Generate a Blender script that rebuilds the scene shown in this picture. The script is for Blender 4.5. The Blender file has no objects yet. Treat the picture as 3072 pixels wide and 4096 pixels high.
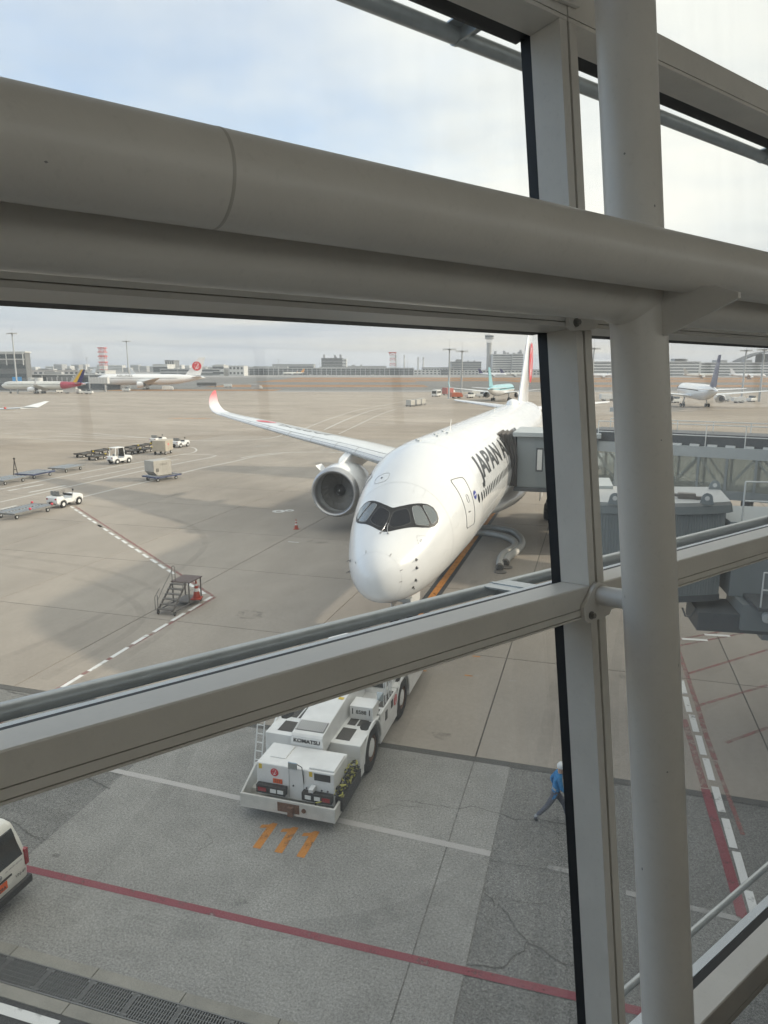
import bpy, bmesh, math, random
from mathutils import Vector, Matrix
random.seed(7)
SC = bpy.context.scene
COL = SC.collection
PI = math.pi
rad = math.radians

# ------------------------------------------------------------------ camera, sky, sun, exposure
# World frame: parked airliner's nose tip stands over the origin, +Y runs aft along its
# centreline, +X is its port side, Z = 0 is the apron.
CAM = Vector((7.9126, -25.0857, 11.89))
YAW = 0.288                      # camera looks this far left of +Y
PITCH = math.atan((2048 - 1476) / 2841)
cd = bpy.data.cameras.new("camera")
cd.sensor_fit = 'HORIZONTAL'; cd.sensor_width = 36.0
cd.lens = 36.0 * 2841 / 3072
cd.clip_start = 0.05; cd.clip_end = 30000
cam = bpy.data.objects.new("camera", cd); COL.objects.link(cam)
cam.location = CAM
cam.rotation_euler = (PI / 2 - PITCH, 0, YAW)
SC.camera = cam

SUN_EL = rad(24)
SUN_AZ = Vector((math.cos(YAW), math.sin(YAW), 0))          # the sun stands to the right of the view
SUN_DIR = Vector((SUN_AZ.x * math.cos(SUN_EL), SUN_AZ.y * math.cos(SUN_EL), math.sin(SUN_EL)))

w = bpy.data.worlds.new("World"); SC.world = w; w.use_nodes = True
wt = w.node_tree; wt.nodes.clear()
def WN(t, **k):
    n = wt.nodes.new(t)
    for a, b in k.items(): setattr(n, a, b)
    return n
def wl(a, b): wt.links.new(a, b)
def wmath(op, a, b=None, c=None):
    n = WN('ShaderNodeMath', operation=op)
    for i, x in enumerate((a, b, c)):
        if x is None: continue
        if isinstance(x, (int, float)): n.inputs[i].default_value = x
        else: wl(x, n.inputs[i])
    return n.outputs[0]
wo = WN('ShaderNodeOutputWorld'); wb = WN('ShaderNodeBackground'); wb.inputs[1].default_value = 0.1
sky = WN('ShaderNodeTexSky', sky_type='NISHITA', sun_disc=False)
sky.sun_elevation = SUN_EL
sky.sun_rotation = math.atan2(SUN_AZ.x, SUN_AZ.y)
sky.air_density = 1.0; sky.dust_density = 1.6; sky.ozone_density = 2.0
tc = WN('ShaderNodeTexCoord'); sx = WN('ShaderNodeSeparateXYZ'); wl(tc.outputs['Generated'], sx.inputs[0])
zz = wmath('ADD', wmath('MAXIMUM', sx.outputs[2], 0.0), 0.07)
px = wmath('DIVIDE', sx.outputs[0], zz); py = wmath('DIVIDE', sx.outputs[1], zz)
cv = WN('ShaderNodeCombineXYZ'); wl(px, cv.inputs[0]); wl(py, cv.inputs[1])
def wnoise(scale, detail, rough, off, stretch=(1, 1, 1)):
    m = WN('ShaderNodeMapping'); m.inputs['Location'].default_value = off; m.inputs['Scale'].default_value = stretch
    wl(cv.outputs[0], m.inputs[0])
    n = WN('ShaderNodeTexNoise'); n.inputs['Scale'].default_value = scale
    n.inputs['Detail'].default_value = detail; n.inputs['Roughness'].default_value = rough
    wl(m.outputs[0], n.inputs['Vector']); return n.outputs['Fac']
def wramp(fac, stops):
    r = WN('ShaderNodeValToRGB')
    e = r.color_ramp.elements
    while len(e) < len(stops): e.new(0.5)
    for i, (p, c) in enumerate(stops):
        e[i].position = p; e[i].color = (c[0], c[1], c[2], 1)
    wl(fac, r.inputs[0]); return r.outputs[0]
# forward glow of a sun that stands behind thin cloud; away from it the veil thins to blue
vd = WN('ShaderNodeVectorMath', operation='DOT_PRODUCT'); wl(tc.outputs['Generated'], vd.inputs[0]); vd.inputs[1].default_value = SUN_DIR
half = wmath('MAXIMUM', wmath('MULTIPLY_ADD', vd.outputs['Value'], 0.5, 0.5), 0.0)
glow = wmath('POWER', half, 3.0)
veil = wmath('ADD', wnoise(0.55, 5, 0.55, (3.1, 0.4, 0)), wmath('MULTIPLY_ADD', half, 0.75, -0.33))
cover = wramp(veil, [(0.30, (0.25, 0.25, 0.25)), (0.62, (1, 1, 1))])
shade = wramp(wnoise(0.62, 6, 0.55, (1.7, 5.2, 0), (0.8, 1, 1)),
              [(0.30, (6.75, 7.20, 7.71)), (0.45, (8.55, 8.93, 9.17)), (0.57, (9.75, 9.90, 9.75)), (0.72, (10.80, 10.57, 9.75))])
# low bank of stratus towards the horizon, in level layers
ml_ = WN('ShaderNodeMapping'); ml_.inputs['Scale'].default_value = (1.6, 1.6, 30.0); wl(tc.outputs['Generated'], ml_.inputs[0])
nl_ = WN('ShaderNodeTexNoise'); nl_.inputs['Scale'].default_value = 1.0; nl_.inputs['Detail'].default_value = 6; nl_.inputs['Roughness'].default_value = 0.55
wl(ml_.outputs[0], nl_.inputs['Vector'])
low = wramp(nl_.outputs['Fac'], [(0.34, (3.3, 3.8, 4.75)), (0.47, (4.4, 4.8, 5.5)), (0.58, (5.9, 6.0, 6.2)), (0.72, (7.2, 6.8, 6.1))])
lf = WN('ShaderNodeMapRange'); lf.interpolation_type = 'SMOOTHSTEP'; lf.inputs[1].default_value = 0.05; lf.inputs[2].default_value = 0.17; lf.inputs[3].default_value = 1.0; lf.inputs[4].default_value = 0.0
wl(sx.outputs[2], lf.inputs[0])
gl = wmath('MULTIPLY_ADD', glow, 0.30, 0.82)
warm = WN('ShaderNodeMixRGB'); warm.blend_type = 'MULTIPLY'; wl(half, warm.inputs[0]); wl(shade, warm.inputs[1]); warm.inputs[2].default_value = (1.0, 0.965, 0.89, 1)
cs = WN('ShaderNodeVectorMath', operation='SCALE'); wl(warm.outputs[0], cs.inputs[0]); wl(gl, cs.inputs['Scale'])
sb = WN('ShaderNodeVectorMath', operation='SCALE'); wl(sky.outputs[0], sb.inputs[0]); sb.inputs['Scale'].default_value = 2.2
mx0 = WN('ShaderNodeMixRGB'); wl(cover, mx0.inputs[0]); wl(sb.outputs[0], mx0.inputs[1]); wl(cs.outputs[0], mx0.inputs[2])
mx = WN('ShaderNodeMixRGB'); wl(wmath('MULTIPLY', lf.outputs[0], 0.85), mx.inputs[0]); wl(mx0.outputs[0], mx.inputs[1]); wl(low, mx.inputs[2])
wl(mx.outputs[0], wb.inputs[0]); wl(wb.outputs[0], wo.inputs[0])

sd = bpy.data.lights.new("sun", 'SUN'); sd.energy = 2.5; sd.angle = rad(1.6); sd.color = (1.0, 0.885, 0.72)
sun = bpy.data.objects.new("sun", sd); COL.objects.link(sun)
sun.rotation_euler = SUN_DIR.to_track_quat('Z', 'Y').to_euler()
sun.location = (60, 0, 60)

SC.view_settings.view_transform = 'Standard'; SC.view_settings.look = 'None'
SC.view_settings.exposure = 0.5; SC.view_settings.gamma = 1.0
SC.render.engine = 'CYCLES'
SC.cycles.use_denoising = True
SC.cycles.use_adaptive_sampling = True; SC.cycles.adaptive_threshold = 0.02
try: SC.cycles.denoiser = 'OPENIMAGEDENOISE'
except Exception: pass
SC.cycles.max_bounces = 6; SC.cycles.transparent_max_bounces = 16
SC.cycles.diffuse_bounces = 3; SC.cycles.glossy_bounces = 3
SC.cycles.sample_clamp_indirect = 6.0
SC.cycles.caustics_reflective = False; SC.cycles.caustics_refractive = False

# ------------------------------------------------------------------ photograph -> place helpers
_sp, _cp = math.sin(PITCH), math.cos(PITCH)
_ch, _sh = math.cos(YAW), math.sin(YAW)
def direction(u, v):
    x = (u - 1536) / 2841; y = (v - 2048) / 2841
    X, Y, Z = x, _cp - y * _sp, -(y * _cp + _sp)
    return Vector((X * _ch - Y * _sh, X * _sh + Y * _ch, Z))
def at(u, v, z=0.0):
    d = direction(u, v); return CAM + d * ((z - CAM.z) / d.z)
def far(u, dist):
    d = direction(u, 1476); return Vector((CAM.x, CAM.y, 0)) + Vector((d.x, d.y, 0)) * dist
def heading(a, b): return math.atan2(-(b.x - a.x), b.y - a.y)      # rotation that turns local +Y to a->b

# ------------------------------------------------------------------ materials
MATS = {}
def srgb(r, g, b):
    f = lambda c: (c / 255) / 12.92 if c <= 10 else ((c / 255 + 0.055) / 1.055) ** 2.4
    return (f(r), f(g), f(b))
def mat(name, col, rough=0.5, metal=0.0, var=0.0, scale=3.0, bump=0.0, bscale=40.0, coat=0.0, rnd=0.0, spec=0.5, dirt=None, speck=0.0):
    m = bpy.data.materials.new(name); m.use_nodes = True; MATS[name] = m
    nt = m.node_tree; b = nt.nodes['Principled BSDF']
    b.inputs['Base Color'].default_value = (*col, 1); b.inputs['Roughness'].default_value = rough
    b.inputs['Metallic'].default_value = metal; b.inputs['Coat Weight'].default_value = coat
    b.inputs['Coat Roughness'].default_value = 0.06; b.inputs['Specular IOR Level'].default_value = spec
    co = nt.nodes.new('ShaderNodeTexCoord')
    out = None
    if var > 0 or dirt:
        n = nt.nodes.new('ShaderNodeTexNoise'); n.inputs['Scale'].default_value = scale; n.inputs['Detail'].default_value = 7
        n.inputs['Roughness'].default_value = 0.6
        nt.links.new(co.outputs['Object'], n.inputs['Vector'])
        r = nt.nodes.new('ShaderNodeValToRGB'); r.color_ramp.elements[0].position = 0.3; r.color_ramp.elements[1].position = 0.7
        lo = dirt if dirt else tuple(c * (1 - var) for c in col); hi = tuple(min(1, c * (1 + var * 0.6)) for c in col)
        r.color_ramp.elements[0].color = (*lo, 1); r.color_ramp.elements[1].color = (*hi, 1)
        nt.links.new(n.outputs['Fac'], r.inputs[0]); out = r.outputs[0]
        rr = nt.nodes.new('ShaderNodeMapRange'); rr.inputs[3].default_value = max(0.02, rough - 0.08); rr.inputs[4].default_value = min(1, rough + 0.08)
        nt.links.new(n.outputs['Fac'], rr.inputs[0]); nt.links.new(rr.outputs[0], b.inputs['Roughness'])
    if rnd > 0:
        oi = nt.nodes.new('ShaderNodeObjectInfo'); mr = nt.nodes.new('ShaderNodeMapRange')
        mr.inputs[3].default_value = 1 - rnd; mr.inputs[4].default_value = 1 + rnd
        nt.links.new(oi.outputs['Random'], mr.inputs[0])
        vs = nt.nodes.new('ShaderNodeVectorMath'); vs.operation = 'SCALE'
        if out: nt.links.new(out, vs.inputs[0])
        else: vs.inputs[0].default_value = col
        nt.links.new(mr.outputs[0], vs.inputs['Scale']); out = vs.outputs[0]
    if speck > 0:      # grime: fine dark flecks
        n3 = nt.nodes.new('ShaderNodeTexNoise'); n3.inputs['Scale'].default_value = 70; n3.inputs['Detail'].default_value = 3
        nt.links.new(co.outputs['Object'], n3.inputs['Vector'])
        r3 = nt.nodes.new('ShaderNodeValToRGB'); r3.color_ramp.elements[0].position = 0.60; r3.color_ramp.elements[1].position = 0.72
        r3.color_ramp.elements[0].color = (1, 1, 1, 1); r3.color_ramp.elements[1].color = (1 - speck, 1 - speck, 1 - speck * 1.1, 1)
        nt.links.new(n3.outputs['Fac'], r3.inputs[0])
        m3 = nt.nodes.new('ShaderNodeMixRGB'); m3.blend_type = 'MULTIPLY'; m3.inputs[0].default_value = 1
        if out: nt.links.new(out, m3.inputs[1])
        else: m3.inputs[1].default_value = (*col, 1)
        nt.links.new(r3.outputs[0], m3.inputs[2]); out = m3.outputs[0]
    if out: nt.links.new(out, b.inputs['Base Color'])
    if bump > 0:
        n2 = nt.nodes.new('ShaderNodeTexNoise'); n2.inputs['Scale'].default_value = bscale; n2.inputs['Detail'].default_value = 4
        nt.links.new(co.outputs['Object'], n2.inputs['Vector'])
        bp = nt.nodes.new('ShaderNodeBump'); bp.inputs['Strength'].default_value = bump; bp.inputs['Distance'].default_value = 0.02
        nt.links.new(n2.outputs['Fac'], bp.inputs['Height']); nt.links.new(bp.outputs[0], b.inputs['Normal'])
    return m

def ground_mat(name, layers, rough=0.85, bump=0.3, bscale=60, rnd=0.0, speck=None, streak=None):
    """colour from several octaves in world metres: layers = [(scale, lo, hi, stretch)] multiplied together"""
    m = bpy.data.materials.new(name); m.use_nodes = True; MATS[name] = m
    nt = m.node_tree; b = nt.nodes['Principled BSDF']; b.inputs['Roughness'].default_value = rough
    b.inputs['Specular IOR Level'].default_value = 0.25
    g = nt.nodes.new('ShaderNodeNewGeometry')
    out = None
    for i, (sc_, lo, hi, st) in enumerate(layers):
        mp = nt.nodes.new('ShaderNodeMapping'); mp.inputs['Scale'].default_value = st; mp.inputs['Location'].default_value = (i * 13.7, i * 7.1, i)
        nt.links.new(g.outputs['Position'], mp.inputs[0])
        n = nt.nodes.new('ShaderNodeTexNoise'); n.inputs['Scale'].default_value = sc_; n.inputs['Detail'].default_value = 6
        n.inputs['Roughness'].default_value = 0.6
        nt.links.new(mp.outputs[0], n.inputs['Vector'])
        r = nt.nodes.new('ShaderNodeValToRGB'); e = r.color_ramp.elements
        e[0].position = 0.32; e[1].position = 0.68; e[0].color = (*lo, 1); e[1].color = (*hi, 1)
        nt.links.new(n.outputs['Fac'], r.inputs[0])
        if out is None: out = r.outputs[0]
        else:
            mm = nt.nodes.new('ShaderNodeMixRGB'); mm.blend_type = 'MULTIPLY'; mm.inputs[0].default_value = 1
            nt.links.new(out, mm.inputs[1]); nt.links.new(r.outputs[0], mm.inputs[2]); out = mm.outputs[0]
    if rnd:
        oi = nt.nodes.new('ShaderNodeObjectInfo'); mr = nt.nodes.new('ShaderNodeMapRange')
        mr.inputs[3].default_value = 1 - rnd; mr.inputs[4].default_value = 1 + rnd
        nt.links.new(oi.outputs['Random'], mr.inputs[0])
        vs = nt.nodes.new('ShaderNodeVectorMath'); vs.operation = 'SCALE'
        nt.links.new(out, vs.inputs[0]); nt.links.new(mr.outputs[0], vs.inputs['Scale']); out = vs.outputs[0]
    nt.links.new(out, b.inputs['Base Color'])
    n2 = nt.nodes.new('ShaderNodeTexNoise'); n2.inputs['Scale'].default_value = bscale; n2.inputs['Detail'].default_value = 3
    nt.links.new(g.outputs['Position'], n2.inputs['Vector'])
    bp = nt.nodes.new('ShaderNodeBump'); bp.inputs['Strength'].default_value = bump; bp.inputs['Distance'].default_value = 0.02
    nt.links.new(n2.outputs['Fac'], bp.inputs['Height']); nt.links.new(bp.outputs[0], b.inputs['Normal'])
    return m

def paint_mat(name, col, wear=0.42, scale=2.5, rough=0.7, floor=0.12, top=1.0):
    """worn road paint: thin, with the paving showing where it has rubbed off"""
    m = bpy.data.materials.new(name); m.use_nodes = True; MATS[name] = m
    nt = m.node_tree; b = nt.nodes['Principled BSDF']; o = nt.nodes['Material Output']
    b.inputs['Roughness'].default_value = rough; b.inputs['Base Color'].default_value = (*col, 1)
    g = nt.nodes.new('ShaderNodeNewGeometry')
    n = nt.nodes.new('ShaderNodeTexNoise'); n.inputs['Scale'].default_value = scale; n.inputs['Detail'].default_value = 9; n.inputs['Roughness'].default_value = 0.7
    nt.links.new(g.outputs['Position'], n.inputs['Vector'])
    r = nt.nodes.new('ShaderNodeValToRGB'); r.color_ramp.elements[0].position = wear - 0.06; r.color_ramp.elements[1].position = wear + 0.08
    r.color_ramp.elements[0].color = (floor, floor, floor, 1); r.color_ramp.elements[1].color = (top, top, top, 1)
    nt.links.new(n.outputs['Fac'], r.inputs[0])
    t = nt.nodes.new('ShaderNodeBsdfTransparent'); mxs = nt.nodes.new('ShaderNodeMixShader')
    nt.links.new(r.outputs[0], mxs.inputs[0]); nt.links.new(t.outputs[0], mxs.inputs[1]); nt.links.new(b.outputs[0], mxs.inputs[2])
    nt.links.new(mxs.outputs[0], o.inputs[0])
    return m

def glass_mat(name, tint, refl=0.06, rough=0.02, smear=0.0, streak=(9, 9, 0.8)):
    m = bpy.data.materials.new(name); m.use_nodes = True; MATS[name] = m
    nt = m.node_tree; nt.nodes.remove(nt.nodes['Principled BSDF']); o = nt.nodes['Material Output']
    t = nt.nodes.new('ShaderNodeBsdfTransparent'); t.inputs[0].default_value = (*tint, 1)
    gl_ = nt.nodes.new('ShaderNodeBsdfGlossy'); gl_.inputs['Roughness'].default_value = rough
    lw = nt.nodes.new('ShaderNodeLayerWeight'); lw.inputs[0].default_value = 0.5
    pw_ = nt.nodes.new('ShaderNodeMath'); pw_.operation = 'POWER'; pw_.inputs[1].default_value = 5.0; nt.links.new(lw.outputs['Facing'], pw_.inputs[0])
    ml = nt.nodes.new('ShaderNodeMath'); ml.operation = 'MULTIPLY_ADD'; ml.inputs[1].default_value = 0.5; ml.inputs[2].default_value = refl
    nt.links.new(pw_.outputs[0], ml.inputs[0])
    mc = nt.nodes.new('ShaderNodeMath'); mc.operation = 'MINIMUM'; mc.inputs[1].default_value = 0.6
    nt.links.new(ml.outputs[0], mc.inputs[0])
    mx_ = nt.nodes.new('ShaderNodeMixShader')
    nt.links.new(mc.outputs[0], mx_.inputs[0]); nt.links.new(t.outputs[0], mx_.inputs[1]); nt.links.new(gl_.outputs[0], mx_.inputs[2])
    last = mx_.outputs[0]
    if smear > 0:        # a film of dust and dried rain on the outside
        df = nt.nodes.new('ShaderNodeBsdfDiffuse'); df.inputs[0].default_value = (0.75, 0.75, 0.72, 1)
        tl = nt.nodes.new('ShaderNodeBsdfTranslucent'); tl.inputs[0].default_value = (0.75, 0.75, 0.72, 1)
        ad = nt.nodes.new('ShaderNodeMixShader'); ad.inputs[0].default_value = 0.6
        nt.links.new(df.outputs[0], ad.inputs[1]); nt.links.new(tl.outputs[0], ad.inputs[2])
        co = nt.nodes.new('ShaderNodeTexCoord'); mp = nt.nodes.new('ShaderNodeMapping'); mp.inputs['Scale'].default_value = streak
        nt.links.new(co.outputs['Object'], mp.inputs[0])
        n = nt.nodes.new('ShaderNodeTexNoise'); n.inputs['Scale'].default_value = 1.3; n.inputs['Detail'].default_value = 6
        nt.links.new(mp.outputs[0], n.inputs['Vector'])
        mr = nt.nodes.new('ShaderNodeMapRange'); mr.inputs[1].default_value = 0.35; mr.inputs[2].default_value = 0.8
        mr.inputs[3].default_value = smear * 0.7; mr.inputs[4].default_value = smear * 1.35
        nt.links.new(n.outputs['Fac'], mr.inputs[0])
        m2 = nt.nodes.new('ShaderNodeMixShader'); nt.links.new(mr.outputs[0], m2.inputs[0])
        nt.links.new(last, m2.inputs[1]); nt.links.new(ad.outputs[0], m2.inputs[2]); last = m2.outputs[0]
    nt.links.new(last, o.inputs[0])
    return m

# ------------------------------------------------------------------ mesh building
class MB:
    def __init__(s): s.v = []; s.f = []; s.m = []
    def add(s, verts, faces, m=0):
        o = len(s.v); s.v += [tuple(p) for p in verts]
        for f in faces: s.f.append(tuple(i + o for i in f)); s.m.append(m)
        return s
    def hexa(s, p, m=0):       # p: 4 bottom, 4 top (ccw from above)
        return s.add(p, [(3, 2, 1, 0), (4, 5, 6, 7), (0, 1, 5, 4), (1, 2, 6, 5), (2, 3, 7, 6), (3, 0, 4, 7)], m)
    def box(s, x0, x1, y0, y1, z0, z1, m=0):
        return s.hexa([(x0, y0, z0), (x1, y0, z0), (x1, y1, z0), (x0, y1, z0), (x0, y0, z1), (x1, y0, z1), (x1, y1, z1), (x0, y1, z1)], m)
    def quad(s, a, b, c, d, m=0): return s.add([a, b, c, d], [(0, 1, 2, 3)], m)
    def loft(s, rings, m=0, caps=(True, True), closed=True):
        n = len(rings[0]); o = len(s.v)
        for r in rings: s.v += [tuple(p) for p in r]
        for i in range(len(rings) - 1):
            for j in range(n if closed else n - 1):
                k = (j + 1) % n
                s.f.append((o + i * n + j, o + i * n + k, o + (i + 1) * n + k, o + (i + 1) * n + j)); s.m.append(m)
        if caps[0]: s.f.append(tuple(o + j for j in reversed(range(n)))); s.m.append(m)
        if caps[1]: s.f.append(tuple(o + (len(rings) - 1) * n + j for j in range(n))); s.m.append(m)
        return s
    def cyl(s, a, b, r0, r1=None, n=12, m=0, caps=(True, True)):
        r1 = r0 if r1 is None else r1
        a, b = Vector(a), Vector(b); d = (b - a).normalized()
        t = Vector((0, 0, 1)) if abs(d.z) < 0.9 else Vector((1, 0, 0))
        x = d.cross(t).normalized(); y = d.cross(x)
        R = lambda c, r: [c + x * (r * math.cos(2 * PI * i / n)) - y * (r * math.sin(2 * PI * i / n)) for i in range(n)]
        return s.loft([R(a, r0), R(b, r1)], m, caps)
    def tube(s, pts, r, n=8, m=0, caps=(True, True)):
        pts = [Vector(p) for p in pts]; rings = []; up = None
        for i, p in enumerate(pts):
            a = pts[max(0, i - 1)]; b = pts[min(len(pts) - 1, i + 1)]; d = (b - a).normalized()
            if up is None: up = d.cross(Vector((0, 0, 1)) if abs(d.z) < 0.9 else Vector((1, 0, 0))).normalized()
            up = (up - d * up.dot(d)).normalized(); y = d.cross(up)
            rr = r[i] if isinstance(r, (list, tuple)) else r
            rings.append([p + up * (rr * math.cos(2 * PI * k / n)) - y * (rr * math.sin(2 * PI * k / n)) for k in range(n)])
        return s.loft(rings, m, caps)
    def prism(s, poly, fn, h0, h1, m=0):    # poly 2-D ccw, fn(a, b, h) -> 3-D
        return s.loft([[fn(a, b, h0) for a, b in poly], [fn(a, b, h1) for a, b in poly]], m)
    def rev(s, prof, origin, axis, n=32, m=0, caps=(False, False)):   # prof [(along, r)]
        o = Vector(origin); d = Vector(axis).normalized()
        t = Vector((0, 0, 1)) if abs(d.z) < 0.9 else Vector((1, 0, 0))
        x = d.cross(t).normalized(); y = d.cross(x)
        return s.loft([[o + d * a + x * (r * math.cos(2 * PI * i / n)) - y * (r * math.sin(2 * PI * i / n)) for i in range(n)] for a, r in prof], m, caps)
    def sphere(s, c, r, n=12, m=0, sc=(1, 1, 1)):
        c = Vector(c); rings = []
        for i in range(1, n // 2):
            th = PI * i / (n // 2)
            rings.append([(c.x + r * sc[0] * math.sin(th) * math.cos(2 * PI * k / n), c.y + r * sc[1] * math.sin(th) * math.sin(2 * PI * k / n), c.z - r * sc[2] * math.cos(th)) for k in range(n)])
        return s.loft(rings, m)
    def xf(s, M):
        s.v = [tuple(M @ Vector(p)) for p in s.v]; return s
    def build(s, name, mats, parent=None, smooth=None, bevel=0.0, fix=False, loc=None):
        me = bpy.data.meshes.new(name)
        me.from_pydata(s.v, [], s.f); me.validate(verbose=False)
        if not isinstance(mats, (list, tuple)): mats = [mats]
        for x in mats: me.materials.append(MATS[x] if isinstance(x, str) else x)
        if len(mats) > 1:
            for p, k in zip(me.polygons, s.m): p.material_index = k
        if fix:
            bm = bmesh.new(); bm.from_mesh(me); bmesh.ops.recalc_face_normals(bm, faces=bm.faces); bm.to_mesh(me); bm.free()
        if smooth:
            for p in me.polygons: p.use_smooth = True
            me.set_sharp_from_angle(angle=rad(smooth))
        me.update()
        o = bpy.data.objects.new(name, me); COL.objects.link(o)
        if parent: o.parent = parent
        if loc: o.location = loc
        if bevel:
            b = o.modifiers.new("bevel", 'BEVEL'); b.width = bevel; b.segments = 2; b.limit_method = 'ANGLE'; b.angle_limit = rad(40)
        return o

def tag(o, label=None, cat=None, group=None, kind=None):
    if label: o['label'] = label
    if cat: o['category'] = cat
    if group: o['group'] = group
    if kind: o['kind'] = kind
    return o
def thing(name, label, cat, loc=(0, 0, 0), rz=0.0, group=None):
    o = bpy.data.objects.new(name, None); COL.objects.link(o)
    o.empty_display_size = 0.3
    o.location = loc; o.rotation_euler = (0, 0, rz)
    return tag(o, label, cat, group, 'thing')
KIDS = {}
def dup(root, loc, rz=None, label=None, scale=None):
    def cp(o, par):
        c = o.copy(); COL.objects.link(c)
        if par: c.parent = par
        for ch in [x for x in bpy.data.objects if x.parent == o]: cp(ch, c)
        return c
    r = cp(root, None); r.location = loc
    if rz is not None: r.rotation_euler = (0, 0, rz)
    if scale: r.scale = (scale, scale, scale)
    if label: r['label'] = label
    return r
def struct(o): o['kind'] = 'structure'; return o

def text_mesh(body, size=1.0, bold=0.0, cuts=None, shear=0.0, sx=1.0, align='LEFT'):
    """letters as flat mesh data: returns (verts2d, faces), optionally sliced so it can follow a curve"""
    c = bpy.data.curves.new("letters", 'FONT'); c.body = body; c.size = size; c.offset = bold; c.shear = shear
    c.resolution_u = 3; c.align_x = align; c.fill_mode = 'FRONT'
    o = bpy.data.objects.new("letters", c); COL.objects.link(o)
    dg = bpy.context.evaluated_depsgraph_get()
    me = bpy.data.meshes.new_from_object(o.evaluated_get(dg))
    bm = bmesh.new(); bm.from_mesh(me)
    bmesh.ops.remove_doubles(bm, verts=bm.verts, dist=1e-5)
    if cuts:
        lo = min(v.co.y for v in bm.verts); hi = max(v.co.y for v in bm.verts)
        y = lo + cuts
        while y < hi:
            bmesh.ops.bisect_plane(bm, geom=bm.verts[:] + bm.edges[:] + bm.faces[:], plane_co=(0, y, 0), plane_no=(0, 1, 0)); y += cuts
    bm.verts.index_update()
    V = [(v.co.x * sx, v.co.y) for v in bm.verts]; Fc = [tuple(v.index for v in f.verts) for f in bm.faces]
    bm.free(); bpy.data.objects.remove(o); bpy.data.curves.remove(c); bpy.data.meshes.remove(me)
    return V, Fc
def place_text(body, name, m, parent, origin, ex, ey, size, bold=0.0, sx=1.0, align='CENTER', shear=0.0):
    V, Fc = text_mesh(body, size, bold, None, shear, sx, align)
    o, ex, ey = Vector(origin), Vector(ex), Vector(ey)
    b = MB(); b.add([o + ex * x + ey * y for x, y in V], Fc)
    return b.build(name, m, parent)

# ------------------------------------------------------------------ material library
mat('frame_paint', (0.74, 0.70, 0.63), 0.42, speck=.045, var=0.08, scale=5, bump=0.02, bscale=200)
mat('pipe_paint', (0.75, 0.71, 0.645), 0.36, speck=.045, var=0.06, scale=4, bump=0.03, bscale=90)
mat('cap_white', (0.78, 0.80, 0.80), 0.4, var=0.05)
mat('galvanised', (0.50, 0.52, 0.52), 0.42, 0.75, var=0.15, scale=20)
mat('gasket', (0.012, 0.013, 0.015), 0.6)
mat('seam_paint', (0.52, 0.485, 0.43), 0.5)
mat('steel_bolt', (0.32, 0.31, 0.29), 0.45, 0.8, var=0.2, scale=30)
glass_mat('window_glass', (0.965, 0.975, 0.97), refl=0.035, smear=0.035)
glass_mat('window_glass_dusty', (0.955, 0.965, 0.96), refl=0.04, smear=0.05)
mat('room_floor', (0.42, 0.39, 0.345), 0.7, var=0.1, scale=2)
mat('room_wall', (0.74, 0.69, 0.61), 0.7, var=0.04)
mat('room_ceiling', (0.76, 0.72, 0.64), 0.7)
mat('facade_panel', (0.45, 0.46, 0.46), 0.5, var=0.08)

ground_mat('dry_land', [(0.004, (0.16, 0.155, 0.14), (0.24, 0.23, 0.21), (1, 1, 1)), (0.05, (0.8, 0.8, 0.8), (1, 1, 1), (1, 1, 1))])
ground_mat('apron_concrete', [(0.03, (0.325, 0.282, 0.235), (0.43, 0.375, 0.312), (0.5, 1.6, 1)), (0.22, (0.78, 0.77, 0.76), (1, 1, 1), (0.55, 1, 1)), (2.5, (0.9, 0.9, 0.9), (1.04, 1.04, 1.04), (1, 1, 1))], bump=0.15, bscale=30)
ground_mat('slab_concrete', [(0.06, (0.325, 0.29, 0.25), (0.395, 0.354, 0.306), (1, 1, 1)), (0.4, (0.84, 0.84, 0.84), (1, 1, 1), (1, 0.5, 1)), (6, (0.92, 0.92, 0.92), (1.05, 1.05, 1.05), (1, 1, 1))], bump=0.2, bscale=60, rnd=0.035)
mat('joint_filler', (0.07, 0.066, 0.06), 0.9)
ground_mat('asphalt', [(0.25, (0.165, 0.163, 0.157), (0.235, 0.232, 0.224), (1, 1, 1)), (20, (0.6, 0.6, 0.6), (1.4, 1.4, 1.38), (1, 1, 1)), (45, (0.5, 0.5, 0.5), (1.5, 1.5, 1.48), (1, 1, 1))], bump=0.6, bscale=80)
ground_mat('asphalt_dark', [(0.3, (0.055, 0.056, 0.057), (0.085, 0.085, 0.086), (1, 1, 1)), (50, (0.6, 0.6, 0.6), (1.35, 1.35, 1.35), (1, 1, 1))], bump=0.5, bscale=90)
ground_mat('lane_paving', [(0.3, (0.28, 0.276, 0.265), (0.37, 0.365, 0.35), (1, 1, 1)), (1.8, (0.86, 0.86, 0.86), (1, 1, 1), (1, 1, 1)), (19, (0.66, 0.66, 0.66), (1.32, 1.32, 1.30), (1, 1, 1)), (42, (0.6, 0.6, 0.6), (1.38, 1.37, 1.35), (1, 1, 1))], bump=0.6, bscale=70)
ground_mat('kerb_concrete', [(1.2, (0.25, 0.24, 0.21), (0.34, 0.325, 0.285), (1, 1, 1)), (30, (0.85, 0.85, 0.85), (1.08, 1.08, 1.08), (1, 1, 1))], bump=0.3, bscale=60, rnd=0.05)
ground_mat('taxi_asphalt', [(0.03, (0.13, 0.128, 0.122), (0.20, 0.195, 0.185), (0.3, 2, 1))])
ground_mat('dry_grass', [(0.012, (0.26, 0.14, 0.065), (0.38, 0.225, 0.115), (0.4, 3, 1)), (0.15, (0.7, 0.7, 0.68), (1.1, 1.1, 1.1), (0.4, 2, 1))], rough=1.0)
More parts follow.
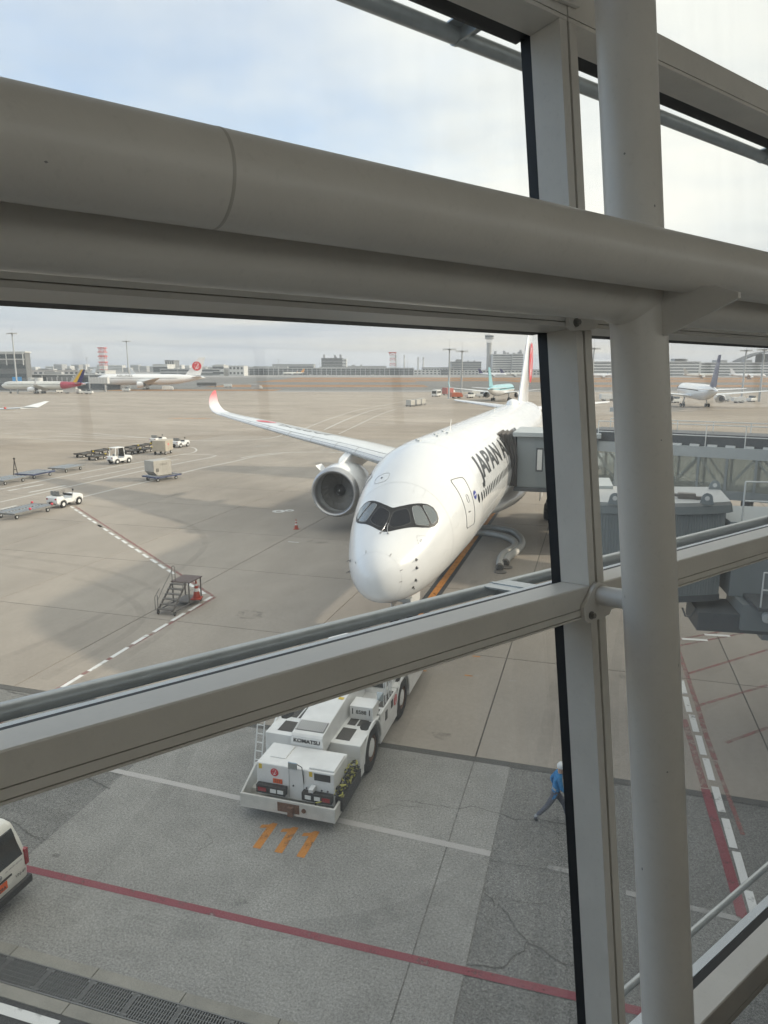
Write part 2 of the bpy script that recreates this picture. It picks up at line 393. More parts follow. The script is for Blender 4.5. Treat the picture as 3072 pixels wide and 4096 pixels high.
ground_mat('far_apron', [(0.02, (0.24, 0.235, 0.225), (0.31, 0.30, 0.29), (0.4, 2, 1))])
paint_mat('red_paint', (0.27, 0.06, 0.078), wear=0.37, top=.85)
paint_mat('red_paint_faded', (0.33, 0.13, 0.12), wear=0.46, top=.68)
paint_mat('white_paint', (0.72, 0.72, 0.70), wear=0.36)
paint_mat('white_paint_faded', (0.46, 0.45, 0.43), wear=0.42, scale=1.0, floor=.35, top=.75)
paint_mat('white_paint_line', (0.52, 0.50, 0.48), wear=0.36, scale=1.2, floor=.45, top=.85)
paint_mat('white_paint_road', (0.66, 0.65, 0.62), wear=0.38, scale=1.0, floor=.4, top=.9)
paint_mat('orange_paint', (0.52, 0.21, 0.035), wear=0.38)
paint_mat('black_paint', (0.045, 0.045, 0.045), wear=0.36)
paint_mat('tyre_rubber', (0.05, 0.048, 0.045), wear=0.45, scale=0.7, floor=.0, top=.06)
paint_mat('oil_stain', (0.06, 0.055, 0.05), wear=0.52, scale=1.3, floor=.0, top=.26)
mat('crack', (0.11, 0.107, 0.10), 0.95)
mat('crack_soft', (0.10, 0.098, 0.092), 0.95)
mat('grate_steel', (0.22, 0.22, 0.215), 0.55, 0.6, var=0.2, scale=8)
mat('pit_black', (0.02, 0.02, 0.02), 0.95)

# ------------------------------------------------------------------ ground, apron, pavements
def OF(X, Y, z=0.0):     # metres right of / ahead of the camera -> world
    return Vector((CAM.x + X * _ch - Y * _sh, CAM.y + X * _sh + Y * _ch, z))
struct(MB().quad((-14000, -14000, -0.3), (14000, -14000, -0.3), (14000, 14000, -0.3), (-14000, 14000, -0.3)).build('ground', 'dry_land'))

XE = [4.9 + 8.87 * k for k in range(-7, 7)]
YE = [-4.85, 3.2] + [3.2 + 8.9 * k for k in range(1, 11)]
xa, xb, ya, yb = XE[0], XE[-1], YE[0], YE[-1]
m = MB()
BX0, BX1, BY1 = -1500, 1200, 620
m.quad((BX0, ya, 0), (xa, ya, 0), (xa, yb, 0), (BX0, yb, 0))
m.quad((xb, ya, 0), (BX1, ya, 0), (BX1, yb, 0), (xb, yb, 0))
m.quad((BX0, yb, 0), (BX1, yb, 0), (BX1, BY1, 0), (BX0, BY1, 0))
APRON = struct(m.build('apron', 'apron_concrete'))
MB().quad((xa, ya, -0.035), (xb, ya, -0.035), (xb, yb, -0.035), (xa, yb, -0.035)).build('joint_filler', 'joint_filler', APRON)
G_ = 0.022
slab_mesh = {}
for i in range(len(XE) - 1):
    for j in range(len(YE) - 1):
        lx, ly = XE[i + 1] - XE[i] - 2 * G_, YE[j + 1] - YE[j] - 2 * G_
        key = round(ly, 2)
        loc = ((XE[i] + XE[i + 1]) / 2, (YE[j] + YE[j + 1]) / 2, 0)
        if key not in slab_mesh:
            b = MB(); b.box(-lx / 2, lx / 2, -ly / 2, ly / 2, -0.034, 0)
            slab_mesh[key] = b.build('concrete_slab', 'slab_concrete', APRON, loc=loc)
        else:
            c = slab_mesh[key].copy(); COL.objects.link(c); c.location = loc
APRON['label'] = 'pale concrete aircraft apron with slab joints and painted lines'

def wob(x0, x1, y, amp, n=60, seed=1):
    r = random.Random(seed); ph = [r.random() * 6 for _ in range(3)]
    out = []
    for i in range(n + 1):
        x = x0 + (x1 - x0) * i / n
        out.append((x, y + amp * (0.6 * math.sin(x / 130 + ph[0]) + 0.4 * math.sin(x / 47 + ph[1]))))
    return out
def band(name, x0, x1, y0, y1, z, m, amp=4, seed=1):
    a = wob(x0, x1, y0, amp, seed=seed); b_ = wob(x0, x1, y1, amp, seed=seed + 5)
    v = [OF(x, y, z) for x, y in a] + [OF(x, y, z) for x, y in b_]; n = len(a)
    mb = MB(); mb.add(v, [(i, i + 1, n + i + 1, n + i) for i in range(n - 1)])
    return struct(mb.build(name, m))
band('far_apron', -3000, 3000, 380, 2600, 0.02, 'far_apron', 0, 3)
band('taxiway', -3000, 3000, 402, 1040, 0.05, 'taxi_asphalt', 5, 4)
band('grass_strip', -3000, 3000, 478, 548, 0.09, 'dry_grass', 6, 8)
band('grass_strip', -3000, 3000, 655, 1010, 0.09, 'dry_grass', 10, 12)
band('taxiway_link', -420, -120, 470, 1020, 0.12, 'taxi_asphalt', 8, 20)
band('taxiway_link', 30, 120, 470, 720, 0.12, 'taxi_asphalt', 8, 22)
band('taxiway_strip', -3000, 3000, 800, 835, 0.13, 'taxi_asphalt', 6, 24)
band('grass_strip', -155, -60, 395, 425, 0.10, 'dry_grass', 4, 31)

# near paving: dark asphalt, one pale lane, drain channel, service road
ASPH = struct(MB().quad((-140, -14.97, -0.012), (90, -14.97, -0.012), (90, -4.85, -0.012), (-140, -4.85, -0.012)).build('asphalt_pavement', 'asphalt'))
LANE = MB()
LANE.box(-5.05, 4.885, -14.96, -4.86, -0.05, 0.0)
lane = struct(LANE.build('lane_pavement', 'lane_paving'))
MB().box(4.915, 6.0, -14.96, -4.86, -0.05, 0.0).build('paving_strip', 'lane_paving', lane)
struct(MB().quad((-140, -60, -0.012), (90, -60, -0.012), (90, -16.06, -0.012), (-140, -16.06, -0.012)).build('service_road', 'asphalt_dark'))
DR = thing('drain_channel', 'long steel grated drain between two rows of concrete kerb stones', 'drain', (0, -15.5, 0))
b = MB(); b.box(-30, 20, -0.30, 0.30, -0.32, -0.30); b.box(-30, 20, -0.30, -0.275, -0.3, -0.02); b.box(-30, 20, 0.275, 0.30, -0.3, -0.02)
b.build('channel', 'pit_black', DR)
for yy in (-0.288, 0.264):
    MB().box(-30, 20, yy, yy + 0.024, -0.02, 0.006).build('edge_rail', 'grate_steel', DR)
kb = None
for x in range(-13, 9):
    for yy in (-0.55, 0.29):
        if kb is None:
            kb = MB().box(0.008, 1.992, 0, 0.255, -0.2, 0.0).build('kerb_stone', 'kerb_concrete', DR, bevel=0.008)
            kb.location = (x * 2 + 0.9, yy, 0)
        else:
            c = kb.copy(); COL.objects.link(c); c.location = (x * 2 + 0.9, yy, 0)
g = MB()
for i in range(17): g.box(0.022 + i * 0.0575, 0.043 + i * 0.0575, -0.26, 0.26, -0.035, 0.0)
for yy in (-0.2, -0.1, 0.0, 0.1, 0.2): g.box(0.0, 0.99, yy - 0.005, yy + 0.005, -0.03, -0.004)
g.box(0.0, 0.014, -0.262, 0.262, -0.04, 0.003); g.box(0.976, 0.99, -0.262, 0.262, -0.04, 0.003)
for xx in (0.05, 0.9):
    for yy in (-0.235, 0.2): g.box(xx, xx + 0.05, yy, yy + 0.04, -0.02, 0.006)
g0 = g.build('grate_panel', 'grate_steel', DR); g0.location = (-14, 0, 0)
for i in range(1, 22):
    c = g0.copy(); COL.objects.link(c); c.location = (-14 + i, 0, 0)

# ------------------------------------------------------------------ painted marks and cracks
def ribbon(name, pts, wd, m, z=0.006, parent=APRON):
    pts = [Vector((p[0], p[1], 0)) for p in pts]; L, R = [], []
    for i, p in enumerate(pts):
        a = pts[max(0, i - 1)]; c = pts[min(len(pts) - 1, i + 1)]; d = (c - a).normalized(); n = Vector((-d.y, d.x, 0))
        ww = (wd[i] if isinstance(wd, list) else wd) / 2
        L.append((p.x + n.x * ww, p.y + n.y * ww, z)); R.append((p.x - n.x * ww, p.y - n.y * ww, z))
    n = len(pts); b = MB(); b.add(L + R, [(n + i, n + i + 1, i + 1, i) for i in range(n - 1)])
    return b.build(name, m, parent)
def pix(pts, o, k): return [at(o[0] + x * k, o[1] + y * k) for x, y in pts]
def dash(name, c, ang, ln, wd, m, z=0.007, parent=APRON):
    d = Vector((math.cos(ang), math.sin(ang), 0))
    return ribbon(name, [c - d * ln / 2, c + d * ln / 2], wd, m, z, parent)
def smooth(pts, n=6):
    out = []
    for i in range(len(pts) - 1):
        p0, p1, p2, p3 = pts[max(0, i - 1)], pts[i], pts[i + 1], pts[min(len(pts) - 1, i + 2)]
        for k in range(n):
            t = k / n
            out.append(0.5 * ((2 * p1) + (p2 - p0) * t + (2 * p0 - 5 * p1 + 4 * p2 - p3) * t * t + (3 * p1 - p0 - 3 * p2 + p3) * t ** 3))
    return out + [pts[-1]]
def along(pts, step, ln):
    acc = 0.0; out = []; nxt = 0.0
    for a, c in zip(pts, pts[1:]):
        d = (c - a).length
        while nxt <= acc + d:
            t = (nxt - acc) / d; out.append((a + (c - a) * t, math.atan2(c.y - a.y, c.x - a.x))); nxt += step
        acc += d
    return out

ribbon('red_line', [(-40, -13.0), (-10, -13.0), (3, -12.95), (14, -12.85)], 0.2, 'red_paint', parent=ASPH)
ribbon('white_line', [(-16, -8.25), (-5.2, -8.72), (6.0, -9.25)], 0.21, 'white_paint_line', parent=ASPH)
ribbon('white_line', [(7.4, -9.32), (8.1, -9.36)], 0.16, 'white_paint_faded', parent=ASPH)
ribbon('white_line', [(9.2, -9.7), (11.6, -9.85)], 0.17, 'white_paint_faded', parent=ASPH)
ribbon('white_dash', [(-5.0, -16.27), (-1.0, -16.27)], 0.2, 'white_paint', parent=ASPH)
# stand number
for c in (0.3, 0.9, 1.5):
    b = MB(); z = 0.006
    b.add([(c - 0.12, -10.72, z), (c + 0.09, -10.72, z), (c + 0.09, -9.66, z), (c - 0.05, -9.66, z), (c - 0.12, -9.76, z), (c - 0.3, -9.82, z), (c - 0.3, -9.96, z), (c - 0.12, -9.9, z)],
          [(0, 1, 2, 7), (2, 3, 4, 7), (4, 5, 6, 7)])
    b.build('stand_number', 'orange_paint', lane)
# centreline
ribbon('centreline_border', [(0.08, 0.5), (0.08, 75)], 0.85, 'black_paint', 0.005)
ribbon('centreline', [(0.08, 0.3), (0.08, 75)], 0.36, 'orange_paint', 0.009)
for p in ((1905, 2626), (1875, 2703), (1690, 2683)): dash('orange_mark', at(*p), 0, 0.32, 0.1, 'orange_paint')
dash('white_mark', at(1905, 2703), 0, 0.25, 0.05, 'white_paint_faded'); dash('white_mark', at(2050, 2723), 0.1, 0.3, 0.05, 'white_paint_faded')
# left stand limit: red line with white dashes
ribbon('red_line', [at(300, 2025), at(560, 2192), at(720, 2297), (-10.95, 6.97)], 0.17, 'red_paint_faded')
ribbon('red_line', [(-10.95, 7.05), (-11.08, -5.2)], 0.18, 'red_paint_faded')
ribbon('red_line', [(-11.08, -5.2), (-11.15, -12.9)], 0.18, 'red_paint_faded', parent=ASPH)
for x, y in ((480, 1035), (650, 933), (795, 845), (930, 760), (1065, 683), (1182, 610), (1293, 545)):
    dash('white_dash', at(x * .603, 2100 + y * .603), PI / 2 + 0.02, 1.15, 0.19, 'white_paint')
dash('white_dash', at(1380 * .603, 2100 + 490 * .603), PI / 2, 0.7, 0.19, 'white_paint')
la = math.atan2(*(lambda d: (d.y, d.x))(at(300, 2025) - Vector((-10.95, 6.97, 0))))
for x, y in ((1332, 440), (1260, 395), (1133, 311), (1073, 275), (1020, 239), (966, 205), (916, 171), (868, 142), (825, 112), (780, 84), (740, 58), (700, 31), (662, 6)):
    dash('white_dash', at(x * .603, 2100 + y * .603), la, 1.1, 0.2, 'white_paint')
for x, y in ((603, 685), (570, 662), (540, 643), (510, 623), (485, 605), (460, 590), (435, 572)):
    dash('white_dash', at(x * .663, 1650 + y * .663), la, 1.1, 0.2, 'white_paint')
# right stand limit
o5, k5 = (2200, 2200), .8574
for x, y in ((620, 640), (641, 720), (671, 808), (704, 910), (740, 1022), (785, 1162), (836, 1320), (890, 1485), (950, 1680)):
    p = at(o5[0] + x * k5, o5[1] + y * k5); dash('white_dash', p, PI / 2, 1.25, 0.2, 'white_paint', parent=ASPH if p.y < -4.9 else APRON)
ribbon('red_line', pix([(600, 470), (640, 585), (690, 735), (730, 870), (770, 980)], o5, k5), 0.17, 'red_paint_faded')
ribbon('red_line', pix([(770, 985), (840, 1170), (900, 1330)], o5, k5), 0.12, 'red_paint_faded', parent=ASPH)
ribbon('red_line', pix([(625, 790), (660, 900), (700, 1040), (722, 1110)], o5, k5), 0.2, 'red_paint_faded')
ribbon('red_line', pix([(724, 1115), (760, 1235), (800, 1370), (850, 1540), (900, 1720)], o5, k5), 0.24, 'red_paint', parent=ASPH)
for q in ([(640, 578), (1017, 465)], [(695, 725), (1017, 630)], [(820, 900), (1017, 828)], [(560, 425), (1017, 340)], [(560, 455), (1017, 366)]):
    ribbon('red_line', pix(q, o5, k5), 0.14, 'red_paint_faded')
for x, y in ((675, 418), (780, 398), (895, 376), (990, 358)):
    dash('white_dash', at(o5[0] + x * k5, o5[1] + y * k5), 0.12, 1.1, 0.22, 'white_paint')
# service roads beyond the wing and on the left
o4, k4 = (0, 1650), .663
for q, wd in (([(360, 128), (700, 145), (1150, 165)], .25), ([(120, 153), (500, 173), (900, 190)], .25), ([(290, 141), (900, 166)], .18),
              ([(0, 463), (300, 402), (640, 335), (900, 290), (1080, 255), (1160, 243), (1186, 228), (1170, 213), (1130, 208)], .22),
              ([(0, 541), (450, 440), (870, 350), (1100, 303), (1305, 260), (1090, 254)], .22), ([(490, 400), (870, 325), (1080, 280)], .18),
              ([(1095, 366), (1240, 330), (1400, 298), (1530, 268), (1700, 247)], .22), ([(490, 512), (700, 460), (860, 424), (1090, 368)], .2),
              ([(50, 472), (260, 434)], .35), ([(175, 482), (395, 441)], .35), ([(0, 585), (100, 562)], .3), ([(25, 128), (75, 128)], .4), ([(105, 132), (155, 131)], .4)):
    ribbon('white_line', smooth(pix(q, o4, k4), 3) if len(q) > 2 else pix(q, o4, k4), wd, 'white_paint_road')
oz, kz = (800, 1500), .5425
for q, st in (([(730, 466), (800, 383), (950, 325), (1150, 262), (1300, 232), (1530, 190), (1750, 148)], 1.8), ([(1030, 430), (1180, 360), (1330, 290), (1450, 250)], 1.8)):
    for p, a in along(smooth(pix(q[1:] if q[0][0] == 730 else q, oz, kz)), 2.3, 1): dash('white_dash', p, a, 1.25, 0.26, 'white_paint')
for q in ([(915, 405), (1100, 320), (1290, 255), (1450, 235), (1700, 210)], [(-800, 430), (-300, 470), (0, 485), (300, 480), (520, 465), (630, 435), (800, 385)], [(300, 612), (370, 600), (560, 575), (850, 568), (1080, 572)]):
    ribbon('white_line', smooth(pix(q, oz, kz)), 0.26, 'white_paint_road')
for x, y in ((1050, 385), (460, 525), (950, 550), (1040, 545)):
    dash('white_arrow', at(oz[0] + x * kz, oz[1] + y * kz), 0.9, 2.6, 0.5, 'white_paint_faded')
for x, y, rr in ((580, 1005, .55), (660, 999, .4)):
    c = at(oz[0] + x * kz, oz[1] + y * kz); b = MB()
    b.loft([[(c.x + r_ * math.cos(2 * PI * i / 20), c.y + r_ * math.sin(2 * PI * i / 20), 0.006) for i in range(20)] for r_ in (rr, rr * 0.45)], 0, (False, False))
    b.build('hydrant_ring', 'white_paint', APRON)
dash('white_mark', at(800 + 688 * kz, 1500 + 1232 * kz), 0, 0.8, 0.1, 'white_paint')
for x0 in range(6):
    dash('orange_hatch', at(700 + x0 * 24, 1673 + (x0 % 2)), 0.7, 3.4, 0.7, 'orange_paint')

def crack(pts, wd, parent, m='crack'):
    r = random.Random(len(pts) + int(pts[0][0])); P = [at(*p) for p in pts]; out = []
    for a, c in zip(P, P[1:]):
        n = max(2, int((c - a).length / 0.12))
        for i in range(n):
            q = a + (c - a) * (i / n); out.append(q + Vector((r.uniform(-.03, .03), r.uniform(-.03, .03), 0)))
    out.append(P[-1])
    return ribbon('crack', out, [wd * r.uniform(0.25, 1.0) for _ in out], m, 0.0035, parent)
def Z4(l): return [(1600 + x * .7217, 2500 + y * .7217) for x, y in l]
crack(Z4([(0, 968), (330, 1020), (400, 1005), (540, 1040), (640, 1080), (780, 1075), (930, 1110)]), .03, lane)
crack(Z4([(500, 1303), (740, 1345), (940, 1370)]), .025, ASPH)
crack(Z4([(470, 1485), (525, 1540), (600, 1600), (640, 1680), (705, 1755), (690, 1810), (620, 1830), (575, 1900), (390, 1885)]), .04, ASPH)
crack(Z4([(705, 1755), (780, 1790), (840, 1840), (910, 1880), (975, 1885)]), .04, ASPH)
crack(Z4([(510, 1505), (680, 1540), (820, 1545)]), .02, ASPH)
crack([(100, 3330), (180, 3358), (215, 3355)], .04, ASPH); crack([(0, 3270), (60, 3290), (110, 3330)], .03, ASPH)
crack([(300, 3090), (370, 3120), (440, 3155)], .04, ASPH)
crack([(30, 2765), (90, 2778), (180, 2800)], .06, ASPH)
crack([(830, 3330), (850, 3365), (790, 3410)], .015, lane, 'crack_soft')
crack([(1440, 3255), (1560, 3220), (1690, 3230)], .02, lane, 'crack_soft')
crack([(1250, 3000), (1290, 3060), (1400, 3100)], .012, lane, 'crack_soft')
for q in ([(-40, 9.5), (-22, 8.2), (-13, 3.5), (-12.2, -4)], [(-40, 11.2), (-21, 9.9), (-11.6, 4.2), (-10.6, -4)], [(2.2, -4.7), (2.0, 4), (1.8, 14)], [(-.9, -4.7), (-1.0, 4), (-1.1, 14)], [(6.9, -4.7), (7.2, 4), (9, 18), (14, 36)], [(9.0, -4.7), (9.3, 4), (11, 18), (16, 36)], [(-60, 30), (-30, 26), (-18, 18), (-15, 4), (-15.5, -4)]):
    ribbon('tyre_mark', smooth([Vector((x, y, 0)) for x, y in q], 8), .42, 'tyre_rubber', .0025)
for q in ([(7.2, -5.2), (7.4, -9), (7.6, -14.5)], [(9.0, -5.2), (9.3, -9), (9.6, -14.5)], [(-1.4, -13.8), (1.5, -13.2), (4.6, -11.5), (7, -8)], [(-4.5, -5.5), (-3.4, -9), (-3.0, -14)], [(-20, -10.6), (-9, -10.9), (-5.2, -11.1)]):
    ribbon('tyre_mark', smooth([Vector((x, y, 0)) for x, y in q], 8), .5, 'tyre_rubber', .0022, lane)
_sr = random.Random(5)
for k in range(22):
    x, y = _sr.uniform(-30, 16), _sr.uniform(-14, 45); r0 = _sr.uniform(.08, .4) * (1 if y < 0 else 2.2); n = 14
    b = MB(); b.add([(x, y, .0028)] + [(x + r0 * _sr.uniform(.6, 1.1) * math.cos(2 * PI * i / n) * 1.3, y + r0 * _sr.uniform(.6, 1.1) * math.sin(2 * PI * i / n), .0028) for i in range(n)], [(0, 1 + i, 1 + (i + 1) % n) for i in range(n)])
    b.build('oil_stain', 'oil_stain', APRON)
ribbon('tar_strip', [(-60, -5.02), (-8, -5.0), (6, -4.98), (40, -5.0)], 0.3, 'crack_soft', 0.002, ASPH)

# ------------------------------------------------------------------ the window wall the camera looks through
def toW(v): return Vector((v[0] * _ch - v[1] * _sh, v[0] * _sh + v[1] * _ch, v[2]))
FS = toW((0.79315192, 0.60896495, -0.00846958)); FT = toW((-0.08347512, 0.08508875, 0.99287049)); FN = toW((-0.60550141, 0.78699474, -0.11835249))
DG = 1.30
def FP(s, t, n): return CAM + FS * s + FT * t + FN * (n + DG)
WW = thing('window_wall', 'leaning window wall of white aluminium frames with large glass panes', 'window', tuple(FP(1.6, -6.0, -0.1)))
WO = Vector(WW.location)
def fbox(b, s0, s1, t0, t1, n0, n1, m=0):
    P = [FP(s, t, n) - WO for t in (t0, t1) for s, n in ((s0, n0), (s1, n0), (s1, n1), (s0, n1))]
    return b.hexa(P, m)
def fprism(b, poly, ax, a0, a1, m=0):
    if ax == 's': fn = lambda p, q, h: FP(h, p, q) - WO       # poly in (t, n)
    elif ax == 't': fn = lambda p, q, h: FP(p, h, q) - WO     # poly in (s, n)
    else: fn = lambda p, q, h: FP(p, q, h) - WO               # poly in (s, t)
    return b.prism(poly, fn, a0, a1, m)
NF = -0.096
MU = [1.585 + 1.85 * k for k in range(-2, 3)]
MW = 0.067
TR = [(-4.2, -4.085), (-2.165, -2.05), (-0.5175, -0.4325), (0.2665, 0.355), (1.0325, 1.1205), (2.2, 2.3)]
for lo, hi in TR:
    for k in range(len(MU) - 1):
        s0, s1 = MU[k] + MW / 2 + 0.002, MU[k + 1] + MW / 2 - 0.002
        b = MB()
        if hi < 0: g1, g2 = lo + 0.026, lo + 0.0065
        else: g1, g2 = lo + 0.0115, None
        poly = [(hi, 0.0), (hi, NF + 0.004), (hi - 0.003, NF), (g1 + 0.0013, NF), (g1 + 0.0013, NF + 0.006), (g1 - 0.0013, NF + 0.006), (g1 - 0.0013, NF)]
        if g2: poly += [(g2 + 0.0013, NF), (g2 + 0.0013, NF + 0.006), (g2 - 0.0013, NF + 0.006), (g2 - 0.0013, NF)]
        poly += [(lo, NF), (lo, 0.0)]
        fprism(b, poly, 's', s0, s1)
        b.build('transom', 'frame_paint', WW, fix=True)
segs = [(TR[i][1] + 0.001, TR[i + 1][0] - 0.001) for i in range(len(TR) - 1)]
for s in MU:
    for lo, hi in segs:
        b = MB(); c1, c2 = s + MW * 0.42, s + MW * 0.56
        poly = [(s, 0.0), (s, NF), (c1, NF), (c1, NF + 0.014), (c2, NF + 0.014), (c2, NF), (s + MW, NF), (s + MW, 0.0)]
        fprism(b, poly, 't', lo, hi); b.build('mullion', 'frame_paint', WW, fix=True)
for k in range(len(MU) - 1):
    s0, s1 = MU[k] + MW, MU[k + 1]
    for lo, hi in segs:
        b = MB()
        fbox(b, s0 - 0.02, s0 - 0.0005, lo - 0.02, hi + 0.02, 0.001, 0.034); fbox(b, s1 + 0.0005, s1 + 0.02, lo - 0.02, hi + 0.02, 0.001, 0.034)
        fbox(b, s0 - 0.0005, s1 + 0.0005, lo - 0.03, lo - 0.0075, 0.001, 0.034); fbox(b, s0 - 0.0005, s1 + 0.0005, hi + 0.002, hi + 0.03, 0.001, 0.05)
        b.build('gasket', 'gasket', WW)
        b = MB(); fbox(b, s0 - 0.018, s1 + 0.018, lo - 0.028, hi + 0.028, 0.0345, 0.0405); b.build('glass_pane', 'window_glass_dusty' if (hi < 0 or k >= 2) and hi < .5 else 'window_glass', WW)
for lo, hi in TR:
    b = MB(); fbox(b, MU[0] - 0.5, MU[-1] + 0.5, lo + 0.035, hi - 0.0135, 0.042, 0.075); b.build('pressure_cap', 'cap_white', WW)
for s in MU:
    for lo, hi in segs:
        b = MB(); fbox(b, s + 0.047, s + MW + 0.0, lo - 0.012, hi + 0.032, 0.042, 0.070); b.build('pressure_cap', 'cap_white', WW)
# outside rails on brackets
for t, r in ((1.142, 0.0232), (-0.4798, 0.0191), (-2.176, 0.0140)):
    MB().cyl(FP(-3, t, 0.25) - WO, FP(5.5, t, 0.25) - WO, r, n=20).build('outer_rail', 'galvanised', WW, smooth=40)
    for s in MU:
        b = MB(); c = s - 0.02
        fbox(b, c - 0.004, c + 0.004, t - 0.02, t + 0.02, 0.072, 0.245); fbox(b, c - 0.05, c + 0.06, t + 0.012, t + 0.017, 0.09, 0.245)
        b.cyl(FP(c - 0.006, t, 0.25) - WO, FP(c + 0.006, t, 0.25) - WO, r * 1.12, n=20)
        b.build('rail_bracket', 'galvanised', WW)

# ------------------------------------------------------------------ the steel frame inside
def steel_column(s, label, detail):
    R = thing('steel_column', label, 'column', tuple(FP(s, -6, -0.26)))
    o = Vector(R.location); q = lambda *a: FP(*a) - o
    MB().cyl(q(s, -6, -0.26), q(s, 2.6, -0.26), 0.0685, n=48).build('tube', 'pipe_paint', R, smooth=40)
    # bracket plate that carries the inner pipe
    b = MB(); poly = [(0.32, -0.31), (0.215, -0.318), (0.208, -0.337), (0.262, -0.512), (0.275, -0.512), (0.30, -0.46), (0.32, -0.34)]
    b.loft([[q(s - 0.006, t, n) for t, n in poly], [q(s + 0.006, t, n) for t, n in poly]]); b.build('gusset', 'pipe_paint', R, fix=True, bevel=0.001)
    for t in (-0.475, 0.31, 1.12, -2.1):
        br = MB(); br.cyl(q(s - 0.002, t + 0.012, -0.2), q(s - 0.002, t + 0.012, NF - 0.014), 0.027, n=24)
        br.cyl(q(s - 0.002, t + 0.012, -0.222), q(s - 0.002, t + 0.012, -0.196), 0.034, n=24)
        bo = br.build('bracket_arm', 'pipe_paint', R, smooth=40)
        pl = MB(); pp = [(s - 0.075, t - 0.045), (s - 0.06, t - 0.056), (s + 0.035, t - 0.05), (s + 0.05, t - 0.03), (s + 0.03, t + 0.035), (s - 0.005, t + 0.05), (s - 0.02, t + 0.048), (s - 0.078, t - 0.008)]
        pl.loft([[q(a, c, NF - 0.014) for a, c in pp], [q(a, c, NF - 0.001) for a, c in pp]])
        pl.build('bracket_plate', 'pipe_paint', bo, fix=True, bevel=0.002)
        bt = MB(); bt.cyl(q(s - 0.048, t - 0.035, NF - 0.014), q(s - 0.048, t - 0.035, NF - 0.017), 0.011, n=20)
        bt.cyl(q(s - 0.048, t - 0.035, NF - 0.017), q(s - 0.048, t - 0.035, NF - 0.026), 0.0075, n=6); bt.build('bolt', 'steel_bolt', bo)
    return R
steel_column(1.618, 'thick white steel tube column standing just inside the window wall', 'a')
BM = thing('steel_beam', 'white horizontal steel tube joined to the column below the inner pipe', 'beam', tuple(FP(1.6, 0.321, -0.26)))
o = Vector(BM.location)
MB().cyl(FP(-4.5, 0.321, -0.26) - o, FP(6.5, 0.321, -0.26) - o, 0.0685, n=48).build('tube', 'pipe_paint', BM, smooth=40)
b = MB(); b.rev([(-0.10, 0.0687), (-0.085, 0.0725), (-0.07, 0.0765), (0.07, 0.0765), (0.085, 0.0725), (0.1, 0.0687)], FP(1.618, 0.321, -0.26) - o, FS, 48)
b.build('weld_collar', 'pipe_paint', BM, smooth=60)
PB = thing('inner_pipe', 'fat white steel pipe running across the view in front of the column', 'pipe', tuple(FP(1.6, 0.36, -0.3975)))
o = Vector(PB.location)
MB().cyl(FP(-4.5, 0.36, -0.3975) - o, FP(6.5, 0.36, -0.3975) - o, 0.0629, n=64).build('tube', 'pipe_paint', PB, smooth=40)
sj = 0.442
b = MB(); b.rev([(-0.0025, 0.0629), (-0.001, 0.06325), (0.001, 0.06325), (0.0025, 0.0629)], FP(sj, 0.36, -0.3975) - o, FS, 64); b.build('weld_seam', 'seam_paint', PB, smooth=60)

# chips, drips and specks on the paint of the nearest tubes
_cr = random.Random(9)
for k in range(9):
    a = rad(_cr.uniform(150, 330)); t = _cr.uniform(-2.2, 1.3); s_c = 1.618
    ax = FS * (math.cos(a) * .0688) + FN * (math.sin(a) * .0688); base = FP(s_c, t, -.26) + ax; up_ = FT * _cr.uniform(.002, .007); sd_ = ax.cross(FT).normalized() * _cr.uniform(.0012, .003)
    oc = bpy.data.objects['steel_column']; l0 = Vector(oc.location)
    b = MB(); b.add([base - l0 - sd_, base - l0 - up_, base - l0 + sd_, base - l0 + up_], [(0, 1, 2, 3)]); b.build('paint_chip', 'steel_bolt', oc)
for k in range(1):
    a = rad(_cr.uniform(130, 225)); s_c = _cr.uniform(.1, 2.3); ax = FT * (math.sin(a) * .0632) + FN * (math.cos(a) * .0632); base = FP(s_c, .36, -.3975) + ax
    l0 = Vector(PB.location); sd_ = FS * _cr.uniform(.0015, .004); up_ = ax.cross(FS).normalized() * _cr.uniform(.001, .002)
    b = MB(); b.add([base - l0 - sd_, base - l0 - up_, base - l0 + sd_, base - l0 + up_], [(0, 1, 2, 3)]); b.build('paint_chip', 'steel_bolt', PB)

# the corridor around the camera, stretched far out of view to shade the foreground
def room(name, s0, s1, t0, t1, n0, n1, m):
    b = MB(); P = [FP(s, t, n) for t in (t0, t1) for s, n in ((s0, n0), (s1, n0), (s1, n1), (s0, n1))]
    b.hexa(P); return struct(b.build(name, m, fix=True))
room('floor', -12, 62, -1.75, -1.55, -6.0, -0.82, 'room_floor')
room('ceiling', -12, 62, 2.305, 2.5, -6.0, 0.3, 'room_ceiling')
room('wall', -12, 62, -12, 0.2, -6.2, -6.001, 'room_wall')
BW = thing('added_rear_glazing', 'unseen glazing added behind the camera to brighten the corridor', 'window', tuple(FP(0, 0.7, -6.1)))  # unseen rear glazing, added to let more daylight onto the frames
ob_ = Vector(BW.location); BW['kind'] = 'structure'; del BW['label']; del BW['category']
for k in range(38):
    s_ = -12 + 2 * k; b = MB(); b.hexa([FP(s, t, n) - ob_ for t in (0.2, 2.3) for s, n in ((s_ - .04, -6.16), (s_ + .04, -6.16), (s_ + .04, -6.05), (s_ - .04, -6.05))]); b.build('mullion', 'frame_paint', BW, fix=True)
    if k < 37:
        b = MB(); b.hexa([FP(s, t, n) - ob_ for t in (0.21, 2.29) for s, n in ((s_ + .045, -6.12), (s_ + 1.955, -6.12), (s_ + 1.955, -6.11), (s_ + .045, -6.11))]); b.build('glass_pane', 'window_glass', BW, fix=True)
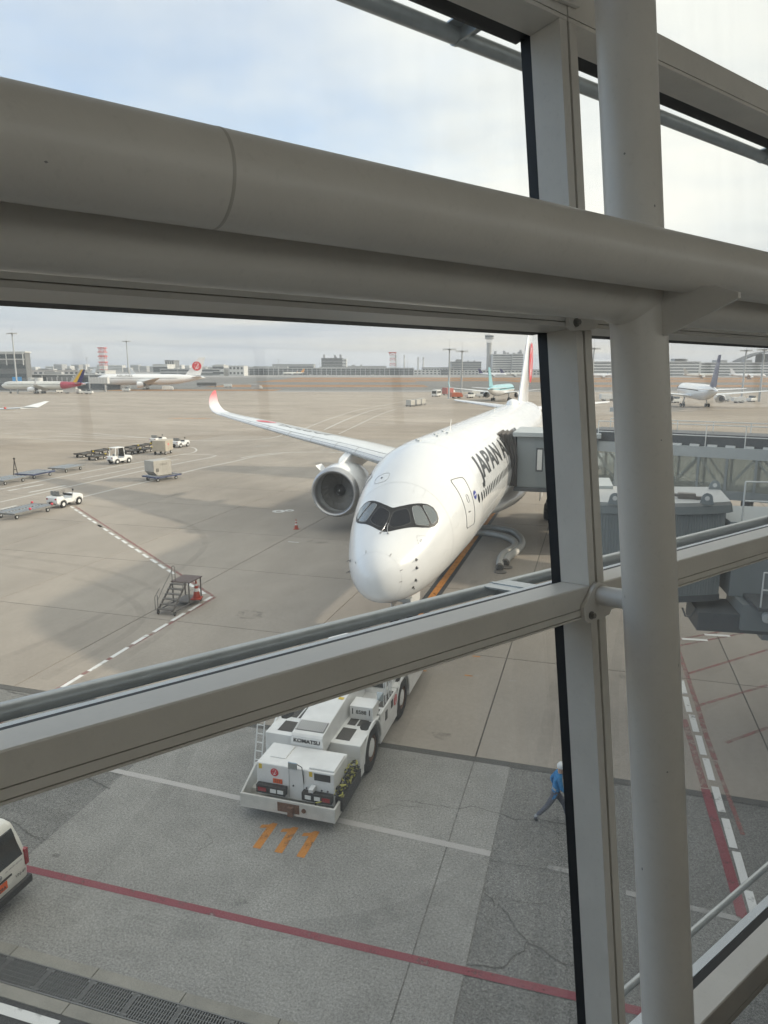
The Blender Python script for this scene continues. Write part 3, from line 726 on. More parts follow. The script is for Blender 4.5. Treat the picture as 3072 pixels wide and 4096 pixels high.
room('roof', -14, 64, 2.51, 5.6, -9.8, -0.8, 'facade_panel')  # unseen; made tall to shade the ground, overhung behind to keep sun out
room('end_wall', 62.001, 62.2, -11.9, 2.3, -6.0, 0.0, 'room_wall')
room('end_wall', -12.2, -12.001, -11.9, 2.3, -6.0, 0.0, 'room_wall')
room('lower_wall', -12, 62, -12, -4.21, -0.5, -0.3, 'facade_panel')

# ------------------------------------------------------------------ the big parked airliner
mat('aircraft_white', (0.79, 0.80, 0.81), 0.22, coat=0.6, var=0.02, scale=0.6, spec=0.5)
mat('aircraft_grey', (0.52, 0.54, 0.55), 0.4, var=0.06)
mat('wing_paint', (0.66, 0.68, 0.69), 0.3, coat=0.3, var=0.05, scale=0.8)
mat('bare_metal', (0.62, 0.62, 0.63), 0.22, 1.0, var=0.05, scale=3)
mat('lip_metal', (0.50, 0.50, 0.51), 0.36, 0.8, var=0.08, scale=3)
mat('dark_metal', (0.10, 0.10, 0.105), 0.45, 0.7)
mat('black_rubber', (0.022, 0.022, 0.023), 0.75, var=0.2, scale=6)
mat('mask_black', (0.016, 0.016, 0.018), 0.4, spec=0.3)
mat('cockpit_glass', (0.01, 0.012, 0.018), 0.08, spec=0.22)
mat('cockpit_glass_reflect', (0.10, 0.12, 0.125), 0.05, 0.1, coat=1.0, spec=0.9)  # side panes: reflected brightness is put into the paler base colour
mat('seam_grey', (0.45, 0.455, 0.46), 0.5)
mat('pane_rim', (0.5, 0.5, 0.49), 0.35)
mat('pane_rim_dark', (0.22, 0.22, 0.22), 0.4)
mat('cabin_window', (0.03, 0.032, 0.036), 0.25, spec=0.3)
mat('letter_black', (0.02, 0.02, 0.022), 0.35)
mat('panel_line', (0.17, 0.175, 0.18), 0.5)
mat('logo_red', (0.62, 0.012, 0.03), 0.35)
mat('logo_blue', (0.05, 0.06, 0.30), 0.3)
mat('logo_white', (0.85, 0.85, 0.85), 0.35)
mat('fan_black', (0.20, 0.196, 0.19), 0.45, 0.4)

RAWS = [(0, 4.0, 4.0, .0), (.06, 4.36, 3.66, .42), (.2, 4.62, 3.40, .72), (.5, 4.92, 3.12, 1.10), (1, 5.22, 2.84, 1.50), (1.6, 5.50, 2.62, 1.84),
        (2.3, 5.86, 2.45, 2.13), (3, 6.30, 2.33, 2.35), (3.7, 6.74, 2.25, 2.52), (4.5, 7.14, 2.19, 2.66), (5.5, 7.54, 2.16, 2.79), (6.8, 7.90, 2.15, 2.89),
        (8.5, 8.16, 2.15, 2.96), (10.5, 8.24, 2.15, 2.98), (14, 8.24, 2.15, 2.98), (44, 8.24, 2.15, 2.98), (48, 8.24, 2.45, 2.95), (52, 8.22, 3.1, 2.8),
        (56, 8.1, 4.0, 2.4), (60, 7.9, 4.95, 1.75), (64, 7.5, 5.9, .95), (66.5, 7.05, 6.4, .35)]
SECS = []
for x, zt, zb, hw in RAWS:
    f = max(0, 1 - x / 8.2); dd = .282 - .514 * f
    SECS.append((x, zt + dd, zb + dd, hw * (1 - .243 * f)))
def hermite(tab, x, c):
    n = len(tab)
    if x <= tab[0][0]: return tab[0][c]
    if x >= tab[-1][0]: return tab[-1][c]
    i = max(k for k in range(n - 1) if tab[k][0] <= x)
    def sl(k):
        if k == 0 or k == n - 1: return (tab[min(n - 1, k + 1)][c] - tab[max(0, k - 1)][c]) / (tab[min(n - 1, k + 1)][0] - tab[max(0, k - 1)][0])
        d0 = (tab[k][c] - tab[k - 1][c]) / (tab[k][0] - tab[k - 1][0]); d1 = (tab[k + 1][c] - tab[k][c]) / (tab[k + 1][0] - tab[k][0])
        return 0 if d0 * d1 <= 0 else 2 * d0 * d1 / (d0 + d1)
    x0, x1 = tab[i][0], tab[i + 1][0]; hh = x1 - x0; t = (x - x0) / hh
    return ((1 + 2 * t) * (1 - t) ** 2 * tab[i][c] + t * (1 - t) ** 2 * hh * sl(i) + t * t * (3 - 2 * t) * tab[i + 1][c] + t * t * (t - 1) * hh * sl(i + 1))
# near the tip the nose is a blunt ellipsoid: interpolate against sqrt(x)
TABQ = [(math.sqrt(s[0]), s[1], s[2], s[3]) for s in SECS]
def fsec(x):
    q = math.sqrt(max(0, x)); return hermite(TABQ, q, 1), hermite(TABQ, q, 2), hermite(TABQ, q, 3)
def fus(x, a, off=0.0):     # station, angle in degrees (0 = port, 90 = crown)
    zt, zb, hw = fsec(x); zc = zb + (zt - zb) * .49
    a = rad(a); c, s = math.cos(a), math.sin(a)
    hh = (zt - zc) if s > 0 else (zc - zb)
    p = Vector((hw * c, x, zc + hh * s))
    if off:
        zt2, zb2, hw2 = fsec(x + .05); zc2 = zb2 + (zt2 - zb2) * .49; hh2 = (zt2 - zc2) if s > 0 else (zc2 - zb2)
        du = Vector((hw2 * c, x + .05, zc2 + hh2 * s)) - p
        da = Vector((-hw * s, 0, hh * c)); n = da.cross(du)
        if n.dot(Vector((hw * c, 0, hh * s))) < 0: n = -n
        p += n.normalized() * off
    return p

JET = thing('airliner', 'large white twin-engine airliner parked nose-in, its nose just beyond the glass', 'airplane', (0, 0, 0))
NS = 96
xs = [0.0015 * 1.0] + [0.004, .012, .03, .06, .1, .15, .22, .3, .4, .52, .66, .82] + [1 + .2 * i for i in range(48)] + [11 + 1.5 * i for i in range(22)] + [44 + .75 * i for i in range(30)]
b = MB(); b.loft([[fus(x, 360 * k / NS) for k in range(NS)] for x in xs if x < 66.4])
b.build('fuselage', 'aircraft_white', JET, smooth=60, fix=True)
# belly fairing
b = MB(); rings = []
for i in range(25):
    t = i / 24; x = 17.5 + 20 * t; k = math.sin(PI * t) ** 0.5
    rings.append([(3.35 * k * math.cos(2 * PI * j / 32) + (0 if k else 0), x, 3.1 + (1.15 * k) * math.sin(2 * PI * j / 32)) for j in range(32)])
b.loft(rings); b.build('belly_fairing', 'aircraft_white', JET, smooth=60, fix=True)

def patch(name, pts, m, off, parent, rings=7, sub=3):
    """skin patch: outline given as (station, angle) on the fuselage, filled so that it follows the skin"""
    P = []
    for i in range(len(pts)):
        (x0, a0), (x1, a1) = pts[i], pts[(i + 1) % len(pts)]
        for k in range(sub): P.append((x0 + (x1 - x0) * k / sub, a0 + (a1 - a0) * k / sub))
    cx = sum(p[0] for p in P) / len(P); ca = sum(p[1] for p in P) / len(P)
    b = MB(); rg = []
    for r in range(rings + 1):
        f = r / rings
        rg.append([fus(cx + (x - cx) * max(f, 1e-4), ca + (a - ca) * max(f, 1e-4), off) for x, a in P])
    b.loft(rg, caps=(False, False))
    return b.build(name, m, parent, smooth=60, fix=False)
def rim(name, pts, m, off, wd, parent, sub=4, closed=True):
    P = [fus(x, a, off) for x, a in subdiv(pts, sub, closed)]
    if closed: P = P + [P[0], P[1]]
    b = MB(); b.tube(P, wd, 6, 0, (not closed, not closed)); return b.build(name, m, parent, smooth=60)
def subdiv(pts, sub, closed=True):
    out = []; n = len(pts)
    for i in range(n if closed else n - 1):
        p0, p1, p2, p3 = (pts[(i + d) % n] if closed else pts[min(n - 1, max(0, i + d))] for d in (-1, 0, 1, 2))
        for k in range(sub):
            t = k / sub
            out.append(tuple(0.5 * (2 * p1[c] + (p2[c] - p0[c]) * t + (2 * p0[c] - 5 * p1[c] + 4 * p2[c] - p3[c]) * t * t + (3 * p1[c] - p0[c] - 3 * p2[c] + p3[c]) * t ** 3) for c in (0, 1)))
    if not closed: out.append(pts[-1])
    return out
mask = [(2.93, 90), (2.96, 87), (3.128, 77.5), (3.344, 68.24), (3.544, 60.24), (3.704, 53.1), (3.784, 46.01), (3.756, 39.48), (3.66, 34.4), (3.499, 32.0), (3.235, 33.0), (2.943, 38.0), (2.695, 45.3), (2.462, 54.4), (2.275, 61.5), (2.038, 70.4), (1.834, 79.6), (1.742, 86.9), (1.73, 90)]
front = [(2.628, 88.3), (2.74, 86.9), (2.86, 82.0), (3.0, 74.3), (2.98, 71.3), (2.86, 67.9), (2.72, 64.9), (2.54, 62.2), (2.29, 67.5), (2.07, 76.7), (2.03, 82.0), (2.09, 86.3), (2.2, 88.0), (2.4, 88.6)]
side1 = [(3.145, 67.6), (3.24, 66.8), (3.36, 62.2), (3.37, 59.1), (3.249, 52.02), (3.105, 42.9), (3.051, 40.9), (2.95, 41.2), (2.65, 51.8), (2.63, 55.6), (2.777, 60.2), (2.963, 64.5)]
side2 = [(3.49, 57.2), (3.568, 55.3), (3.67, 51.1), (3.71, 44.2), (3.67, 38.6), (3.57, 35.7), (3.41, 35.3), (3.215, 36.9), (3.175, 38.6), (3.24, 43.84), (3.32, 50.13), (3.42, 55.1)]
COCK = patch('cockpit_mask', mask, 'mask_black', 0.006, JET, 10, 2)
mir = lambda q: [(x, 180 - a) for x, a in q]
patch('cockpit_mask', mir(mask), 'mask_black', 0.0062, JET, 10, 2)
for q, g_ in ((front, 'cockpit_glass'), (side1, 'cockpit_glass_reflect'), (side2, 'cockpit_glass_reflect')):
    for qq in (q, mir(q)):
        pn = patch('windscreen_pane', qq, g_, 0.010, JET, 6, 3)
        rim('pane_rim', qq, 'pane_rim' if g_ != 'cockpit_glass' else 'pane_rim_dark', 0.011, 0.0075 if g_ != 'cockpit_glass' else 0.005, pn)
for sgn in (1, -1):     # wipers
    b = MB(); b.tube([fus(1.66, 90 - sgn * 6, .03), fus(1.80, 90 - sgn * 3.2, .05), fus(2.0, 90 - sgn * 1.8, .05), fus(2.15, 90 - sgn * 1.4, .04)], 0.014, 6)
    b.sphere(fus(1.66, 90 - sgn * 6, .03), .045, 8); b.build('wiper', 'bare_metal', JET, smooth=60)
# roof hatch, radome seam, doors
rim('escape_hatch', [(4.70, 122.5), (5.01, 125), (5.24, 122), (5.13, 110), (4.9, 107), (4.55, 110)], 'panel_line', .002, .008, JET)
b = MB(); b.cyl(fus(4.92, 116, 0), fus(4.92, 116, .02), .05, n=8); b.build('hatch_latch', 'dark_metal', JET)
rim('radome_seam', [(.70, a) for a in range(-180, 180, 15)], 'seam_grey', .0003, .003, JET, 3)
for x, a in ((.76, 118), (.72, 60), (.70, 20), (.62, -4), (.74, 152)):
    b = MB(); b.tube([fus(x - .02, a, .004), fus(x + .1, a, .004)], .012, 5); b.build('lightning_strip', 'dark_metal', JET)
def rrect(x0, x1, z0, z1, r, side=1):
    """rounded rectangle on the flank by heights"""
    out = []
    for cx, cz, s in ((x1 - r, z1 - r, 0), (x0 + r, z1 - r, 90), (x0 + r, z0 + r, 180), (x1 - r, z0 + r, 270)):
        for k in range(4):
            a = rad(s + 30 * k); out.append((cx + r * math.cos(a), cz + r * math.sin(a)))
    full = []
    for i, (x, z) in enumerate(out):
        x2, z2 = out[(i + 1) % len(out)]; n = max(1, int(abs(z2 - z) / .22))
        for k in range(n): full.append((x + (x2 - x) * k / n, z + (z2 - z) * k / n))
    return [(x, ang_at(x, z, side)) for x, z in full]
def ang_at(x, z, side=1):
    zt, zb, hw = fsec(x); zc = zb + (zt - zb) * .49; hh = (zt - zc) if z > zc else (zc - zb)
    a = math.degrees(math.asin(max(-1, min(1, (z - zc) / hh)))); return a if side > 0 else 180 - a
DOORS = [(5.85, 6.98), (21.5, 22.6), (34.2, 35.3), (51.2, 52.2)]
for side in (1, -1):
    for i, (a0, a1) in enumerate(DOORS):
        d = rim('cabin_door', rrect(a0, a1, 4.85, 7.02, .16, side), 'panel_line', .003, .019, JET, 2)
        if i == 0:
            rim('door_window', rrect(a0 + .48, a0 + .68, 5.95, 6.3, .09, side), 'panel_line', .004, .012, d, 2)
            b = MB(); b.tube([fus(a0 + .35, ang_at(a0 + .35, 5.55, side), .01), fus(a0 + .55, ang_at(a0 + .55, 5.55, side), .01)], .03, 6); b.build('door_handle', 'panel_line', d)
# skin joints
for a in (52, 128, 80, 100, -8, 188):
    x0_ = 8.0 if 45 < a < 135 else 7.2
    b = MB(); b.tube([fus(x0_ + .9 * k, a, .0005) for k in range(46)], .006, 4); b.build('skin_joint', 'seam_grey', JET)
for x in (4.3, 8.3, 12.2, 16.0, 20.6, 25.5, 30.5, 36, 42, 47.5): rim('frame_joint', [(x, a) for a in range(-180, 180, 12)], 'seam_grey', .0003, .006, JET, 2)
for x, a0, a1 in ((3.9, 62, 74), (8.9, 60, 75), (4.6, 10, 22), (3.4, -14, -2)):
    rim('access_panel', [(x, a0), (x + .35, a0), (x + .35, a1), (x, a1)], 'seam_grey', .001, .006, JET, 1)
# cabin windows
wpts = [(math.cos(2 * PI * k / 10), math.sin(2 * PI * k / 10)) for k in range(10)]
for side in (1, -1):
    x = 7.75
    while x < 50.5:
        if not any(a0 - .35 < x < a1 + .35 for a0, a1 in DOORS):
            b = MB(); ctr = fus(x, ang_at(x, 5.92, side), .012)
            ring = [fus(x + .14 * c, ang_at(x + .14 * c, 5.92 + .22 * s, side), .010) for c, s in wpts]
            b.add([ctr] + ring, [(0, 1 + k, 1 + (k + 1) % 10) for k in range(10)])
            b.build('cabin_window', 'cabin_window', JET)
        x += .585
# lettering on both flanks
V, Fc = text_mesh('JAPAN AIRLINES', 1.62, 0.045, 0.10, 0.12, 1.0)
wmax = max(v[0] for v in V)
for side in (1, -1):
    b = MB(); pts = []
    for tx, ty in V:
        x = 9.35 + tx * 19.6 / wmax if side > 0 else 9.35 + (wmax - tx) * 19.6 / wmax
        a = 23.0 + math.degrees(ty / 3.0) * 1.0
        pts.append(fus(x, a if side > 0 else 180 - a, .010))
    b.add(pts, Fc); b.build('lettering', 'letter_black', JET)
b = MB(); c0 = (7.36, 17.5); b.add([fus(c0[0], c0[1], .008)] + [fus(c0[0] + .19 * math.cos(k * PI / 8), c0[1] + 3.9 * math.sin(k * PI / 8), .008) for k in range(16)], [(0, 1 + k, 1 + (k + 1) % 16) for k in range(16)])
o = b.build('round_emblem', 'logo_blue', JET)
b = MB(); b.tube([fus(c0[0] - .13, c0[1] - .3, .012), fus(c0[0] + .13, c0[1] + .5, .012)], .022, 5); b.build('emblem_bar', 'logo_white', o)
# probes, static ports, antennas
for x, a in ((1.56, 21.5), (1.47, 9.5), (1.43, -11), (1.43, -25), (1.5, 168), (1.45, 186)):
    b = MB(); p = fus(x, a, 0); q = fus(x, a, .09); b.cyl(p, q, .02, n=6); b.cyl(q, q + Vector((0, -.14, 0)), .014, n=6); b.cyl(p, fus(x, a, .006), .07, n=10)
    b.build('air_data_probe', 'dark_metal', JET)
o = rim('static_port', [(2.28, 38.5), (2.30, 36.5), (2.26, 35), (2.2, 36.5), (2.21, 38.2)], 'logo_white', .006, .02, JET)
sq = [(2.204, 46.2), (2.557, 36.82), (2.366, 27.36), (1.977, 33.25)]
for i in range(4):
    (x0, a0), (x1, a1) = sq[i], sq[(i + 1) % 4]
    for k in range(4):
        t0, t1 = k / 4 + .05, k / 4 + .15
        b = MB(); b.tube([fus(x0 + (x1 - x0) * t0, a0 + (a1 - a0) * t0, .004), fus(x0 + (x1 - x0) * t1, a0 + (a1 - a0) * t1, .004)], .009, 5); b.build('marking_dash', 'panel_line', JET)
for x, hgt in ((14.4, .62), (32.5, .7)):
    b = MB(); p = fus(x, 88, -.02)
    b.loft([[p + Vector((.02 * c, .28 * s_ + .0, 0)) for c, s_ in ((1, 0), (0, .5), (-1, 0), (0, -.5))], [p + Vector((.01 * c, .1 * s_ + .2, hgt)) for c, s_ in ((1, 0), (0, .5), (-1, 0), (0, -.5))]])
    b.build('blade_antenna', 'aircraft_white', JET)
for x, a in ((10.6, 86), (11.4, 92), (12.6, 84), (13.4, 92), (9.1, 100), (8.7, 96)):
    b = MB(); p = fus(x, a, -.02); b.box(p.x - .06, p.x + .06, p.y - .14, p.y + .14, p.z, p.z + .09); b.build('roof_fitting', 'aircraft_grey', JET, bevel=.02)
b = MB(); rings = []
for i in range(9):
    t = i / 8; k = math.sin(PI * t) ** .4
    rings.append([(.62 * math.cos(2 * PI * j / 20) * (k + .01), 44.6 + 3.6 * t, 8.45 + (.55 * k + .01) * max(-.3, math.sin(2 * PI * j / 20))) for j in range(20)])
b.loft(rings); b.build('satcom_dome', 'aircraft_white', JET, smooth=60, fix=True)

# wings
def airfoil(n=14):
    up = []; lo = []
    for i in range(n + 1):
        t = (1 - math.cos(PI * i / n)) / 2
        y = 5 * (.2969 * math.sqrt(t) - .126 * t - .3516 * t * t + .2843 * t ** 3 - .1036 * t ** 4)
        cmb = .05 * (2 * .45 * t - t * t) / .45 ** 2 * .45 if t < .45 else .05 * (1 - (t - .45) ** 2 / .3025) * .45
        up.append((t, y + cmb)); lo.append((t, -y + cmb))
    return up[::-1] + lo[1:-1]
AF = airfoil()
WS = [(0.5, 19.4, 4.75, 15.0, .13, 3), (3.0, 21.0, 4.85, 12.6, .125, 3), (7, 23.9, 5.25, 9.5, .115, 2), (10.5, 26.35, 5.72, 7.9, .105, 1.5), (17, 31.0, 6.25, 6.05, .10, .5), (22, 34.65, 6.72, 4.75, .095, 0),
      (27, 38.25, 7.18, 3.25, .09, 0), (29, 39.75, 7.40, 2.8, .09, 0)]
WL = [(30.2, 40.9, 7.6, 2.55, .085, 12), (31.1, 42.0, 7.95, 2.3, .085, 30), (31.75, 43.0, 8.45, 1.95, .08, 52), (32.1, 43.9, 9.0, 1.5, .08, 68), (32.28, 44.8, 9.45, .8, .08, 78), (32.32, 45.3, 9.6, .25, .08, 80)]
def wing_ring(sec, sg):
    y, x, z, c, t, r = sec; out = []
    flat = r if y < 29.5 else 0; roll = rad(r) if y > 29.5 else rad(5)
    for a, h in AF:
        px_, pz_ = a * c, h * t * c * .98
        if y < 29.5: pz_ -= math.sin(rad(flat)) * (a - .25) * c
        out.append(Vector((sg * (y - math.sin(roll) * pz_), x + px_, z + math.cos(roll) * pz_)))
    return out
ground_mat('winglet_paint', [(1, (.8, .8, .8), (.8, .8, .8), (1, 1, 1))])
def winglet_material():
    m = bpy.data.materials.new('winglet_red'); m.use_nodes = True; MATS['winglet_red'] = m
    nt = m.node_tree; bs = nt.nodes['Principled BSDF']; bs.inputs['Roughness'].default_value = .3
    tc_ = nt.nodes.new('ShaderNodeTexCoord'); sp_ = nt.nodes.new('ShaderNodeSeparateXYZ'); nt.links.new(tc_.outputs['Object'], sp_.inputs[0])
    r_ = nt.nodes.new('ShaderNodeMapRange'); r_.inputs[1].default_value = 8.0; r_.inputs[2].default_value = 9.3; nt.links.new(sp_.outputs[2], r_.inputs[0])
    cr = nt.nodes.new('ShaderNodeValToRGB'); cr.color_ramp.elements[0].color = (.72, .73, .74, 1); cr.color_ramp.elements[1].color = (.66, .10, .12, 1)
    nt.links.new(r_.outputs[0], cr.inputs[0]); nt.links.new(cr.outputs[0], bs.inputs['Base Color'])
winglet_material()
def wing_top(y, fr):      # point on the upper skin, fr = share of chord
    for a, c in zip(WS, WS[1:]):
        if a[0] <= y <= c[0]:
            t = (y - a[0]) / (c[0] - a[0]); s = [a[i] + (c[i] - a[i]) * t for i in range(6)]
            yy = 5 * (.2969 * math.sqrt(fr) - .126 * fr - .3516 * fr ** 2 + .2843 * fr ** 3 - .1036 * fr ** 4)
            cmb = .05 * (2 * .45 * fr - fr * fr) / .45 if fr < .45 else .05 * (1 - (fr - .45) ** 2 / .3025) * .45
            pz_ = (yy + cmb) * s[4] * s[3] * .98 - math.sin(rad(s[5])) * (fr - .25) * s[3]
            return s[1] + fr * s[3], s[2] + pz_
for sg in (-1, 1):
    b = MB(); b.loft([wing_ring(s, sg) for s in WS]); W_ = b.build('wing', 'wing_paint', JET, smooth=50, fix=True)
    b = MB(); b.loft([wing_ring(WS[-1], sg)] + [wing_ring(s, sg) for s in WL]); b.build('winglet', 'winglet_red', JET, smooth=50, fix=True)
    # slat seam and slat edge band
    for f0, nm in ((.13, 'slat_seam'), (.72, 'flap_seam')):
        P = []
        for k in range(24):
            y = 3.6 + 25 * k / 23; x, z = wing_top(y, f0); P.append((sg * y, x, z + .006))
        b = MB(); b.tube(P, .012, 4); b.build(nm, 'panel_line', W_)
    b = MB()
    P = [[], []]
    for k in range(30):
        y = 3.6 + 24.8 * k / 29
        for q, f in ((0, .0), (1, .035)):
            x, z = wing_top(y, f); P[q].append((sg * y, x - (.02 if q == 0 else 0), z + .012))
    n = 30; b.add(P[0] + P[1], [(i, i + 1, n + i + 1, n + i) for i in range(n - 1)]); b.build('leading_edge', 'bare_metal', W_, smooth=60)
    for y in (6.6, 9.4, 11.6, 14.5, 17.4, 20.4, 23.4, 26.3):
        b = MB(); b.tube([(sg * y, wing_top(y, f)[0], wing_top(y, f)[1] + .012) for f in (.002, .02, .05, .09, .13)], .014, 4); b.build('slat_gap', 'panel_line', W_)
    for y in (7.5, 13.2, 18.0):       # flap track fairings
        x, z = wing_top(y, .62); b = MB()
        b.rev([(0, .02), (.5, .22), (1.6, .34), (2.8, .26), (3.8, .04)], (sg * y, x, z - .62), (0, 1, -.06), 12); b.build('flap_fairing', 'wing_paint', W_, smooth=60)
    # red disc and registration on the upper skin
    if sg < 0:
        b = MB(); y0, f0 = 22.3, .52
        ring = []
        for k in range(24):
            yy = y0 + .95 * math.cos(2 * PI * k / 24); xx = wing_top(y0, f0)[0] + .95 * math.sin(2 * PI * k / 24)
            a = [s for s in WS if s[0] <= yy][-1]; lead = wing_top(yy, 0.0001)[0]; te = wing_top(yy, 1.0)[0]; ring.append(Vector((-yy, xx, wing_top(yy, min(.99, max(.01, (xx - lead) / (te - lead))))[1] + .02)))
        x, z = wing_top(y0, f0); b.add([(-y0, x, z + .02)] + ring, [(0, 1 + k, 1 + (k + 1) % 24) for k in range(24)]); b.build('red_disc', 'logo_red', W_)
        Vt, Ft = text_mesh('JA05XJ', 1.5, .02, .3)
        wm = max(v[0] for v in Vt); pts = []
        for tx, ty in Vt:
            yy = 14.0 + (6.3 * tx / wm); lead, te = wing_top(yy, .0001)[0], wing_top(yy, 1)[0]
            xx = lead + (te - lead) * .50 - ty * .9 + .4
            pts.append((-yy, xx, wing_top(yy, min(.98, max(.02, (xx - lead) / (te - lead))))[1] + .02))
        b = MB(); b.add(pts, Ft); b.build('registration', 'panel_line', W_)
    # engine
    ex, ey, ez = sg * 10.13, 22.85, 3.0
    prof_out = [(.0, 1.60), (-.05, 1.645), (.0, 1.70), (.12, 1.76), (.4, 1.86), (.9, 1.95), (1.8, 1.99), (2.8, 1.93), (4.0, 1.70), (5.0, 1.42)]
    E_ = MB().rev([(.42, 1.865)] + prof_out[5:] + [(5.0, 1.34)], (ex, ey, ez), (0, 1, .02), 56).build('engine_cowl', 'aircraft_white', JET, smooth=50, fix=True)
    MB().rev([(.6, 1.46), (.25, 1.46), (.05, 1.52), (-.04, 1.60), (-.06, 1.645), (-.03, 1.70), (.1, 1.765), (.42, 1.868)], (ex, ey, ez), (0, 1, .02), 56).build('inlet_lip', 'lip_metal', E_, smooth=60, fix=True)
    MB().rev([(.6, 1.50), (1.0, 1.52), (1.5, 1.54)], (ex, ey, ez), (0, 1, .02), 48).build('inlet_duct', 'aircraft_grey', E_, smooth=60)
    b = MB(); b.rev([(1.52, 1.54), (1.53, .02)], (ex, ey, ez), (0, 1, .02), 40)
    for k in range(22):
        a = 2 * PI * k / 22; rr = []
        for r_, tw, wdt in ((.46, .25, .20), (.95, .75, .22), (1.5, 1.1, .24)):
            aa = a + .25 * (r_ / 1.5) ** 2; c, s = math.cos(aa), math.sin(aa); tx, tz = -s, c
            for e in (-1, 1): rr.append(Vector((ex + r_ * c + e * wdt * math.sin(tw) * tx, ey + 1.33 + e * wdt * math.cos(tw) * .5, ez + r_ * s + e * wdt * math.sin(tw) * tz)))
        b.add(rr, [(0, 1, 3, 2), (2, 3, 5, 4)])
    tag(b.build('fan', 'fan_black', E_), kind='stuff')
    sp_o = MB().rev([(.85, .01), (.95, .13), (1.15, .28), (1.38, .44)], (ex, ey, ez), (0, 1, .02), 24).build('spinner', 'dark_metal', E_, smooth=60)
    b = MB(); b.tube([(ex + (.1 + .22 * k / 11) * math.cos(k * .42), ey + .93 + .36 * k / 11 - .03, ez + (.1 + .22 * k / 11) * math.sin(k * .42)) for k in range(12)], .022, 5); b.build('spinner_swirl', 'logo_white', sp_o)
    MB().rev([(3.2, 1.1), (5.2, .95), (6.4, .62), (6.5, .5)], (ex, ey, ez), (0, 1, .02), 32).build('exhaust_nozzle', 'bare_metal', E_, smooth=60)
    b = MB(); b.loft([[(ex - wd_, y, z0), (ex + wd_, y, z0), (ex + wd_, y, z1), (ex - wd_, y, z1)] for y, wd_, z0, z1 in ((24.1, .10, 4.85, 4.99), (24.9, .30, 4.7, 5.3), (26.4, .34, 4.55, 5.65), (28.5, .32, 4.3, 5.6), (31, .2, 4.5, 5.3), (32.5, .05, 5.0, 5.2))])
    b.build('pylon', 'aircraft_white', JET, smooth=50, fix=True, bevel=.05)
    b = MB(); c = math.cos(rad(128)); s = math.sin(rad(128))
    b.loft([[(ex + sg * -0 + -1.95 * .78 * t1, ey + 1.1 + dy, ez + 1.95 * .78 * t1) for dy in (0, 1.2)] + [(ex - 1.95 * .78 * t1 + .02, ey + 1.1 + 1.2, ez + 1.95 * .78 * t1)] for t1 in (.95, 1.2)]); b.build('nacelle_strake', 'aircraft_white', E_)

# tail
def surf(name, secs, vertical, sg=1, m='aircraft_white', parent=JET):
    b = MB(); R_ = []
    for y, x, z, c, t in secs:
        R_.append([Vector((h * t * c - .0225 * t * c, x + a * c, z)) if vertical else Vector((sg * y, x + a * c, z + (h - .0225) * t * c)) for a, h in AF])
    b.loft(R_); return b.build(name, m, parent, smooth=50, fix=True)
VT = surf('tail_fin', [(0, 51.8, 8.0, 11.6, .06), (0, 52.4, 8.8, 10.6, .06), (0, 53.4, 9.9, 9.4, .06), (0, 57.2, 13.6, 6.8, .06), (0, 60.6, 17.0, 4.4, .06), (0, 61.2, 17.35, 3.4, .06)], True)
for sg in (-1, 1): surf('tailplane', [(0, 57.0, 7.35, 6.6, .1), (1.2, 57.6, 7.35, 6.0, .1), (9.0, 63.9, 8.0, 2.3, .1), (9.4, 64.5, 8.03, 1.7, .1)], False, sg)
def crane_disc(parent, c, ex_, ey_, r, txt=True, off=None):
    """round red emblem: bird in a ring, letters at the foot"""
    c, ex_, ey_ = Vector(c), Vector(ex_), Vector(ey_); nrm = ex_.cross(ey_).normalized()
    b = MB(); b.add([c] + [c + (ex_ * math.cos(2 * PI * k / 40) + ey_ * math.sin(2 * PI * k / 40)) * r for k in range(40)], [(0, 1 + k, 1 + (k + 1) % 40) for k in range(40)])
    d = b.build('emblem_disc', 'logo_red', parent)
    b = MB(); e = nrm * .004 * max(1, r)
    P = lambda x, y: c + e + ex_ * (x * r) + ey_ * (y * r)
    neck = [(-.35, .55), (-.1, .75), (.2, .72), (.38, .5), (.3, .25), (.08, .05), (-.02, -.2), (.05, -.42)]
    L_ = [P(x - .07, y) for x, y in neck]; R2 = [P(x + .07, y - .05) for x, y in neck]; n = len(neck)
    b.add(L_ + R2, [(i, n + i, n + i + 1, i + 1) for i in range(n - 1)])
    b.add([P(-.35, .55), P(-.62, .42), P(-.3, .48)], [(0, 1, 2)])
    for sg in (-1, 1):
        arc = [(sg * .55 * math.cos(t) , .05 - .62 * math.sin(t)) for t in [0.1 * k for k in range(0, 14)]]
        L_ = [P(x * .92, y * .92) for x, y in arc]; R2 = [P(x * .8, y * .8) for x, y in arc]; n = len(arc)
        b.add(L_ + R2, [(i, i + 1, n + i + 1, n + i) for i in range(n - 1)])
    b.build('emblem_bird', 'logo_white', d)
    if txt: place_text('JAL', 'emblem_letters', 'logo_white', d, c + e * 1.2 + ey_ * (-.62 * r), ex_, ey_, .42 * r, .012 * r)
    return d
crane_disc(VT, (.30, 61.2, 12.6), (0, 1, 0), (0, 0, 1), 2.3)
crane_disc(VT, (-.30, 61.2, 12.6), (0, -1, 0), (0, 0, 1), 2.3)
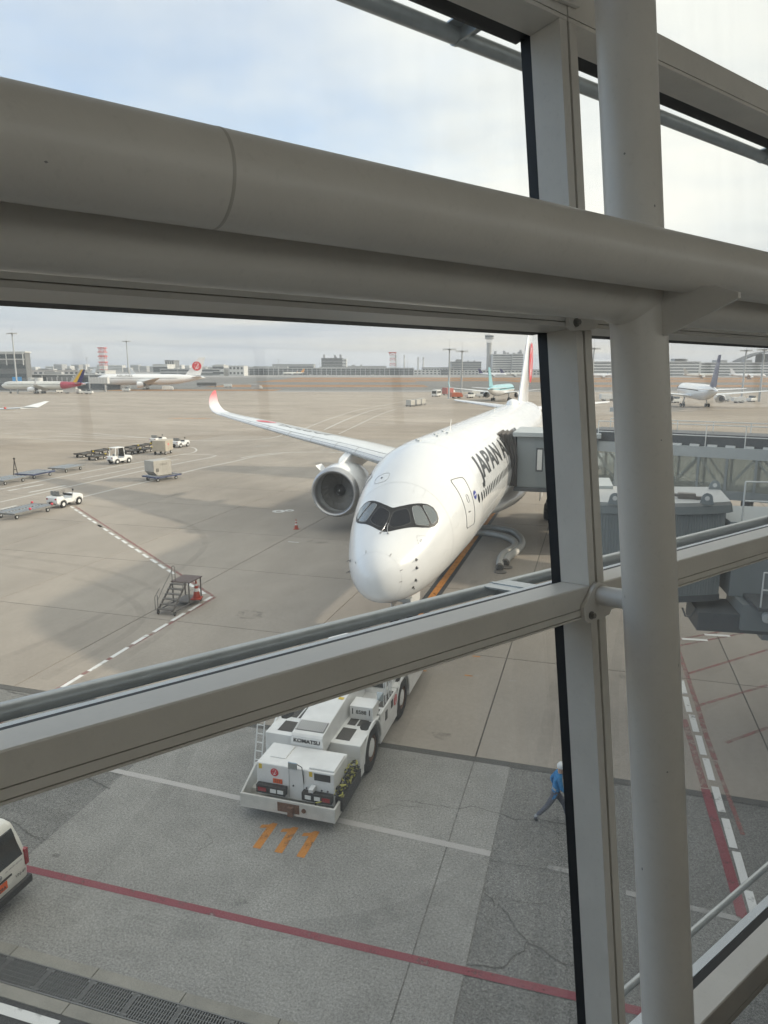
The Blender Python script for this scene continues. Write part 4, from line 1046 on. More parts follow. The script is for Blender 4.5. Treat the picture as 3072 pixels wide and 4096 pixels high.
# undercarriage
def wheel(b_parent, c, r, wd, nm='wheel'):
    c = Vector(c)
    o = MB().rev([(-wd / 2, r * .55), (-wd / 2, r * .8), (-wd * .36, r * .96), (-wd * .15, r), (wd * .15, r), (wd * .36, r * .96), (wd / 2, r * .8), (wd / 2, r * .55)], c, (1, 0, 0), 24).build(nm, 'black_rubber', b_parent, smooth=40)
    MB().rev([(-wd / 2 + .02, .02), (-wd / 2 + .02, r * .56), (wd / 2 - .02, r * .56), (wd / 2 - .02, .02)], c, (1, 0, 0), 18).build('hub', 'aircraft_grey', o, smooth=40)
    return o
NG = MB().cyl((0, 4.9, .55), (0, 5.4, 3.0), .13, n=14).cyl((-.5, 4.9, .55), (.5, 4.9, .55), .07, n=10).build('nose_gear', 'aircraft_grey', JET, smooth=40)
for sg in (-1, 1): wheel(JET, (sg * .38, 4.9, .55), .55, .38)
for sg in (-1, 1):
    b = MB(); b.box(sg * .45 - .02, sg * .45 + .02, 4.3, 6.0, 1.3, 2.35); b.build('gear_door', 'aircraft_white', JET)
    MB().cyl((sg * 5.2, 33.2, .9), (sg * 4.6, 33.0, 4.6), .22, n=14).cyl((sg * 5.2, 32.2, .7), (sg * 5.2, 34.2, .7), .14, n=10).build('main_gear', 'aircraft_grey', JET, smooth=40)
    for dy in (-1.0, 1.0):
        for dx in (-.6, .6): wheel(JET, (sg * 5.2 + dx, 33.2 + dy, .7), .7, .5)
    b = MB(); b.box(sg * 4.0 - .03, sg * 4.0 + .03, 31.8, 34.4, 1.6, 3.2); b.build('gear_door', 'aircraft_white', JET)
b = MB(); b.box(-.62, .62, 3.6, 4.0, 1.9, 2.05); b.build('gear_light_bar', 'aircraft_grey', NG)

# ------------------------------------------------------------------ ground equipment near the nose
mat('machine_white', (0.81, 0.81, 0.795), 0.4, var=0.10, scale=2.0, coat=0.15)
mat('machine_dirty', (0.62, 0.61, 0.57), 0.55, var=0.16, scale=2.5)
mat('antislip', (0.09, 0.085, 0.08), 0.9, var=0.15, scale=20, bump=0.3, bscale=120)
mat('grille_dark', (0.05, 0.05, 0.05), 0.6)
mat('rust_brown', (0.16, 0.085, 0.055), 0.8, var=0.3, scale=8)
mat('lamp_glass', (0.75, 0.76, 0.74), 0.08, coat=1.0)
mat('plate_orange', (0.80, 0.12, 0.02), 0.5)
mat('cable_yellow', (0.42, 0.40, 0.10), 0.6)
mat('cable_black', (0.03, 0.03, 0.03), 0.6)
mat('mirror_face', (0.45, 0.50, 0.52), 0.06, 0.9)
mat('sticker_yellow', (0.70, 0.50, 0.05), 0.5)
mat('van_cream', (0.82, 0.80, 0.73), 0.28, coat=0.5)
mat('dark_glass', (0.025, 0.03, 0.032), 0.06, coat=0.6)
mat('tail_red', (0.30, 0.015, 0.025), 0.2, coat=0.6)
mat('bumper_black', (0.03, 0.03, 0.031), 0.55)
mat('cone_red', (0.40, 0.06, 0.035), 0.55, var=0.12, scale=6)
mat('cone_white', (0.7, 0.7, 0.68), 0.5)
mat('stair_steel', (0.18, 0.165, 0.15), 0.6, 0.2, var=0.25, scale=5)
mat('stair_red', (0.13, 0.09, 0.08), 0.6, var=0.3, scale=5)
mat('hose_silver', (0.55, 0.545, 0.52), 0.55, 0.2, var=0.15, scale=6)
mat('bridge_grey', (0.25, 0.28, 0.29), 0.5, var=0.07, scale=0.8)
mat('bridge_light', (0.42, 0.45, 0.455), 0.5, var=0.07, scale=0.8)
mat('bridge_roof', (0.44, 0.45, 0.445), 0.6, var=0.10, scale=1.0)
mat('bridge_dark', (0.10, 0.11, 0.12), 0.6, var=0.1)
mat('bellows', (0.095, 0.085, 0.08), 0.8, var=0.15, scale=3)
glass_mat('bridge_glass', (0.80, 0.83, 0.82), refl=0.05, smear=0.3, streak=(.15, .15, .4))
mat('rail_white', (0.72, 0.73, 0.72), 0.4)
mat('signal_red', (0.55, 0.05, 0.03), 0.4)
mat('cloth_blue', (0.035, 0.22, 0.47), 0.8, var=0.2, scale=12)
mat('cloth_grey', (0.11, 0.115, 0.145), 0.9, var=0.15, scale=12)
mat('cloth_band', (0.36, 0.37, 0.37), 0.5)
mat('shoe_black', (0.02, 0.02, 0.02), 0.6)
mat('skin_tone', (0.50, 0.33, 0.25), 0.6)

TUG = thing('tow_tractor', 'white heavy aircraft tow tractor with dark roof mats standing before the airliner nose', 'tractor', (0.6, -9.6, 0))
tb = lambda: MB()      # local: x across, y forward from the rear bumper
# main hull
b = tb(); b.box(-1.08, 1.03, 1.95, 10.4, .42, 1.0); b.box(-1.5, -1.08, 3.95, 5.85, .42, 1.0); b.box(1.03, 1.45, 3.95, 5.85, .42, 1.0); b.box(-1.5, -1.08, 1.95, 2.3, .42, 1.0); b.box(1.03, 1.45, 1.95, 2.3, .42, 1.0); b.box(1.03, 1.45, 7.5, 10.4, .42, 1.0); b.box(-1.5, -1.08, 7.5, 10.4, .42, 1.0); b.box(-1.5, 1.45, 1.95, 2.42, 1.0, 1.42); b.box(-1.5, 1.45, 3.95, 5.85, 1.0, 1.42); b.box(-1.5, 1.45, 7.4, 10.4, 1.0, 1.42)
b.box(-1.08, 1.03, 2.42, 3.95, 1.0, 1.418); b.box(-1.08, 1.03, 5.85, 7.4, 1.0, 1.418)
HULL = b.build('hull', 'machine_white', TUG, bevel=.02)
for sg in (-1, 1):
    xo = 1.45 if sg > 0 else -1.5
    for yc in (3.12, 6.6):
        b = tb(); c0 = .78     # wheel arch lip
        arc = [(yc + .86 * math.cos(a), .70 + .86 * math.sin(a)) for a in [PI * k / 12 for k in range(13)]]
        b.tube([(xo + sg * .0, y, z) for y, z in arc], .035, 6); b.build('arch_lip', 'machine_white', TUG, smooth=40)
        b = tb(); b.box(min(xo, xo - sg * .42), max(xo, xo - sg * .42), yc - .72, yc + .72, 1.395, 1.425); b.build('fender_top', 'machine_white', TUG)
        wc = Vector((xo - sg * .20, yc, .74))
        o = MB().rev([(-.2, .40), (-.2, .60), (-.16, .70), (-.08, .74), (.08, .74), (.16, .70), (.2, .60), (.2, .40)], wc, (1, 0, 0), 32).build('wheel', 'black_rubber', TUG, smooth=40)
        MB().rev([(sg * .17, .41), (sg * .13, .38), (sg * .12, .22)], wc, (1, 0, 0), 24).build('rim', 'rust_brown', o, smooth=40)
        h_ = MB().rev([(sg * .10, .29), (sg * .17, .27), (sg * .19, .16), (sg * .2, .01)], wc, (1, 0, 0), 20).build('hub', 'machine_white', o, smooth=40)
    b = tb()
    for yy in (4.45, 5.1):
        b.box(xo - .01 if sg > 0 else xo - .012, xo + .012 if sg > 0 else xo + .01, yy, yy + .22, .95 if yy < 5 else 1.05, 1.25 if yy < 5 else 1.3)
    b.build('side_slot', 'grille_dark', TUG)
crane_disc(TUG, (1.456, 5.62, 1.12), (0, 1, 0), (0, 0, 1), .19)
# anti-slip mats on the deck
for x0, x1, y0, y1 in ((.62, 1.05, 2.15, 2.85), (.66, .92, 3.05, 3.75), (.97, 1.24, 3.05, 3.75), (-1.2, -.72, 2.15, 2.75), (-1.2, -.95, 3.0, 3.75), (-.9, -.65, 3.0, 3.75), (.55, 1.35, 3.95, 4.25), (1.2, 1.4, 4.4, 5.6), (-1.2, -.6, 4.1, 4.8)):
    tb().box(x0, x1, y0, y1, 1.421, 1.428).build('deck_mat', 'antislip', TUG)
# sloping hood with grille
b = tb(); b.loft([[(-.45, y, z0), (.55, y, z0), (.55 - .03, y, z1), (-.45 + .03, y, z1)] for y, z0, z1 in ((1.40, 1.42, 1.78), (1.45, 1.3, 1.84), (2.1, 1.4, 1.95), (3.6, 1.4, 2.10), (5.2, 1.4, 2.15))])
HOOD = b.build('hood', 'machine_white', TUG, fix=True, bevel=.02)
b = tb(); b.box(-.40, .5, 1.47, 1.5, .75, 1.42); b.build('rear_grille', 'grille_dark', HOOD)
for k in range(8): tb().box(-.4, .5, 1.45, 1.469, .98 + k * .05, 1.0 + k * .05).build('grille_slat', 'machine_white', HOOD)
for k in range(15):
    x = -.36 + k * .056; tb().hexa([(x, 1.6, 1.868), (x + .024, 1.6, 1.868), (x + .024, 2.02, 1.94), (x, 2.02, 1.94), (x, 1.6, 1.892), (x + .024, 1.6, 1.892), (x + .024, 2.02, 1.964), (x, 2.02, 1.964)]).build('vent_slat', 'machine_white', HOOD)
tb().hexa([(-.38, 1.59, 1.86), (.48, 1.59, 1.86), (.48, 2.03, 1.935), (-.38, 2.03, 1.935), (-.38, 1.59, 1.876), (.48, 1.59, 1.876), (.48, 2.03, 1.949), (-.38, 2.03, 1.949)]).build('vent_recess', 'grille_dark', HOOD)
place_text('KOMATSU', 'maker_name', 'letter_black', HOOD, (.05, 1.385, 1.60), (1, 0, 0), (0, .12, .99), .15, .006, 1.15)
for x in (-.25, .3): tb().box(x, x + .16, 3.3, 3.42, 2.06, 2.092).build('warning_sticker', 'sticker_yellow', HOOD)
b = tb()
for x in (-.36, .08): b.box(x, x + .4, 3.62, 3.95, 2.095, 2.118)
b.build('hood_mat', 'antislip', HOOD)
# generator box at the tail
GB = tb().box(-.95, 1.28, .28, 1.36, .55, 1.50).build('generator_box', 'machine_white', TUG, bevel=.03)
tb().box(.55, 1.26, .35, 1.2, 1.502, 1.55).build('box_lid', 'machine_white', GB, bevel=.012)
tb().box(-.72, -.25, .62, 1.3, 1.502, 1.525).build('box_lid', 'machine_white', GB, bevel=.006)
b = tb()
for x in (.0, .42): b.box(x - .004, x + .004, .274, .281, .62, 1.47)
b.build('door_seam', 'panel_line', GB)
b = tb(); b.box(.72, 1.18, .268, .279, 1.25, 1.45); b.build('round_end_window', 'grille_dark', GB, bevel=.07)
crane_disc(GB, (-.42, .27, 1.28), (1, 0, 0), (0, 0, 1), .115)
tb().box(-.47, -.2, .266, .277, .97, 1.10).build('number_plate', 'plate_orange', GB)
place_text('517', 'plate_number', 'letter_black', GB, (-.335, .263, 1.0), (1, 0, 0), (0, 0, 1), .12)
for x in (-.88, .58): tb().box(x, x + .09, .27, .278, 1.33, 1.47).build('warning_sticker', 'sticker_yellow', GB)
for x in (.12, .5, .93, 1.1): tb().cyl((x, .262, .98), (x, .28, .98), .025, n=8).build('latch', 'dark_metal', GB)
for x0 in (-.9, .42):
    lb = tb().box(x0, x0 + .85, .10, .27, .72, .95).build('lamp_bar', 'bumper_black', TUG, bevel=.015)
    for dx in ((.42, .63) if x0 < 0 else (.1, .36)):
        tb().box(x0 + dx, x0 + dx + .17, .085, .099, .78, .89).build('headlight', 'lamp_glass', lb, bevel=.004)
    tb().box(x0 + (.06 if x0 < 0 else .58), x0 + (.3 if x0 < 0 else .8), .09, .099, .78, .89).build('tail_light', 'tail_red', lb)
b = tb(); b.hexa([(.62, .12, .96), (.74, .12, .96), (.78, .27, .98), (.66, .27, .98), (.62, .1, 1.06), (.74, .1, 1.06), (.78, .25, 1.12), (.66, .25, 1.12)]); b.build('work_lamp', 'machine_white', TUG)
# rear bumper tray
b = tb(); b.box(-1.3, 1.42, -.06, .0, .32, .72); b.box(-1.3, 1.42, .0, .5, .32, .38); b.hexa([(-1.3, .0, .38), (-1.24, .0, .38), (-1.24, .9, .38), (-1.3, .9, .38), (-1.3, .0, .72), (-1.24, .0, .72), (-1.24, .9, 1.1), (-1.3, .9, 1.1)])
b.box(1.36, 1.42, 0, .5, .38, .72); b.box(-1.3, 1.42, .5, 2.0, .36, .55)
BT = b.build('bumper_tray', 'machine_dirty', TUG, bevel=.012)
b = tb(); b.box(-.2, .42, -.075, -.061, .40, .66); b.box(.12, .26, -.16, -.061, .34, .6); b.build('tow_jaw', 'rust_brown', BT)
tb().cyl((.55, -.09, .53), (.55, -.061, .53), .06, n=12).build('socket', 'rust_brown', BT)
# cable tray with coiled cable
tb().box(1.24, 1.5, .35, 1.85, .42, .8).build('cable_tray', 'bumper_black', TUG)
rr_ = random.Random(4); pts = []
for i in range(220):
    t = i / 219; a = i * .55
    pts.append((1.37 + .10 * math.cos(a) + rr_.uniform(-.02, .02), .45 + 1.2 * (.5 + .5 * math.sin(i * .043)) + .16 * math.sin(a * .8), .84 + .34 * t * abs(math.sin(i * .05)) + .07 * math.sin(a)))
pts += [(1.2, .3, .8), (1.0, .12, .78), (.85, .06, .74), (.80, .05, .5)]
c1 = MB().tube(pts, .022, 6); c1.m = [(i // 6 // 2) % 2 for i in range(len(c1.f))]
c1.build('power_cable', ['cable_yellow', 'cable_black'], TUG, smooth=50)
# mirror on a stalk, ladder, number box, cab
b = tb(); b.tube([(.42, .3, 1.0), (.42, .24, 1.3), (.4, .22, 1.6), (.25, .2, 1.68)], .012, 5); ms = b.build('mirror_stalk', 'bumper_black', TUG)
tb().box(.02, .28, .17, .2, 1.52, 1.72).build('mirror', 'mirror_face', ms, bevel=.02)
LD = tb()
for x in (-1.62, -1.40): LD.cyl((x, 1.35, .35), (x, 1.75, 1.9), .02, n=6)
for k in range(6): LD.cyl((-1.62, 1.4 + k * .065, .55 + k * .24), (-1.40, 1.4 + k * .065, .55 + k * .24), .016, n=6)
LD.build('ladder', 'rail_white', TUG)
NB = tb().box(.62, 1.36, 3.42, 4.05, 1.43, 1.86).build('tool_box', 'machine_white', TUG, bevel=.02)
place_text('8588', 'fleet_number', 'letter_black', NB, (.99, 3.412, 1.62), (1, 0, 0), (0, 0, 1), .17, .004)
for x in (.70, 1.24): tb().box(x, x + .03, 3.4, 3.418, 1.6, 1.78).build('strap', 'dark_metal', NB)
b = tb(); b.tube([(1.2, 4.3, 1.43), (1.35, 4.2, 1.75), (1.42, 4.05, 1.95)], .014, 5); ms = b.build('mirror_stalk', 'rail_white', TUG)
tb().box(1.3, 1.52, 4.0, 4.03, 1.82, 2.12).build('mirror', 'mirror_face', ms, bevel=.02)
CB = MB().loft([[(-1.2, 5.3, z), (1.25, 5.3, z), (1.25, 7.2, z), (-1.2, 7.2, z)] for z in (1.42, 1.6)]).build('cab_base', 'machine_white', TUG)
b = tb()
for x, y in ((-1.18, 5.35), (1.2, 5.35), (-1.18, 7.1), (1.2, 7.1), (.0, 5.35)): b.box(x - .03, x + .03, y - .03, y + .03, 1.6, 2.5)
b.build('cab_post', 'machine_white', CB)
tb().box(-1.14, 1.16, 5.34, 5.36, 1.62, 2.48).build('cab_window', 'dark_glass', CB)
for x in (-1.19, 1.2): tb().box(x - .01, x + .01, 5.4, 7.06, 1.62, 2.48).build('cab_window', 'dark_glass', CB)
tb().box(-1.3, 1.3, 5.2, 7.3, 2.5, 2.6).build('cab_roof', 'machine_white', CB, bevel=.03)
b = tb()
for y in (4.5, 5.1): b.tube([(1.38, y, 1.42), (1.38, y, 2.2), (1.38, y + .25, 2.2), (1.38, y + .25, 1.42)], .018, 6)
b.build('grab_rail', 'rail_white', TUG, smooth=50)

# ------------------------------------------------------------------ van at the kerb
VAN = thing('van', 'cream white van seen from behind with orange number plate', 'van', (-4.02, -14.42, 0), PI / 2)
def rring(hw, y0, y1, z, r=.14, n=4):
    out = []
    for cx, cy, s in ((hw - r, y1 - r, 0), (-hw + r, y1 - r, 90), (-hw + r, y0 + r, 180), (hw - r, y0 + r, 270)):
        for k in range(n + 1): a = rad(s + 90 * k / n); out.append((cx + r * math.cos(a), cy + r * math.sin(a), z))
    return out
b = MB(); b.loft([rring(hw, y0, y1, z) for hw, y0, y1, z in ((.80, .05, 4.6, .30), (.84, 0, 4.68, .38), (.85, -.005, 4.69, .9), (.848, .0, 4.6, 1.1), (.80, .07, 4.2, 1.45), (.745, .14, 3.9, 1.72), (.72, .18, 3.8, 1.84), (.66, .26, 3.6, 1.93), (.5, .5, 3.3, 1.97))])
VB = b.build('body', 'van_cream', VAN, smooth=35, fix=True)
b = MB(); b.hexa([(-.70, -.012, 1.09), (.70, -.012, 1.09), (.62, .145, 1.78), (-.62, .145, 1.78), (-.70, .03, 1.09), (.70, .03, 1.09), (.62, .19, 1.78), (-.62, .19, 1.78)])
b.build('rear_window', 'dark_glass', VAN, fix=True, bevel=.02)
for sg in (-1, 1):
    b = MB(); b.box(sg * .79 - .055, sg * .79 + .055, -.03, .08, .78, 1.18); b.build('tail_light', 'tail_red', VAN, bevel=.02)
    b = MB(); b.hexa([(sg * .835 - .02, .5, 1.12), (sg * .835 + .02, .5, 1.12), (sg * .835 + .02, 3.3, 1.12), (sg * .835 - .02, 3.3, 1.12), (sg * .76 - .02, .55, 1.66), (sg * .76 + .02, .55, 1.66), (sg * .76 + .02, 3.25, 1.66), (sg * .76 - .02, 3.25, 1.66)])
    b.build('side_window', 'dark_glass', VAN, fix=True)
    for y in (.95, 3.75): wheel(VAN, (sg * .75, y, .33), .33, .2)
b = MB(); b.box(-.86, .86, -.07, .3, .30, .50); b.build('rear_bumper', 'bumper_black', VAN, bevel=.04)
b = MB(); b.box(-.2, .2, .24, .27, 1.86, 1.9); b.build('brake_lamp', 'tail_red', VAN)
b = MB(); b.box(-.30, .30, -.022, .0, .66, .84); b.build('plate_recess', 'van_cream', VAN); MB().box(-.32, .32, -.04, -.02, .84, .88).build('plate_garnish', 'bumper_black', VAN)
PL = MB().box(-.17, .17, -.045, -.03, .64, .82).build('number_plate', 'plate_orange', VAN)
place_text('509A', 'plate_number', 'letter_black', PL, (0, -.047, .66), (1, 0, 0), (0, 0, 1), .12, .003)
place_text('VN-49', 'fleet_number', 'bumper_black', VAN, (.58, -.014, .66), (1, 0, 0), (0, 0, 1), .11)
place_text('JAL AIRPORT SERVICE', 'lettering', 'bumper_black', VAN, (.42, -.014, .98), (1, 0, 0), (0, 0, 1), .05)
b = MB(); b.rev([(0, .06), (.012, .055), (.012, .042), (0, .04)], (.02, -.012, .96), (0, -1, 0), 20); b.box(-.01, .05, -.022, -.012, .945, .975); b.build('maker_badge', 'bare_metal', VAN)
for x in (-.5, -.25, 0, .25, .5): MB().box(x - .015, x + .015, .6, 3.2, 1.955, 1.985).build('roof_rib', 'van_cream', VAN)
b = MB(); b.tube([(-.2, -.1, .34), (0, -.14, .33), (.1, -.12, .28)], .03, 6); b.build('exhaust_pipe', 'dark_metal', VAN)

# ------------------------------------------------------------------ ground worker
def make_person(loc, rz):
    R = thing('person', 'worker in a bright blue jacket and grey trousers striding across the asphalt', 'person', loc, rz)
    # local +Y is the walking direction
    J = {'pel': (0, 0, .93, .15, .12), 'sp1': (0, .03, 1.10, .145, .11), 'sp2': (0, .06, 1.28, .17, .12), 'nk': (0, .09, 1.46, .075, .07), 'hd': (0, .12, 1.58, .085, .09), 'top': (0, .13, 1.70, .06, .065),
         'sl': (-.18, .06, 1.40, .075, .07), 'el': (-.25, -.10, 1.14, .055, .055), 'wl': (-.23, .02, .92, .04, .04), 'hl': (-.22, .07, .85, .035, .045),
         'sr': (.18, .07, 1.40, .075, .07), 'er': (.25, .14, 1.14, .055, .055), 'wr': (.22, .34, 1.0, .04, .04), 'hr': (.21, .41, .97, .035, .045),
         'tl': (-.1, .02, .86, .105, .10), 'kl': (-.1, .26, .50, .075, .075), 'al': (-.1, .38, .10, .055, .06), 'fl': (-.1, .53, .05, .045, .035),
         'tr': (.1, -.02, .86, .105, .10), 'kr': (.1, -.20, .52, .075, .075), 'ar': (.1, -.50, .16, .055, .06), 'fr': (.1, -.44, .045, .045, .035)}
    Ed = [('pel', 'sp1'), ('sp1', 'sp2'), ('sp2', 'nk'), ('nk', 'hd'), ('hd', 'top'), ('sp2', 'sl'), ('sl', 'el'), ('el', 'wl'), ('wl', 'hl'), ('sp2', 'sr'), ('sr', 'er'), ('er', 'wr'), ('wr', 'hr'),
          ('pel', 'tl'), ('tl', 'kl'), ('kl', 'al'), ('al', 'fl'), ('pel', 'tr'), ('tr', 'kr'), ('kr', 'ar'), ('ar', 'fr')]
    # fingers
    for hn, sg in (('hl', -1), ('hr', 1)):
        hx, hy, hz = J[hn][:3]
        for k in range(4):
            n1, n2 = f'{hn}f{k}a', f'{hn}f{k}b'
            J[n1] = (hx + sg * .006, hy + .012 + .017 * k, hz - .055, .0095, .0095); J[n2] = (hx - sg * .01, hy + .02 + .017 * k, hz - .095 + .006 * abs(k - 1.5), .008, .008); Ed += [(hn, n1), (n1, n2)]
        J[hn + 't'] = (hx - sg * .03, hy + .05, hz - .03, .01, .01); Ed.append((hn, hn + 't'))
    names = list(J); me = bpy.data.meshes.new('body'); me.from_pydata([J[n][:3] for n in names], [(names.index(a), names.index(c)) for a, c in Ed], [])
    ob = bpy.data.objects.new('body', me); COL.objects.link(ob)
    ob.modifiers.new('skin', 'SKIN'); sv = me.skin_vertices[0].data
    for i, n in enumerate(names): sv[i].radius = J[n][3:5]; sv[i].use_root = (n == 'pel')
    sb_ = ob.modifiers.new('sub', 'SUBSURF'); sb_.levels = 2; sb_.render_levels = 2
    dg = bpy.context.evaluated_depsgraph_get(); m2 = bpy.data.meshes.new_from_object(ob.evaluated_get(dg))
    bpy.data.objects.remove(ob); m2.name = 'body'
    for k in ('cloth_blue', 'cloth_grey', 'skin_tone', 'shoe_black', 'cloth_band'): m2.materials.append(MATS[k])
    for p in m2.polygons:
        c = p.center; p.use_smooth = True
        arm = abs(c.x) > .17 and c.z > .8
        if c.z > 1.48: k = 2
        elif arm and ((c.y > .28 and c.z < 1.06 and c.x > 0) or (c.x < 0 and c.z < .93)): k = 2
        elif arm: k = 0
        elif c.z > .99: k = 4 if 1.03 < c.z < 1.07 else 0
        elif c.z < .12 or (c.y < -.4 and c.z < .14): k = 3
        else: k = 4 if (c.y < -.38 and .2 < c.z < .26) or (c.y > .3 and .2 < c.z < .26) else 1
        p.material_index = k
    o = bpy.data.objects.new('body', m2); COL.objects.link(o); o.parent = R
    MB().rev([(-.02, .118), (.0, .12), (.05, .112), (.10, .075), (.125, .01)], (0, .125, 1.655), (0, -.05, 1), 20).build('helmet', 'rail_white', R, smooth=60)
    b = MB(); b.sphere((0, .215, 1.585), .017, 8, sc=(.8, 1.3, 1)); b.build('nose', 'skin_tone', R)
    for sg in (-1, 1):
        MB().sphere((sg * .035, .205, 1.615), .012, 8).build('eye', 'shoe_black', R); MB().sphere((sg * .088, .12, 1.59), .025, 8, sc=(.4, 1, 1.4)).build('ear', 'skin_tone', R)
    MB().box(-.025, .025, .198, .207, 1.535, 1.543).build('mouth', 'stair_red', R)
    return R
make_person((7.44, -7.50, 0), -PI / 2 + .12)

# ------------------------------------------------------------------ cones, maintenance steps, air hoses
def cone(loc, label, s=1.0, group=None):
    R = thing('traffic_cone', label, 'cone', loc, .3, group); R.scale = (s, s, s)
    MB().box(-.2, .2, -.2, .2, 0, .04).build('base', 'cone_red', R, bevel=.012)
    z = [.04, .30, .42, .52, .60, .72]; rr = [.145, .098, .076, .058, .044, .025]
    for i in range(5):
        MB().cyl((0, 0, z[i]), (0, 0, z[i + 1]), rr[i], rr[i + 1], 16, caps=(False, i == 4)).build('sleeve' if i % 2 else 'cone_body', 'cone_white' if i % 2 else 'cone_red', R, smooth=40)
    return R
cone(at(1185, 2116), 'orange and white traffic cone alone on the apron beside the engine', 1.05)
cone((-11.35, 5.85, .25), 'red and white traffic cone stored under the steel steps', 1.35)
ST = thing('boarding_steps', 'rusty grey steel maintenance steps on castors beside the red line', 'steps', (-11.9, 3.75, 0)); ST.scale = (.9, .9, .93)
b = MB(); W2 = .45
for sg in (-1, 1): b.box(sg * W2 - .03, sg * W2 + .03, .0, .08, .22, .28); b.hexa([(sg * W2 - .03, .0, .22), (sg * W2 + .03, .0, .22), (sg * W2 + .03, .16, .22), (sg * W2 - .03, .16, .22), (sg * W2 - .03, 1.45, 1.3), (sg * W2 + .03, 1.45, 1.3), (sg * W2 + .03, 1.6, 1.3), (sg * W2 - .03, 1.6, 1.3)])
b.build('stringer', 'stair_steel', ST, fix=True)
for k in range(6): MB().box(-W2, W2, .02 + k * .26, .26 + k * .26, .27 + k * .205, .31 + k * .205).build('tread', 'stair_steel', ST)
MB().box(-W2 - .08, W2 + .22, 1.55, 2.95, 1.36, 1.41).build('platform', 'stair_red', ST)
b = MB()
for x in (-W2, W2 + .14):
    for y in (1.6, 2.85): b.box(x - .03, x + .03, y - .03, y + .03, .15, 1.36)
b.box(-W2, W2 + .14, 1.57, 1.63, .22, .27); b.box(-W2, W2 + .14, 2.82, 2.88, .22, .27); b.box(-W2 - .03, -W2 + .03, .0, 2.88, .18, .23); b.box(W2 + .11, W2 + .17, .0, 2.88, .18, .23)
b.build('frame', 'stair_steel', ST)
MB().box(-W2 + .03, W2 + .1, 1.65, 2.8, .24, .27).build('lower_shelf', 'stair_steel', ST)
b = MB(); b.tube([(-W2, 1.6, 1.36), (-W2, 1.6, 2.2), (-W2 + .12, 1.6, 2.28), (-W2 + .2, 1.6, 2.2), (-W2 + .2, 1.6, 1.4)], .02, 6); b.tube([(-W2, 1.6, 2.0), (-W2, .7, 1.3), (-W2, .1, .75), (-W2, .1, .3)], .018, 6); b.tube([(-W2 - .1, .25, .25), (-W2 - .1, .25, 1.0)], .018, 6); b.tube([(-W2 - .1, .0, .25), (-W2 - .1, .0, .95), (-W2 - .1, .5, 1.3)], .018, 6)
b.tube([(W2, 1.0, 1.0), (W2, 1.4, 1.5), (W2 + .1, 1.6, 1.5)], .018, 6)
b.build('handrail', 'stair_steel', ST, smooth=50)
for x in (-W2, W2 + .14):
    for y in (.1, 2.8): wheel(ST, (x, y, .1), .1, .06, 'castor')

HP = [[(1030, 1042), (1100, 1034), (1180, 1036), (1290, 1060), (1350, 1110), (1358, 1160), (1322, 1205), (1262, 1250), (1238, 1292)],
      [(1010, 1072), (1080, 1070), (1150, 1080), (1250, 1105), (1310, 1142), (1298, 1182), (1232, 1222), (1202, 1270), (1196, 1325)]]
for hi, q in enumerate(HP):
    P = smooth([at(1350 + x * .5425, 1550 + y * .5425, .22) for x, y in q], 8); L_ = [P[0]]
    for p in P[1:]:
        while (p - L_[-1]).length > .17: L_.append(L_[-1] + (p - L_[-1]).normalized() * .17)
    HS = thing('air_hose', ('outer' if hi == 0 else 'inner') + ' of two ribbed silver air hoses lying curved under the airliner', 'hose', tuple(L_[-1] - Vector((0, 0, .22))))
    o = Vector(HS.location); fine = []; rad_ = []
    for a, c in zip(L_, L_[1:]): fine += [a - o, (a + c) / 2 - o]; rad_ += [.235, .18]
    MB().tube(fine, rad_, 12).build('duct', 'hose_silver', HS, smooth=80)
    e = fine[-1]; MB().rev([(0, .2), (.05, .25), (.25, .25), (.3, .2)], e, (fine[-1] - fine[-3]).normalized(), 14).build('coupling', 'stair_steel', HS, smooth=40)
    MB().rev([(0, .38), (.05, .38), (.06, .02)], e + Vector((.1, -.5, -.21)), (0, 0, 1), 16).build('end_plate', 'stair_steel', HS)

# ------------------------------------------------------------------ passenger bridges
def railing(b, pts, h=1.0, post=1.8, r=.025):
    pts = [Vector(p) for p in pts]
    for z in (h, h * .5): b.tube([p + Vector((0, 0, z)) for p in pts], r, 6)
    for a, c in zip(pts, pts[1:]):
        n = max(1, int((c - a).length / post))
        for k in range(n + 1): q = a + (c - a) * (k / n); b.cyl(q, q + Vector((0, 0, h)), r, n=6)
BA = thing('passenger_bridge', 'glazed grey passenger bridge docked at the airliner second door', 'jet bridge', (14, 20, 0))
o = Vector(BA.location)
def rel(*p): return Vector(p) - o
# bellows against the fuselage
b = MB(); n = 9; rings = []
for k in range(n):
    t = k / (n - 1); x = 2.45 + .62 * t; w_ = .0 if k % 2 else .12
    y0, y1, z0, z1 = 20.3 - w_, 24.1 + w_, 4.55, 7.75 + w_
    lean = 1.05 * (1 - t)
    rings.append([rel(x + .25, y0, z0), rel(x + .25, y1, z0), rel(x + .25, y1, 6.4), rel(x - lean * .5, y1 - .5, z1), rel(x - lean * .5, y0 + .5, z1), rel(x + .25, y0, 6.4)])
b.loft(rings, caps=(False, False)); b.build('bellows', 'bellows', BA, fix=True)
CABA = MB().box(3.2 - o.x, 8.0 - o.x, 20.6 - o.y, 24.6 - o.y, 4.45, 7.7).build('cab', 'bridge_grey', BA, bevel=.04)
MB().box(2.95 - o.x, 8.3 - o.x, 20.3 - o.y, 24.9 - o.y, 7.702, 7.98).build('cab_roof', 'bridge_light', CABA, bevel=.03)
MB().box(4.5 - o.x, 4.8 - o.x, 20.57 - o.y, 20.599 - o.y, 5.6, 6.9).build('cab_window', 'lamp_glass', CABA, bevel=.06)
